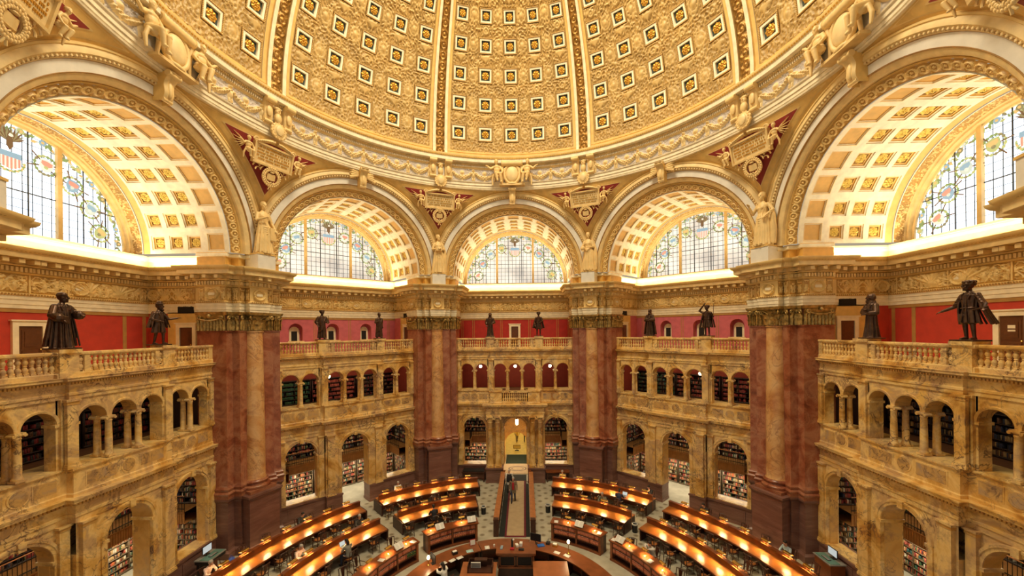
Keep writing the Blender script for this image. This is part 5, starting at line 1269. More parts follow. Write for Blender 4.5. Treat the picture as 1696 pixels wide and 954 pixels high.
# ------------------------------------------------------------------ alcoves behind the screens
mat_plain('alcove_brown', (.23, .10, .045), .7, var=.1)
mat_plain('alcove_red', (.33, .045, .025), .7, var=.1)
mat_plain('alcove_dark', (.07, .03, .018), .7, var=.1)
mat_plain('alcove_pale', (.66, .53, .34), .7, var=.05)
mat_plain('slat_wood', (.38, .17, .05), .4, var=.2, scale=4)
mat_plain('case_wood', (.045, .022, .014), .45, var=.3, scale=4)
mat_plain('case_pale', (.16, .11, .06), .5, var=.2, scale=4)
mat_emit('lamp_glow', (1.0, .78, .42), 14.)
mat_emit('bulb_glow', (1.0, .66, .25), 4.)
mat_emit('tube_glow', (.9, 1.0, .8), 5.)
def alcove(az):
    mb = MB(); c = az == 0
    if c:
        for s in (-1, 1): mb.box(tuple(np.minimum((s*1.25, VB, 0), (s*UB, VB+.3, 0))), (max(s*1.25, s*UB), VB+.3, 10.6), 'alcove_brown')
        spandrel(mb, -1.25, 1.25, 1.7, 10.6, 0, 1.05, VB, VB+.3, 'siena_dark', 'siena_dark')
        for s in (-1, 1): mb.box((min(s*1.05, s*1.25), VB, 0), (max(s*1.05, s*1.25), VB+.3, 1.7), 'siena_dark')
        for s in (-1, 1): mb.box((min(s*1.3, s*1.42), 17.0, 0), (max(s*1.3, s*1.42), VB+.2, 5.2), 'siena_dark')
    else: mb.box((-UB, VB, 0), (UB, VB+.3, 6.9), 'alcove_brown'); mb.box((-UB, VB, 6.9), (UB, VB+.3, 10.6), 'alcove_red' if abs(az) != 90 else 'alcove_dark')
    if c: mb.box((-UB, VB-.02, 6.95), (UB, VB, 10.6), 'alcove_red')
    for s in (-1, 1): mb.box((min(s*UB, s*(UB+.3)), 16.8, 0), (max(s*UB, s*(UB+.3)), VB+.3, 10.6), 'alcove_red' if abs(az) != 90 else 'alcove_dark')
    mb.box((-UB-.3, 16.95, 5.32), (UB+.3, VB+.3, 6.92), 'alcove_brown'); mb.box((-UB-.3, 16.9, 10.42), (UB+.3, VB+.3, 10.5), 'alcove_pale')
    w = struct(ob('wall_%s_alcove' % BAYN[az], mb, rot=bayrot(az)), 'walls and ceilings of the book alcove behind the %s screen' % BAYW[az])
    # mezzanine walkway: slab with slatted wooden fascia and a light rail
    me = link('mezzanine', None, rot=bayrot(az)); struct(me, 'wooden book-stack mezzanine in the %s alcove' % BAYW[az])
    if not c: path = [(-3.9, 16.98), (-3.9, 18.5), (3.9, 18.5), (3.9, 16.98)]; paths = [path]
    else: paths = [[(-3.9, 16.98), (-3.9, 18.3), (-1.45, 18.3)], [(1.45, 18.3), (3.9, 18.3), (3.9, 16.98)]]
    for path in paths:
        mb = MB(); mb.sweep(path, [(-1.6, 2.3), (0, 2.3), (0, 2.86), (.03, 2.88), (.03, 2.92), (-1.6, 2.92)], 'slat_wood'); along(mb, path, .0, 2.33, 2.84, .09, .12, .025, 'slat_wood'); ob('walkway', mb, me)
        mb = MB(); p = np.array(path)
        for z in (3.08, 3.75): mb.tube([tuple(q)+(z,) for q in path], .025, 'wood_rail' if z > 3.5 else 'iron', 6)
        for a, bb in zip(p[:-1], p[1:]):
            k = int(np.linalg.norm(bb-a)/.14)
            for f in np.linspace(0, 1, k+1): q = a+(bb-a)*f; mb.box((q[0]-.008, q[1]-.008, 2.92), (q[0]+.008, q[1]+.008, 3.75), 'iron')
        ob('rail', mb, me, smooth=0)
for az in BAYN: alcove(az)
# ---- bookcases
BOOKS = []          # (matrix of the shelf front-left corner, width, height, palette, depth)
def bookcase(name, W, H, rows, pal, M, lab, group, first, m='case_wood', D=.34, base=.08):
    key = (W, H, rows, m)
    o = link(name, None); o.matrix_world = M; tag(o, lab, 'bookcase', group)
    if key not in first:
        mb = MB(); mb.box((0, 0, 0), (.04, D, H), m); mb.box((W-.04, 0, 0), (W, D, H), m); mb.box((0, D-.02, 0), (W, D, H), m); mb.box((0, -.01, 0), (W, D, base), m); mb.box((-.02, -.03, H-.05), (W+.02, D, H), m)
        k = max(1, round(W/1.05))
        for i in range(1, k): mb.box((W*i/k-.015, 0, 0), (W*i/k+.015, D, H), m)
        sh = MB(); sh.box((.04, -.004, -.03), (W-.04, D, .0), m); first[key] = (mb.mesh('carcass', 0), sh.mesh('shelf', 0))
    a, s = first[key]; link('carcass', a, o)
    g = (H-.05-base)/rows
    for i in range(rows):
        if i: link('shelf', s, o, (0, 0, base+g*i))
        k = max(1, round(W/1.05))
        for j in range(k): BOOKS.append((M @ Matrix.Translation((W*j/k+.045, .03, base+g*i+.004)), W/k-.09, g-.055, pal, D-.07))
FIRST = {}
def bayM(az, u, v, z, rz=0.): x, y, _ = bayxy(az, u, v); return Matrix.Translation((x, y, z)) @ Matrix.Rotation(bayrot(az)+rz, 4, 'Z')
BRIGHT = 'white tan tan tan green red orange brown teal black tan red crimson'.split()
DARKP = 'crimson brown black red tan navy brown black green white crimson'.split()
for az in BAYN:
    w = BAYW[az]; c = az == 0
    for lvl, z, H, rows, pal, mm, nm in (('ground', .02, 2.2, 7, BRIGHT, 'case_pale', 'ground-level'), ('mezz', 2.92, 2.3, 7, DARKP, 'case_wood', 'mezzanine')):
        if not c: us = [(-4.75, 3.1, 'left'), (-1.55, 3.1, 'middle'), (1.65, 3.1, 'right')]
        else: us = [(-4.75, 3.2, 'left'), (1.55, 3.2, 'right')]
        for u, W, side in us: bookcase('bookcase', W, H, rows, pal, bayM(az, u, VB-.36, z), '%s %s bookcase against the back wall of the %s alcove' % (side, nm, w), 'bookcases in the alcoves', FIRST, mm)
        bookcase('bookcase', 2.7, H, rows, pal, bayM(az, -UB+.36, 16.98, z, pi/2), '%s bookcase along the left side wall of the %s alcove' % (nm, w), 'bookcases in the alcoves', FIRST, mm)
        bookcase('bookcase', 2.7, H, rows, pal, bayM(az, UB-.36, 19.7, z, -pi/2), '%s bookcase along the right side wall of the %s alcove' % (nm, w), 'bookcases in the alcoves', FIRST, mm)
    if not c:
        pals = {-45: (['green']*6+['teal'], ['red', 'crimson', 'red'], ['crimson', 'brown', 'black']), 45: (['black', 'brown', 'teal', 'green'], ['crimson', 'brown', 'red', 'black'], ['crimson', 'red', 'crimson', 'brown']), -90: (['brown', 'crimson', 'black'],)*3, 90: (['black', 'brown', 'navy', 'tan'],)*3}[az]
        for (u, side), p in zip(((-4.95, 'left'), (-1.65, 'middle'), (1.7, 'right')), pals): bookcase('bookcase', 3.2, 1.75, 5, p, bayM(az, u, VB-.36, 6.93), '%s upper-floor bookcase behind the arcade of the %s bay' % (side, w), 'bookcases on the upper floor', FIRST)
def shelve(mb, M, W, H, pal, D, r_, fill=.93):
    x = 0.; M = np.array(M); V = []; F = {}
    while x < W-.03:
        t = r_.uniform(.028, .062); h = H*r_.uniform(.60, .86); d = D*r_.uniform(.75, 1.); c = pal[r_.integers(len(pal))]
        if x+t > W: break
        if r_.random() > fill: x += r_.uniform(.05, .25); continue
        y0 = r_.uniform(0, .03); i = len(V)
        V += [(x, y0, 0), (x+t, y0, 0), (x+t, d, 0), (x, d, 0), (x, y0, h), (x+t, y0, h), (x+t, d, h), (x, d, h)]
        F.setdefault('book_'+c, []).extend([(i+4, i+5, i+6, i+7), (i, i+1, i+5, i+4), (i+1, i+2, i+6, i+5), (i+3, i, i+4, i+7)]); x += t+.003
    if not V: return
    V = np.array(V) @ M[:3, :3].T+M[:3, 3]; base = mb.n; first = True
    for k, f in F.items():
        mb.L.append((np.array(f)+base).ravel()); mb.T.append(np.full(len(f), 4)); mb.I.append(np.full(len(f), mb._k(k)))
    mb.V.append(V); mb.n += len(V)
bk = MB(); r_ = np.random.default_rng(3)
for M, W, H, pal, D in BOOKS: shelve(bk, M, W, H, pal, D, r_)
tag(ob('shelved_book', bk, smooth=0), 'rows of mixed books on the shelves of the alcoves behind the marble arches', 'books', None, 'stuff')
# ---- lamps in the alcoves
def globe():
    s = MB(); s.ell((0, 0, 0), .13, 'lamp_glow', 14, 10); c = MB(); c.tube([(0, 0, .12), (0, 0, .7)], .012, 'brass', 6); c.lathe([(.001, .16), (.07, .15), (.06, .1), (.001, .1)], 'brass', n=10); return s.mesh('glass_globe', 60), c.mesh('hanger', 40)
GL, HG = globe()
for az, u, v, z in ((0, -3.0, 17.6, 9.12), (0, 0., 17.6, 9.12), (0, 3.0, 17.6, 9.12), (-45, 2.5, 17.5, 9.15), (-45, -4.3, 17.9, 9.05), (-45, -.9, 18.4, 8.95), (45, -2.6, 17.5, 9.15), (45, 4.3, 17.9, 9.05), (45, .7, 18.4, 8.95)):
    o = link('globe_lamp', None, None, bayxy(az, u, v, z)); tag(o, 'glowing globe lamp hanging behind the %s upper arches of the %s bay' % ('left' if u < -1 else 'right' if u > 1 else 'middle', BAYW[az]), 'lamp', 'globe lamps of the upper floor')
    link('glass_globe', GL, o); link('hanger', HG, o)
for az in (-90, 90):
    for u in (0., 3.35):
        mb = MB(); mb.tube([(-.5, 0, 0), (.5, 0, 0)], .03, 'tube_glow', 8); o = link('strip_light', None, None, bayxy(az, u, 18.2, 5.1), bayrot(az)); ob('tube', mb, o); mb = MB(); mb.box((-.55, -.06, .03), (.55, .06, .21), 'plaster_pale'); ob('housing', mb, o)
        tag(o, 'short fluorescent light under the alcove ceiling behind the %s arch of the %s screen' % ('middle' if u == 0 else 'far', BAYW[az]), 'lamp')

# ------------------------------------------------------------------ entrance corridor
mb = MB()
mb.add([(-1.25, 17.0, .012), (1.25, 17.0, .012), (1.25, 22.2, .012), (-1.25, 22.2, .012)], [(0, 1, 2, 3)], 'carpet_runner')
mb.add([(-3, 22.2, .01), (3, 22.2, .01), (3, 40, .01), (-3, 40, .01)], [(0, 1, 2, 3)], 'corridor_yellow')
for s in (-1, 1): mb.box((min(s*1.9, s*2.1), 20.4, 0), (max(s*1.9, s*2.1), 40, 4.6), 'corridor_yellow')
mb.box((-2.1, 40, 0), (2.1, 40.2, 4.6), 'alcove_pale'); mb.box((-2.1, 20.4, 4.6), (2.1, 40, 4.7), 'siena')
struct(ob('wall_corridor', mb, smooth=0), 'bright yellow corridor beyond the entrance arch')
mb = MB(); mb.box((-1.0, 19.6, .013), (1.0, 22.1, .03), 'carpet_green'); tag(ob('door_mat', mb), 'dark green mat across the corridor mouth', 'mat')
mb = MB(); mb.box((-1.1, 17.1, .013), (1.1, 19.4, .03), 'carpet_runner'); a = np.linspace(0, 2*pi, 41)
mb.tube(np.stack([.1+.75*np.cos(a), 18.3+.55*np.sin(a), .03+0*a], -1), .05, 'wood_dark', 6, False, .2); mb.tube(np.stack([.1+.5*np.cos(a), 18.3+.34*np.sin(a), .03+0*a], -1), .03, 'wood_dark', 6, False, .2)
tag(ob('entrance_rug', mb), 'tan rug with a dark oval emblem just inside the entrance arch', 'rug')
o = link('lantern', None, None, (.1, 17.6, 4.35)); tag(o, 'glowing glass lantern hanging in the entrance arch', 'lamp')
mb = MB(); mb.lathe([(.001, -.32), (.1, -.3), (.13, -.1), (.13, .12), (.1, .2), (.001, .2)], 'lamp_glow', n=8); ob('glass', mb, o); mb = MB(); mb.lathe([(.001, .2), (.14, .18), (.1, .28), (.03, .34), (.001, .34)], 'brass', n=8); mb.tube([(0, 0, .3), (0, 0, .95)], .012, 'iron', 6)
for i in range(8): q = 2*pi*i/8; mb.tube([(.13*cos(q), .13*sin(q), .15), (.135*cos(q), .135*sin(q), -.1), (.1*cos(q), .1*sin(q), -.3)], .009, 'brass', 5)
ob('frame', mb, o)
o = link('floor_sign', None, None, (-.05, 23.4, .012)); tag(o, 'small standing sign on the yellow corridor floor', 'sign'); mb = MB(); mb.box((-.36, -.02, .2), (.36, .02, .58), 'wood'); mb.box((-.31, -.03, .24), (.31, -.01, .54), 'corridor_yellow'); ob('board', mb, o); mb = MB(); mb.tube([(0, .03, 0), (0, .03, .5)], .02, 'iron', 6); mb.box((-.2, -.12, 0), (.2, .15, .03), 'iron'); ob('stand', mb, o)
# ------------------------------------------------------------------ reading room furniture
def arcslab(mb, r0, r1, z0, z1, a0, a1, m, n=None, z1b=None):
    n = n or max(4, int(abs(a1-a0)/1.5)); a = np.radians(np.linspace(a0, a1, n+1)); zb = z1 if z1b is None else z1b
    q = [(r0, z0), (r0, z1), (r1, zb), (r1, z0)]
    P = np.stack([np.stack([r*np.sin(a), r*np.cos(a), np.full_like(a, z)], -1) for r, z in q], 1)
    mb.grid(P, m, cv=True); mb.add(P[0], [(0, 1, 2, 3)], m); mb.add(P[-1], [(3, 2, 1, 0)], m)
def local(mb, c):
    for V in mb.V: V -= np.array(c)
    return mb
SIDE = {-1: 'left', 1: 'right'}
def desk(rin, rp, rout, a0, a1, lab):
    c = np.array(polar(rp, (a0+a1)/2, 0)); o = link('reading_desk', None, None, c); tag(o, lab, 'desk', 'curved reading desks')
    P = lambda n, mb: ob(n, local(mb, c), o)
    mb = MB(); arcslab(mb, rin, rp-.05, .70, .735, a0, a1, 'wood_desk', z1b=.765); arcslab(mb, rin-.02, rin+.03, .67, .74, a0, a1, 'wood'); P('inner_top', mb)
    mb = MB(); arcslab(mb, rp-.05, rp+.05, .05, 1.06, a0, a1, 'wood'); P('partition', mb)
    mb = MB(); arcslab(mb, rp-.11, rp+.11, 1.06, 1.10, a0, a1, 'wood'); P('cap_rail', mb)
    mb = MB(); arcslab(mb, rp+.05, rout, .70, .765, a0, a1, 'wood_desk', z1b=.735); P('outer_top', mb)
    k = max(2, round(abs(a1-a0)/10.4))
    for i in range(k+1):
        a = a0+(a1-a0)*i/k; d = RAD(.25) if i in (0, k) else 0; mb = MB(); s = .28*(1 if i == 0 else -1 if i == k else 0)
        arcslab(mb, rin+.08, rout-.06, 0, .7, a+s-.22, a+s+.22, 'wood_dark', 1); P('side_panel' if i in (0, k) else 'leg_panel', mb)
    mb = MB(); arcslab(mb, rin+.06, rin+.09, .645, .70, a0+.3, a1-.3, 'wood_dark'); arcslab(mb, rout-.09, rout-.06, .645, .70, a0+.3, a1-.3, 'wood_dark'); P('apron', mb)
    return o
def lamp_meshes():
    st = MB(); st.tube([(0, 0, 0), (0, 0, .2)], .014, 'brass', 8); st.lathe([(.001, .0), (.05, .0), (.045, .015), (.001, .02)], 'brass', n=12); st.tube([(-.2, 0, .2), (.2, 0, .2)], .012, 'brass', 6)
    sh = {}
    for s in (-1, 1):
        mb = MB(); a = np.linspace(-.35, pi*.62, 9); rr = .075
        P = np.stack([np.stack([np.full(9, x), s*(.03+rr*np.cos(a)), .165+rr*np.sin(a)*.9], -1) for x in (-.2, .2)], 0); mb.grid(P, 'brass')
        P2 = P.copy(); mb.grid(P2*[1, 1, 1]+[0, 0, .004], 'brass'); sh[s] = mb.mesh('shade', 50)
    b = MB(); b.tube([(-.17, -.055, .15), (.17, -.055, .15)], .012, 'bulb_glow', 8); b.tube([(-.17, .055, .15), (.17, .055, .15)], .012, 'bulb_glow', 8)
    return st.mesh('stem', 40), sh, b.mesh('bulb', 50)
LST, LSH, LBU = lamp_meshes()
def lamp_light(size, power, spread=2.4):
    l = bpy.data.lights.new('reading_light', 'AREA'); l.shape = 'RECTANGLE'; l.size, l.size_y = size; l.energy = power; l.color = (1.0, .66, .27); l.spread = spread; return l
LIN, LOUT = lamp_light((.34, .05), 13., 2.0), lamp_light((.34, .05), 7.)
def lamp(rp, az, lab, z=1.10, both=True):
    o = link('reading_lamp', None, None, polar(rp, az, z), bayrot(az)); tag(o, lab, 'lamp', 'brass lamps of the reading desks')
    link('stem', LST, o); link('bulb', LBU, o)
    for s in (-1, 1): link('shade', LSH[s], o)
    link('reading_light', LIN, o, (0, -.10, .12), (RAD(-26), 0, 0))
    if both: link('reading_light', LOUT, o, (0, .10, .12), (RAD(24), 0, 0))
def chair_parts():
    P = []; W = 'wood_dark'
    mb = MB(); mb.box((-.22, -.24, .42), (.22, .2, .46), W); mb.ell((0, -.02, .465), (.2, .2, .03), 'seat_leather', 16, 6); P.append(('seat', mb))
    mb = MB(); mb.tube([(-.2, .2, .44), (-.2, .23, .7), (-.205, .28, .93)], .02, W, 8); mb.tube([(.2, .2, .44), (.2, .23, .7), (.205, .28, .93)], .02, W, 8)
    x = np.linspace(-.22, .22, 9); mb.tube(np.stack([x, .28+.03*(1-(x/.22)**2), .93+.02*(1-(x/.22)**2)], -1), .032, W, 8, flat=.6)
    mb.add([(-.05, .22, .5), (.05, .22, .5), (.1, .295, .92), (-.1, .295, .92), (-.05, .205, .5), (.05, .205, .5), (.1, .275, .92), (-.1, .275, .92)], [(0, 1, 2, 3), (4, 7, 6, 5), (0, 4, 5, 1), (1, 5, 6, 2), (2, 6, 7, 3), (3, 7, 4, 0)], W); P.append(('backrest', mb))
    for s in (-1, 1):
        mb = MB(); mb.tube([(s*.22, .24, .66), (s*.25, 0, .67), (s*.24, -.18, .66)], .022, W, 8, flat=.7); mb.tube([(s*.235, -.17, .65), (s*.21, -.2, .44)], .016, W, 8); P.append(('armrest', mb))
        for y, y2 in ((-.2, -.23), (.18, .25)): mb = MB(); mb.tube([(s*.19, y, .43), (s*.2, (y+y2)/2, .2), (s*.2, y2, 0)], [.022, .019, .015], W, 8); P.append(('leg', mb))
    mb = MB()
    for a, b in (((-.195, -.215, .2), (-.195, .22, .2)), ((.195, -.215, .2), (.195, .22, .2)), ((-.195, 0, .2), (.195, 0, .2))): mb.tube([a, b], .011, W, 6)
    P.append(('stretcher', mb)); return [(n, b.mesh(n, 45)) for n, b in P]
CHP = chair_parts()
def chair(r, az, inward, lab, grp, jit=0.):
    o = link('reading_chair', None, None, polar(r, az), bayrot(az)+(0 if inward else pi)+jit); tag(o, lab, 'chair', grp)
    for n, me in CHP: link(n, me, o)
    return o
r_ = np.random.default_rng(12)
SEATS = {(-1, 'outer', 'in', -35.3), (-1, 'mid', 'out', -31.2)}
def row(s, which, seg, a0, a1, lamps, rin, rp, rout, skip_in=(), skip_out=()):
    nm = {('outer', 0): 'outer', ('mid', 0): 'middle', ('outer', 1): 'outer', ('mid', 1): 'middle'}[(which, seg)]
    pos = ('nearest the aisle' if seg == 0 else 'along the side')
    dn = '%s %s reading desk %s' % (SIDE[s], nm, pos)
    desk(rin, rp, rout, s*a0, s*a1, 'long curved %s with lit lamps' % dn)
    for i, a in enumerate(lamps):
        lamp(rp, s*a, '%s brass lamp from the aisle on the %s' % (nth(i), dn))
    d = (lamps[1]-lamps[0])/2
    k = 0
    for i, a in enumerate(lamps):
        for q, inward, skip in ((a+d*.35, False, skip_in), (a+d*.75, True, skip_out)):
            if q > a1-.8 or (inward and (q > 79)) or any(abs(q-x)*RAD(1)*(rin if not inward else rout) < .66 for x in skip): continue
            r = (rin-.30 if not inward else rout+.30)+r_.uniform(-.06, .1)*(1 if inward else -1)
            if inward and which == 'outer' and abs(q-67.5) < 4.5: r = rout+.2
            chair(r, s*q, inward, '%s chair from the aisle, %s side of the %s' % (nth(i), 'wall' if inward else 'centre', dn), 'wooden chairs at the reading desks', r_.uniform(-.12, .12))
OUT0 = [15.0, 20.2, 25.4, 30.6, 36.0, 39.9]; OUT1 = [50.9, 56.0, 61.0, 66.2, 71.2, 76.2, 80.6]
MID0 = [19.0, 25.5, 32.6, 39.6]; MID1 = [53.0, 59.4, 65.6, 71.9, 77.0]
row(-1, 'outer', 0, 11.9, 42.0, OUT0, 12.85, 13.78, 14.35, (), (35.3,)); row(1, 'outer', 0, 11.9, 42.0, OUT0, 12.95, 13.88, 14.4, (34.0,), (14.5, 39.8))
row(-1, 'outer', 1, 47.2, 83.5, OUT1, 12.85, 13.78, 14.35, (), (60.6, 81.)); row(1, 'outer', 1, 46.6, 83.5, OUT1, 12.95, 13.88, 14.4, (), (54.4, 73.2))
row(-1, 'mid', 0, 14.0, 42.0, MID0, 9.7, 10.62, 11.2, (31.2,), ()); row(1, 'mid', 0, 14.6, 42.2, MID0, 9.85, 10.77, 11.3, (), (30.4,))
row(-1, 'mid', 1, 48.2, 80.5, MID1, 9.7, 10.62, 11.2, (64.,), (52.8, 71.2)); row(1, 'mid', 1, 47.4, 80.5, MID1, 9.9, 10.85, 11.35, (), ())

# ---- curved bookcases round the centre
def curved_case(s, a0, a1, r0, lab, k):
    r1 = r0+.62; c = np.array(polar(r0+.3, s*(a0+a1)/2)); o = link('curved_bookcase', None, None, c); tag(o, lab, 'bookcase', 'curved bookcases round the centre')
    P = lambda n, mb: ob(n, local(mb, c), o)
    A0, A1 = s*a0, s*a1
    mb = MB(); arcslab(mb, r0-.04, r1+.04, 1.0, 1.05, A0-s*.5, A1+s*.5, 'wood'); arcslab(mb, r0-.02, r1, .96, 1.0, A0-s*.2, A1+s*.2, 'wood_dark'); P('top', mb)
    mb = MB(); arcslab(mb, r0+.3, r1-.02, .0, .97, A0, A1, 'wood_dark')
    for i in range(k+1):
        a = A0+(A1-A0)*i/k; w = .55*(1 if i in (0, k) else .6); a += s*(.5 if i == 0 else -.5 if i == k else 0); arcslab(mb, r0, r0+.31, 0, .97, a-w, a+w, 'wood', 1)
    P('carcass', mb)
    mb = MB(); arcslab(mb, r0-.04, r0+.3, 0, .12, A0, A1, 'wood'); P('plinth', mb)
    for z in (.12, .40, .69): mb = MB(); arcslab(mb, r0+.005, r0+.3, z, z+.02, A0, A1, 'wood_dark'); P('shelf', mb)
    return A0, A1, r0, k
bookm = {}
def book_mesh(c, t, h):
    key = (c, round(t, 3), round(h, 3))
    if key not in bookm:
        mb = MB(); d = .19; mb.box((-t/2, 0, 0), (t/2, d, h), 'book_'+c); mb.box((-t/2+.004, .008, h), (t/2-.004, d-.004, h+.002), 'paper')
        for z in (.2, .75): mb.box((-t/2-.001, -.003, h*z), (t/2+.001, .0, h*z+.012), 'gilt')
        bookm[key] = mb.mesh('red_volume', 0)
    return bookm[key]
CASES = [(-1, 16.9, 41.0, 6.95, 'curved dark wood bookcase of red volumes, left of the aisle', 2, 'left front'), (1, 18.6, 42.6, 7.1, 'curved dark wood bookcase of red volumes, right of the aisle', 2, 'right front'),
         (-1, 46.8, 79.0, 6.75, 'longer curved bookcase of red volumes at the left side of the room', 3, 'left side'), (1, 47.2, 79.0, 7.15, 'longer curved bookcase of red volumes at the right side of the room', 3, 'right side')]
nb = 0
for s, a0, a1, r0, lab, k, short in CASES:
    A0, A1, r0, k = curved_case(s, a0, a1, r0, lab, k)
    for row_, z in ((0, .71), (1, .42)):
        for b in range(k):
            lo = A0+(A1-A0)*b/k+s*(1.2 if b == 0 else .5); hi = A0+(A1-A0)*(b+1)/k-s*(1.2 if b == k-1 else .5)
            n_ = int(abs(hi-lo)/57.3*r0/.098)
            for i in range(n_):
                a = lo+(hi-lo)*(i+.5)/n_; c = 'volume' if r_.random() > .12 else 'red'
                if short == 'left side' and row_ == 1 and b == 0 and i < 5: c = 'green'
                h = .235 if r_.random() > .2 else .22
                o = link('red_volume' if c != 'green' else 'green_volume', book_mesh(c, .084, h), None, polar(r0+.025, a, z+.004), bayrot(a)); nb += 1
                tag(o, '%s %s volume from the aisle, %s shelf, %s bay, %s curved bookcase' % (nth(i), 'green' if c == 'green' else 'red', ('upper', 'middle')[row_], nth(b), short), 'book', 'leather volumes in the curved bookcases')
# things on the curved bookcases
def open_book_mesh(stand):
    mb = MB()
    for s in (-1, 1):
        x = np.linspace(0, .24, 7); z = .03+.03*np.sin(x/.24*pi*.75)
        mb.grid(np.array([[(s*xx, -.17, zz) for xx, zz in zip(x, z)], [(s*xx, .17, zz) for xx, zz in zip(x, z)]]), 'paper'); mb.box((min(0, s*.245), -.175, .0), (max(0, s*.245), .175, .02), 'paper')
        for j in range(7): mb.box((min(s*.04, s*.2), -.13+j*.04, .064), (max(s*.04, s*.2), -.125+j*.04, .066), 'plastic_grey')
    return mb.mesh('open_book', 30)
OBK = open_book_mesh(0)
def reading_stand(r, az, lab, z=1.05):
    o = link('book_stand', None, None, polar(r, az, z), bayrot(az)); tag(o, lab+' stand', 'book stand'); mb = MB(); mb.cbox((0, .02, .13), (.44, .02, .3), 'wood', 0, RAD(-38)); mb.box((-.22, -.14, .0), (.22, .12, .02), 'wood_dark'); mb.box((-.2, -.12, .02), (.2, -.10, .06), 'wood'); ob('ledge', mb, o)
    b = link('open_book', OBK, None, polar(r-.03, az, z+.15), (RAD(-38)+pi*0+RAD(90)*0, 0, bayrot(az)+pi)); b.rotation_euler = (RAD(40)*-1, 0, bayrot(az)+pi); tag(b, lab, 'book')
def paper_mesh(w, h, m='paper'): mb = MB(); mb.box((-w/2, -h/2, 0), (w/2, h/2, .006), m); return mb.mesh('paper_sheet', 0)
PAP = paper_mesh(.24, .31); PAP2 = paper_mesh(.32, .22); PAPT = paper_mesh(.34, .26, 'paper_teal')
def sheet(x, y, z, rz, lab, me=PAP): tag(link('paper_sheet', me, None, (x, y, z), rz), lab, 'paper', 'loose white papers')
def bank_lamp(r, az, lab, z=1.05):
    o = link('desk_lamp', None, None, polar(r, az, z), bayrot(az)); tag(o, lab, 'lamp')
    mb = MB(); mb.lathe([(.001, 0), (.09, 0), (.09, .02), (.03, .035), (.014, .05), (.014, .3), (.001, .3)], 'brass', n=14); ob('base', mb, o)
    mb = MB(); a = np.linspace(0, pi, 9); mb.grid(np.array([np.stack([np.full(9, x), .09*np.cos(a), .3+.075*np.sin(a)], -1) for x in (-.17, .17)]), 'brass')
    for x in (-.17, .17): mb.add(np.stack([np.full(9, x), .09*np.cos(a), .3+.075*np.sin(a)], -1), [tuple(range(9))], 'brass')
    ob('shade', mb, o); mb = MB(); mb.tube([(-.14, 0, .31), (.14, 0, .31)], .018, 'bulb_glow', 8); ob('bulb', mb, o)
    link('reading_light', LIN, o, (0, 0, .28), (0, 0, 0))
for s, r0, a, lab in ((-1, 7.3, 38.4, 'left of the aisle, far end'), (-1, 7.28, 24.0, 'left of the aisle, near the aisle end'), (1, 7.42, 26.0, 'right of the aisle, middle'), (1, 7.42, 38.6, 'right of the aisle, far end'), (-1, 7.06, 51.5, 'left side case, near end'), (-1, 7.06, 60.5, 'left side case, middle'), (-1, 7.06, 70.5, 'left side case, far end'), (1, 7.48, 55.0, 'right side case, near end'), (1, 7.48, 62.8, 'right side case, middle'), (1, 7.48, 72.0, 'right side case, far end')):
    bank_lamp(r0, s*a, 'small lit brass lamp on the curved bookcase, '+lab)
for s, r0, a, lab in ((-1, 7.2, 34.5, 'open white book on a stand, left bookcase, far from the aisle'), (-1, 7.2, 19.4, 'open white book on a stand at the aisle end of the left bookcase'), (1, 7.35, 31.5, 'open white book on a stand on the bookcase right of the aisle'), (-1, 7.0, 55.6, 'open white book on a stand on the left side bookcase'), (1, 7.4, 51.0, 'open white book on a stand on the right side bookcase')):
    reading_stand(r0, s*a, lab)
for s, r0, a, lab in ((1, 7.3, 20.6, 'white paper at the aisle end of the right curved bookcase'), (1, 7.35, 41.0, 'white paper at the far end of the right curved bookcase'), (-1, 6.95, 48.4, 'white paper at the near end of the left side bookcase'), (-1, 6.95, 64.8, 'white paper in the middle of the left side bookcase'), (1, 7.35, 48.0, 'white paper at the near end of the right side bookcase'), (1, 7.4, 66.0, 'white paper in the middle of the right side bookcase')):
    x, y, _ = polar(r0, s*a); sheet(x, y, 1.05, bayrot(s*a)+.2, lab)
for s in (-1, 1):
    for i, a in enumerate((21.5, 28.0, 36.)): chair(8.15, s*a, True, '%s chair behind the curved bookcase %s of the aisle' % (nth(i), SIDE[s]), 'chairs behind the curved bookcases', r_.uniform(-.4, .4))
    for i, a in enumerate((52, 66.5, 73)): chair(8.15, s*a, True, '%s chair behind the curved bookcase at the %s side' % (nth(i), SIDE[s]), 'chairs behind the curved bookcases', r_.uniform(-.4, .4))

# ---- central counter
def counter(a0, a1, lab):
    c = np.array(polar(4.6, (a0+a1)/2)); o = link('service_counter', None, None, c); tag(o, lab, 'counter', 'sections of the central counter'); P = lambda n, mb: ob(n, local(mb, c), o)
    mb = MB(); arcslab(mb, 4.18, 5.08, .95, 1.0, a0, a1, 'wood_counter'); P('top', mb)
    mb = MB(); arcslab(mb, 4.92, 5.0, .0, .95, a0, a1, 'wood'); arcslab(mb, 4.9, 5.04, 0, .12, a0, a1, 'wood_dark'); P('front_panel', mb)
    k = max(2, round(abs(a1-a0)/14))
    for i in range(k+1): mb = MB(); a = a0+(a1-a0)*(.02+.96*i/k); arcslab(mb, 4.3, 4.92, 0, .95, a-.5, a+.5, 'wood_dark', 1); P('divider', mb)
counter(-74, -21, 'left curved section of the central wooden counter'); counter(-20.6, 11.4, 'middle section of the central wooden counter facing the aisle'); counter(11.8, 80, 'right curved section of the central wooden counter')
o = link('podium_desk', None, None, (.3, 3.3, 0)); tag(o, 'tall dark wooden control desk at the centre of the counter', 'desk')
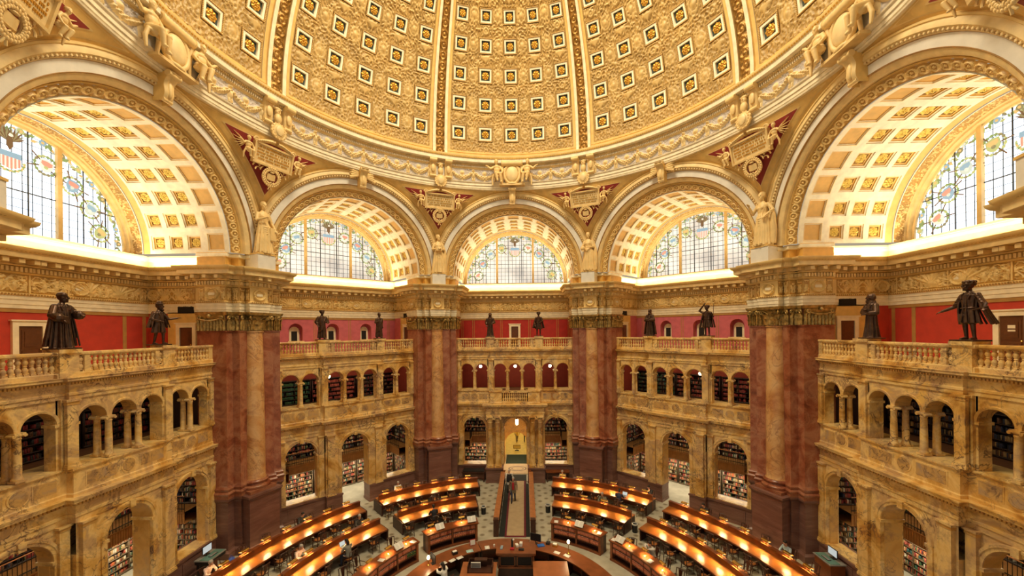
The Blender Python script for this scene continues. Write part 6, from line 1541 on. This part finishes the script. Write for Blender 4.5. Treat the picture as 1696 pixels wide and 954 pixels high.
mb = MB(); mb.box((-.97, -.5, 1.42), (.96, .52, 1.5), 'wood_counter'); mb.box((-.9, -.44, 1.34), (.9, .48, 1.42), 'wood'); ob('top', mb, o)
mb = MB(); mb.box((-.84, -.36, 0), (.84, .46, 1.34), 'wood_dark'); mb.box((-.9, -.42, .0), (.9, .48, .25), 'wood'); mb.box((-.9, -.42, .72), (.9, .48, .8), 'wood'); ob('body', mb, o)
for x in (-.42, .42): mb = MB(); mb.box((x-.33, -.385, .86), (x+.33, -.35, 1.28), 'dark_void'); mb.box((x-.38, -.41, .82), (x+.38, -.37, .86), 'wood'); mb.box((x-.38, -.41, 1.28), (x+.38, -.37, 1.32), 'wood'); mb.box((x-.38, -.41, .82), (x-.33, -.37, 1.32), 'wood'); mb.box((x+.33, -.41, .82), (x+.38, -.37, 1.32), 'wood'); ob('panel', mb, o)
o = link('work_table', None, None, (1.93, 2.1, 0)); tag(o, 'wide orange-brown work table right of the control desk', 'table'); mb = MB(); mb.box((-.82, -.9, 1.05), (.82, .78, 1.1), 'wood_table'); ob('top', mb, o)
mb = MB(); mb.box((-.76, -.84, 0), (.76, .72, 1.05), 'wood'); ob('body', mb, o)
o = link('work_table', None, None, (-1.42, 2.1, 0)); tag(o, 'brown work table left of the control desk with a dark cabinet on it', 'table'); mb = MB(); mb.box((-.82, -.9, 1.05), (.82, .68, 1.1), 'wood_table'); ob('top', mb, o)
mb = MB(); mb.box((-.76, -.84, 0), (.76, .62, 1.05), 'wood'); ob('body', mb, o)
o = link('screen_cabinet', None, None, (-1.34, 2.2, 1.1)); tag(o, 'dark wooden hood with a grey screen on the left work table', 'cabinet'); mb = MB(); mb.box((-.58, -.3, 0), (.58, .32, .04), 'wood_dark'); mb.box((-.58, .28, 0), (.58, .32, .34), 'wood_dark'); mb.box((-.58, -.3, 0), (-.54, .32, .3), 'wood_dark'); mb.box((.54, -.3, 0), (.58, .32, .3), 'wood_dark'); mb.box((-.3, .1, .3), (.3, .34, .36), 'wood_dark'); ob('hood', mb, o)
mb = MB(); mb.box((-.45, .02, .05), (.0, .06, .3), 'paper'); mb.box((-.43, .01, .07), (-.02, .03, .28), 'plastic_grey'); ob('screen', mb, o)
# counter items
def box_thing(name, c, d, m, lab, cat, rz=0., extra=None):
    mb = MB(); mb.box((-d[0]/2, -d[1]/2, 0), (d[0]/2, d[1]/2, d[2]), m)
    if extra: extra(mb)
    return tag(ob(name, mb, None, c, rz), lab, cat)
def monitor(c, rz, lab, w=.5, bright=None):
    o = link('monitor', None, None, c, rz); tag(o, lab, 'monitor'); mb = MB(); mb.box((-w/2, -.02, .12), (w/2, .025, .12+w*.66), 'plastic_black'); ob('screen', mb, o)
    mb = MB(); mb.box((-w/2+.02, -.024, .14), (w/2-.02, -.018, .1+w*.66), bright or 'plastic_grey'); ob('display', mb, o); mb = MB(); mb.tube([(0, .03, 0), (0, .03, .2)], .02, 'plastic_black', 8); mb.box((-.12, -.08, 0), (.12, .1, .015), 'plastic_black'); ob('stand', mb, o)
mat_emit('screen_glow', (.75, .86, .9), .55)
monitor((1.3, 4.62, 1.0), pi*.88, 'black computer monitor on the counter right of the control desk', .58)
monitor((-3.7, 2.8, 1.0), -.9+pi, 'grey computer monitor at the left end of the counter beside a lit lamp', .5)
box_thing('folded_cloth', (1.56, 4.36, 1.0), (.36, .22, .05), 'plastic_blue', 'blue folder on the right part of the counter', 'folder', .3)
def cups(mb): mb.tube([(0, 0, .1), (.02, .03, .28)], .012, 'plastic_black', 6); mb.tube([(.02, 0, .1), (-.04, .02, .26)], .012, 'plastic_grey', 6)
box_thing('telephone', (1.95, 4.55, 1.0), (.2, .22, .1), 'plastic_black', 'black telephone with a handset on the right part of the counter', 'telephone', -.3, cups)
def slips(mb): mb.box((-.1, -.07, .1), (.1, .07, .15), 'paper')
box_thing('slip_box', (2.3, 4.33, 1.0), (.26, .2, .1), 'brass', 'brass box of paper slips on the right part of the counter', 'box', -.4, slips)
box_thing('card_box', (-2.8, 3.6, 1.0), (.26, .2, .12), 'plastic_black', 'dark card box on the left part of the counter', 'box', .6, slips)
for x, y, rz, lab, me in ((2.34, 3.76, -.5, 'white paper on the right counter near the inner edge', PAP2), (2.82, 3.5, -.7, 'white paper on the right counter beside the brass lamp', PAP2), (-1.22, 4.19, .2, 'white paper on the counter left of the control desk', PAP), (-2.49, 3.28, .7, 'white paper on the left counter, nearer the middle', PAP2), (-2.82, 3.05, .8, 'white paper on the left counter, between two others', PAP2), (-3.2, 2.8, .85, 'white paper on the left counter near the monitor', PAP2)): sheet(x, y, 1.0, rz, lab, me)
tag(link('paper_sheet', PAPT, None, (-2.08, 3.86, 1.0), .4), 'pale teal papers on the left part of the counter', 'paper')
o = link('framed_sign', None, None, (-2.0, 4.4, 1.0), .4); tag(o, 'small framed card standing on the left part of the counter', 'sign'); mb = MB(); mb.cbox((0, 0, .15), (.3, .03, .3), 'cloth_red', 0, -.1); ob('frame', mb, o); mb = MB(); mb.cbox((0, .018, .15), (.25, .01, .25), 'paper', 0, -.1); mb.cbox((0, -.018, .15), (.25, .01, .25), 'paper', 0, -.1); ob('card', mb, o)
def candle_lamp(c, lab, h=.42):
    o = link('counter_lamp', None, None, c); tag(o, lab, 'lamp'); mb = MB(); mb.lathe([(.001, 0), (.08, 0), (.07, .03), (.03, .05), (.02, .1), (.035, .16), (.015, .22), (.014, h), (.001, h)], 'brass', n=14); ob('base', mb, o); mb = MB(); mb.ell((0, 0, h+.08), (.07, .07, .1), 'lamp_glow', 12, 8); ob('bulb', mb, o); l = bpy.data.lights.new('globe_light', 'POINT'); l.energy = 30; l.shadow_soft_size = .1; l.color = (1.0, .72, .36); link('globe_light', l, o, (0, 0, h+.3))
candle_lamp((2.92, 3.7, 1.0), 'tall brass lamp with a glowing globe on the right counter', .5); candle_lamp((-3.9, 2.66, 1.0), 'glowing lamp at the left end of the counter', .28)
mb = MB(); mb.lathe([(.001, 0), (.045, 0), (.05, .12), (.04, .12), (.001, .02)], 'plastic_black' if 0 else 'paper', n=14); tag(ob('paper_cup', mb, None, (-.86, 4.26, 1.0)), 'white cup on the counter left of the control desk', 'cup')
box_thing('tissue_box', (-.41, 3.27, 1.5), (.12, .3, .04), 'cloth_blue', 'pale blue slim box on the control desk', 'box', -.1)
def desk_phone(mb): mb.box((-.05, .1, .0), (.05, .2, .42), 'plastic_black'); mb.ell((0.06, .1, .42), .05, 'paper', 8, 6)
box_thing('microphone_stand', (.11, 3.15, 1.5), (.2, .16, .06), 'cloth_red', 'black upright device on a red base on the control desk', 'device', 0, desk_phone)
box_thing('telephone', (.34, 3.42, 1.5), (.14, .22, .1), 'paper', 'white telephone on the control desk', 'telephone', .4); box_thing('paper_stack', (.54, 3.48, 1.5), (.14, .2, .16), 'paper', 'upright white note block on the control desk', 'paper', -.1); box_thing('calculator', (.56, 3.1, 1.5), (.26, .14, .06), 'plastic_black', 'black calculator at the front of the control desk', 'device', -.1)
o = chair(3.5, -26, False, 'chair with a maroon jacket at the left of the control desk', None); o2 = MB(); loft(o2, [(.5, .2, .05, 0, .26), (.75, .24, .08, 0, .29), (.95, .22, .07, 0, .3), (1.0, .14, .04, 0, .3)], 'cloth_red', 24, 5, .06); tag(ob('jacket', o2, None, polar(3.5, -26), bayrot(-26)+pi), 'maroon jacket hung on the chair inside the counter', 'jacket')
# ---- aisle barriers and runner
for s, x in ((-1, -.98), (1, 1.22)):
    o = link('aisle_barrier', None, None, (x, 11.1, 0)); tag(o, 'low wooden barrier along the %s edge of the aisle' % SIDE[s], 'barrier'); i = -s
    mb = MB(); mb.box((-.11, -3.95, 0), (.11, 3.78, .96), 'wood'); mb.box((min(i*.1, i*.13), -3.9, .04), (max(i*.1, i*.13), 3.74, .9), 'carpet_black'); ob('panel', mb, o); mb = MB(); mb.box((-.17, -4.0, .94), (.17, 3.82, 1.0), 'wood_rail'); ob('top_rail', mb, o); mb = MB(); mb.box((-.15, -4.02, 0), (.15, -3.75, 1.03), 'wood_dark'); ob('post', mb, o)
mb = MB(); mb.box((-.82, 7.1, .002), (1.04, 15.0, .01), 'carpet_black'); mb.box((-.76, 15.0, .002), (.88, 16.95, .01), 'carpet_black'); mb.box((-.48, 7.05, .002), (.80, 15.6, .016), 'carpet_maroon'); mb.box((-.36, 7.2, .002), (.67, 15.5, .024), 'carpet_runner'); tag(ob('runner_carpet', mb), 'long tan runner with maroon borders down the central aisle', 'carpet')
for s in (-1, 1):
    mb = MB(); mb.box((s*1.02-.08, 14.98, .0), (s*1.02+.08, 15.08, 1.0), 'wood_dark'); mb.box((s*1.02-.1, 14.96, 1.0), (s*1.02+.1, 15.1, 1.06), 'wood'); tag(ob('gate_post', mb, None, (.12 if 1 else 0, 0, 0)), 'dark wooden post at the %s of the entrance arch' % SIDE[s], 'post')
# ---- bins, benches, consoles
def bin_(x, y, lab):
    o = link('waste_bin', None, None, (x, y, 0)); tag(o, lab, 'bin'); mb = MB(); mb.lathe([(.001, .01), (.15, .0), (.17, .5), (.165, .5), (.15, .06), (.001, .05)], 'plastic_black', n=18); ob('body', mb, o); mb = MB(); mb.lathe([(.172, .44), (.18, .46), (.18, .52), (.16, .53), (.155, .46)], 'paper', n=18); ob('liner', mb, o)
bin_(-2.02, 9.95, 'black waste bin with a pale liner at the aisle end of the left middle desk'); bin_(2.28, 10.2, 'black waste bin with a pale liner at the aisle end of the right middle desk'); bin_(7.35, 7.7, 'black waste bin at the far end of the right middle desk'); bin_(-7.2, 7.45, 'black waste bin at the far end of the left middle desk') if False else None
for s in (-1, 1):
    o = link('bench_table', None, None, (s*3.4, 15.55, 0)); tag(o, 'dark wooden %s against the dado %s of the entrance' % (('display case with a glass lid', 'table')[s > 0], SIDE[s]), 'table')
    mb = MB(); mb.box((-.95, -.3, .76), (.95, .33, .82), 'wood_dark' if s < 0 else 'wood'); ob('top', mb, o)
    if s < 0: mb = MB(); mb.cbox((0, -.02, .9), (1.7, .5, .04), 'iron', 0, RAD(14)); mb.box((-.85, .2, .82), (.85, .26, 1.0), 'wood_dark'); ob('lid', mb, o)
    mb = MB(); mb.box((-.9, -.24, .6), (.9, .28, .76), 'wood_dark'); ob('apron', mb, o)
    for x in (-.85, .85):
        for y in (-.22, .25): mb = MB(); mb.box((x-.05, y-.04, 0), (x+.05, y+.04, .62), 'wood_dark'); ob('leg', mb, o)
mat_plain('mat_teal', (.10, .22, .18), .5)
for s, (x, y) in ((-1, (-15.1, 3.3)), (1, (15.4, 3.3))):
    az = -s*0+(90*s); o = link('computer_console', None, None, (x, y, 0), -RAD(az)); tag(o, 'standing catalogue console by the %s wall beside the pier' % SIDE[s], 'desk')
    mb = MB(); mb.box((-.55, -.36, 1.0), (.55, .4, 1.05), 'plastic_grey'); mb.box((-.5, -.3, 1.05), (.5, .16, 1.065), 'mat_teal'); ob('top', mb, o)
    if s < 0:
        mb = MB(); mb.box((-.53, -.34, .84), (.53, .38, 1.0), 'plastic_black'); ob('drawer_box', mb, o)
        for q in (-.4, .4): mb = MB(); mb.tube([(q, .3, .84), (q*.9, .1, .4), (q, -.2, 0)], .03, 'iron', 8); ob('leg', mb, o)
        mb = MB(); mb.box((-.45, .2, 0), (.45, .36, .84), 'plastic_black'); ob('modesty_panel', mb, o)
    else: mb = MB(); mb.box((-.5, -.3, 0), (.5, .38, 1.0), 'wood'); ob('cabinet', mb, o); mb = MB(); mb.box((-.52, -.33, 0), (.52, .4, .1), 'wood_dark'); ob('plinth', mb, o)
    M = o.matrix_basis
    monitor(tuple(M @ Vector((0, .2, 1.069))), -RAD(az), 'lit white monitor on the %s catalogue console' % SIDE[s], .56, 'screen_glow')
    k = MB(); k.box((-.22, -.08, 0), (.22, .08, .02), 'plastic_black'); k.box((-.2, -.06, .02), (.2, .06, .026), 'plastic_grey'); tag(ob('keyboard', k, None, tuple(M @ Vector((0, -.12, 1.069))), -RAD(az)), 'black keyboard on the %s catalogue console' % SIDE[s], 'keyboard')
def laptop(r, az, lab):
    o = link('laptop', None, None, polar(r, az, .775), bayrot(az)); tag(o, lab, 'laptop'); mb = MB(); mb.box((-.17, -.12, 0), (.17, .12, .015), 'plastic_grey'); ob('base', mb, o); mb = MB(); mb.cbox((0, .16, .12), (.34, .012, .23), 'plastic_grey', 0, RAD(-18)); mb.cbox((0, .151, .12), (.31, .006, .2), 'screen_glow', 0, RAD(-18)); ob('lid', mb, o)
laptop(13.3, 34.6, 'open laptop with a bright screen on the right outer desk'); laptop(10.05, -62.6, 'open laptop with a bright screen on the left middle side desk')
# ------------------------------------------------------------------ people
def person(pose, cloth, trousers, hair, longhair=False, beard=0., build=1., skirt=None):
    """pose: dict of joints; returns list of (name, mesh)"""
    J = {k: np.array(v, float) for k, v in pose.items()}
    b = MB(); m = 'skin'; p = J['pelvis']; c = J['chest']; nk = J['neck']; hd = J['head']
    up = c-p; up /= np.linalg.norm(up)
    def torso(mb, mm, g, top=1.):
        pts = [p-up*.06, p, p+(c-p)*.35, p+(c-p)*.7, c, c+(nk-c)*.55, nk-(nk-c)*.12]
        mb.tube(pts, [.15*build+g, .165*build+g, .145*build+g, .15*build+g, .165*build+g, .13+g, .07+g*.5], mm, 16, flat=.72)
    torso(b, m, -.012); b.tube([nk-(nk-c)*.2, nk, hd-np.array([0, 0, .06])], [.06, .052, .05], m, 10)
    yaw = pose.get('yaw', 0.); q, M = head(b, hd, float(J['yaw']) if 'yaw' in J else 0., float(J['nod']) if 'nod' in J else 0., m, 1.0, beard)
    for s, k in ((-1, 'L'), (1, 'R')):
        limb(b, [J['sh'+k], J['el'+k], J['wr'+k]], [.05, .04, .027], m)
        hand(b, J['wr'+k], J['hand'+k]-J['wr'+k], J.get('up'+k, np.array([0, 0, 1.])), m, 1., .45)
        limb(b, [J['hip'+k], J['kn'+k], J['an'+k]], [.085, .058, .04], m)
    out = [('body', baked(b, .0075, 'body', m, 2, .4))]
    t = MB()
    torso(t, cloth, .012)
    for s, k in ((-1, 'L'), (1, 'R')): limb(t, [J['sh'+k], J['el'+k], J['wr'+k]*.93+J['el'+k]*.07], [.068, .056, .042], cloth)
    if 'skirt' in J: pass
    if pose.get('coat'): t.tube([c, p, p-np.array([0, 0, .28])], [.17, .185, .2], cloth, 16, flat=.75)
    out.append(('jacket', baked(t, .013, 'jacket', cloth, 4)))
    t = MB(); t.tube([p+up*.1, p, p-up*.06], [.15, .15, .135], trousers, 14, flat=.74)
    for s, k in ((-1, 'L'), (1, 'R')): limb(t, [J['hip'+k], J['kn'+k], J['an'+k]*.95+J['kn'+k]*.05], [.088, .07, .058], trousers)
    out.append(('trousers', baked(t, .013, 'trousers', trousers, 3)))
    t = MB()
    for k in 'LR':
        a = J['an'+k]; f = J['toe'+k]; t.tube([a+(a-f)*.25-[0, 0, .03], a-[0, 0, .035], (a+f)/2-[0, 0, .03], f], [.04, .045, .045, .032], 'plastic_black', 10, flat=.85)
    out.append(('shoe', t.mesh('shoe', 50)))
    h = MB(); h.ell(q(0, .022, .06), (.09, .105, .088), hair, 14, 10, M); h.ell(q(0, .07, .0), (.08, .06, .09), hair, 12, 8, M)
    if longhair: h.tube([q(0, .09, .05), q(0, .1, -.06), q(0, .11, -.2)], [.07, .085, .06], hair, 12, flat=.7)
    out.append(('hair', baked(h, .012, 'hair', hair, 2)))
    return out
def seated(lean=.0, desk=.79, yaw=0., nod=.25, reach=.42, chin=False):
    d = dict(pelvis=(0, .0, .60), chest=(0, -.06-lean, .98), neck=(0, -.11-lean*1.3, 1.16), head=(0, -.16-lean*1.5, 1.29), yaw=yaw, nod=nod,
             hipL=(-.1, -.02, .585), hipR=(.1, -.02, .585), knL=(-.13, -.40, .555), knR=(.13, -.42, .555), anL=(-.13, -.38, .09), anR=(.14, -.42, .09), toeL=(-.14, -.55, .035), toeR=(.16, -.58, .035),
             shL=(-.19, -.07-lean, 1.06), shR=(.19, -.07-lean, 1.06), elL=(-.26, -.2-lean, desk+.06), elR=(.26, -.2-lean, desk+.06), wrL=(-.13, -reach, desk+.045), wrR=(.12, -reach-.02, desk+.045), handL=(-.07, -reach-.09, desk+.03), handR=(.06, -reach-.1, desk+.03))
    if chin: d.update(wrR=(.09, -.3-lean, 1.1), handR=(.05, -.27-lean, 1.2), elR=(.2, -.32-lean, desk+.05), upR=(0, 1, 0))
    return d
def walking(s=1):
    return dict(pelvis=(0, 0, .93), chest=(0, -.01, 1.32), neck=(0, -.02, 1.5), head=(0, -.05, 1.64), nod=.1, hipL=(-.1, 0, .92), hipR=(.1, 0, .92), knL=(-.1, -.12*s, .5), knR=(.1, .06*s, .5), anL=(-.1, -.18*s, .09), anR=(.1, .24*s, .12), toeL=(-.11, -.33*s if s > 0 else -.0, .035), toeR=(.11, .1*s if s > 0 else -.38, .035),
                shL=(-.2, 0, 1.42), shR=(.2, 0, 1.42), elL=(-.27, .06*s, 1.14), elR=(.27, -.05*s, 1.14), wrL=(-.27, .0, .89), wrR=(.27, -.14*s, .9), handL=(-.27, -.04, .79), handR=(.26, -.19*s, .81), upL=(-1, 0, 0), upR=(1, 0, 0), coat=1)
def put(parts, loc, rz, lab, group=None):
    o = link('person', None, None, loc, rz); tag(o, lab, 'person', group)
    for n, me in parts: link(n, me, o)
    return o
PEOPLE = [
 (-35.3, 14.68, 1, seated(.02), 'cloth_white', 'cloth_grey', 'hair_grey', 0, 'person in a pale shirt seated on the wall side of the left outer desk'),
 (-31.2, 9.36, 0, seated(.04), 'cloth_black', 'cloth_black', 'hair_dark', 0, 'person in black seen from behind at the left middle desk'),
 (34.0, 12.62, 0, seated(.02), 'cloth_navy', 'cloth_black', 'hair_dark', 0, 'person in dark clothes seen from behind at a laptop, right outer desk'),
 (14.5, 14.74, 1, seated(.06), 'cloth_tan', 'cloth_grey', 'hair_grey', 0, 'person leaning over the aisle end of the right outer desk'),
 (30.4, 11.78, 1, seated(.02), 'cloth_olive', 'cloth_grey', 'hair_grey', 0, 'person in olive seated behind the right middle desk'),
 (39.8, 14.72, 1, seated(.04, chin=True), 'cloth_black', 'cloth_black', 'hair_dark', 1, 'long-haired person resting chin on hand at the far end of the right outer desk'),
 (54.4, 14.72, 1, seated(.06), 'cloth_black', 'cloth_black', 'hair_dark', 0, 'dark-haired person seated behind the right side desk near its far end'),
 (73.2, 14.76, 1, seated(.03), 'cloth_blue', 'cloth_grey', 'hair_dark', 0, 'person in a pale blue shirt seated behind the right side desk by the pier'),
 (60.0, 8.42, 1, seated(.06, 1.07, chin=False, reach=.4), 'cloth_white', 'cloth_navy', 'hair_dark', 0, 'person in a white shirt leaning on the right side curved bookcase'),
 (-60.6, 14.68, 1, seated(.05), 'cloth_black', 'cloth_black', 'hair_dark', 0, 'person in a black jacket seated behind the left side outer desk'),
 (-52.8, 11.56, 1, seated(.03), 'cloth_black', 'cloth_black', 'hair_grey', 0, 'person in black with a bare head seated behind the left side middle desk'),
 (-71.2, 11.56, 1, seated(.1), 'cloth_pink', 'cloth_grey', 'hair_grey', 0, 'person in a pinkish top bent over the wall side of the left side middle desk'),
 (-64.0, 9.36, 0, seated(.03), 'cloth_grey', 'cloth_navy', 'hair_dark', 1, 'person in a grey sweater at a laptop, left side middle desk'),
 (-81.0, 14.68, 1, seated(.08), 'cloth_pink', 'cloth_grey', 'hair_grey', 0, 'person in pink at the extreme left end of the outer desk'),
 (-55.0, 3.62, 0, seated(.03, 1.02, reach=.4), 'cloth_white', 'cloth_black', 'hair_dark', 1, 'dark-haired person in a white top working inside the left counter'),
]
for az, r, inward, pose, c, t, h, lh, lab in PEOPLE:
    put(person(pose, c, t, h, bool(lh)), polar(r, az), bayrot(az)+(0 if inward else pi), lab)
    chair(r+(.04 if inward else -.04), az, bool(inward), 'chair of the '+' '.join(lab.replace('seated ', '').replace('seen from behind ', '').split()[:12]), None) if True else None
put(person(walking(1), 'cloth_tan', 'cloth_navy', 'hair_grey'), (-.08, 11.7, .03), -.06, 'man in a tan jacket over a red shirt walking down the central aisle')
sh = MB(); sh.tube([(0, -.135, 1.42), (0, -.15, 1.2), (0, -.15, .92)], [.075, .085, .08], 'cloth_red', 10, flat=.4); tag(ob('red_shirt', baked(sh, .014, 'red_shirt', 'cloth_red', 2), bpy.data.objects[[o.name for o in bpy.data.objects if o.name.startswith('person')][-1]]))
p2 = put(person(walking(-1), 'cloth_white', 'cloth_grey', 'hair_grey'), (-.42, 13.2, .025), 0., 'grey-haired man in a black waistcoat, second along the central aisle')
ve = MB(); ve.tube([(0, 0, 1.44), (0, 0, 1.25), (0, 0, .95), (0, 0, .86)], [.155, .205, .21, .205], 'cloth_black', 14, flat=.8); ob('waistcoat', baked(ve, .014, 'waistcoat', 'cloth_black', 2), p2)
put(person(walking(1), 'cloth_yellow', 'cloth_tan', 'hair_dark', True), (-.1, 26.5, .03), pi*.1, 'person in yellow and red standing far down the yellow corridor')
put(person(walking(-1), 'cloth_black', 'cloth_black', 'hair_dark'), (.85, 26.2, .03), .2, 'person in a dark suit standing far down the yellow corridor')
bag = MB(); bag.ell((0, 0, .62), (.2, .12, .2), 'cloth_royal', 14, 10); bag.box((-.18, -.1, .46), (.18, .1, .6), 'cloth_royal'); bag.tube([(-.1, 0, .8), (0, 0, .92), (.1, 0, .8)], .015, 'cloth_royal', 6)
tag(ob('shoulder_bag', bag, None, polar(14.66, -76.1), bayrot(-76.1)), 'royal blue bag on a chair behind the left side outer desk', 'bag')
# ------------------------------------------------------------------ camera
cam = bpy.data.cameras.new('camera'); co = link('camera', cam); SC.camera = co
F_, CX_, HY_, ROLL_, YAW_ = 640.7, 850.75, 546.3, -.0100, .027
cam.sensor_width = 36; cam.lens = F_/1696*36; cam.clip_start = .05; cam.clip_end = 200
cam.shift_x = -(CX_-848)/1696; cam.shift_y = (HY_-477)/1696
co.location = (.804, -15.785, CAMZ)
# level, turned slightly left, rolled slightly
co.matrix_world = Matrix.Translation((.804, -15.785, CAMZ)) @ Matrix.Rotation(YAW_, 4, 'Z') @ Matrix.Rotation(pi/2, 4, 'X') @ Matrix.Rotation(ROLL_, 4, 'Z')

# ------------------------------------------------------------------ light
W = bpy.data.worlds.new('World'); SC.world = W; W.use_nodes = True
bg = W.node_tree.nodes['Background']; bg.inputs[0].default_value = (1.0, .86, .62, 1); bg.inputs[1].default_value = .42
def area(name, loc, size, power, col, rot=(0, 0, 0), parent=None, spread=pi):
    l = bpy.data.lights.new(name, 'AREA'); l.shape = 'RECTANGLE'; l.size, l.size_y = size; l.energy = power; l.color = col; l.spread = spread
    o = link(name, l, parent, loc, rot); return o
WARM = (1.0, .76, .40); WARMW = (1.0, .83, .52)
for az in (-90, -45, 0, 45, 90):
    # lamps lying on the cornice ledge under each lunette, shining up
    e = bpy.data.objects.new('cove_lamps', None); COL.objects.link(e); e.rotation_euler = (0, 0, bayrot(az))
    area('cove_lamp', (0, 19.66, 15.86), (9.6, .3), 330, WARMW, (pi, 0, 0), e)
    for s in (-1, 1): area('cove_lamp', (s*4.88, 18.3, 15.86), (.2, 3.0), 115, WARMW, (pi, 0, 0), e)
    # daylight through the window
    # ceiling lamps inside the book alcoves
    area('stack_lamp', (0, 18.2, 5.05), (8, .3), 75, WARMW, (0, 0, 0), e)
    area('stack_lamp', (0, 19.0, 2.18), (8.6, .25), 190, (1.0, .86, .6), (0, 0, 0), e)
    area('gallery_lamp', (0, 18.3, 10.3), (8, .3), 22 if abs(az) == 90 else 60, WARMW, (0, 0, 0), e)
# lamps on the ledge of the ring, thrown across to the far side of the dome
for i in range(16):
    a = -120+240*(i+.5)/16; p = polar(13.5, a, 25.44)
    area('dome_lamp', p, (3.4, .22), 26, WARM, (Matrix.Rotation(-RAD(a), 3, 'Z') @ Matrix.Rotation(pi+RAD(52), 3, 'X')).to_euler(), None, RAD(125))
# daylight falling from the lantern at the top of the dome
l = bpy.data.lights.new('lantern_daylight', 'AREA'); l.shape = 'DISK'; l.size = 9.; l.energy = 7200; l.color = (1.0, .84, .55); link('lantern_daylight', l, None, (0, 0, 38.8))
for y in (24, 29, 34): area('corridor_lamp', (0, y, 4.5), (2.5, 2.5), 80, (1.0, .86, .5))
area('porch_lamp', (.1, 17.6, 4.0), (.2, .2), 25, WARMW)
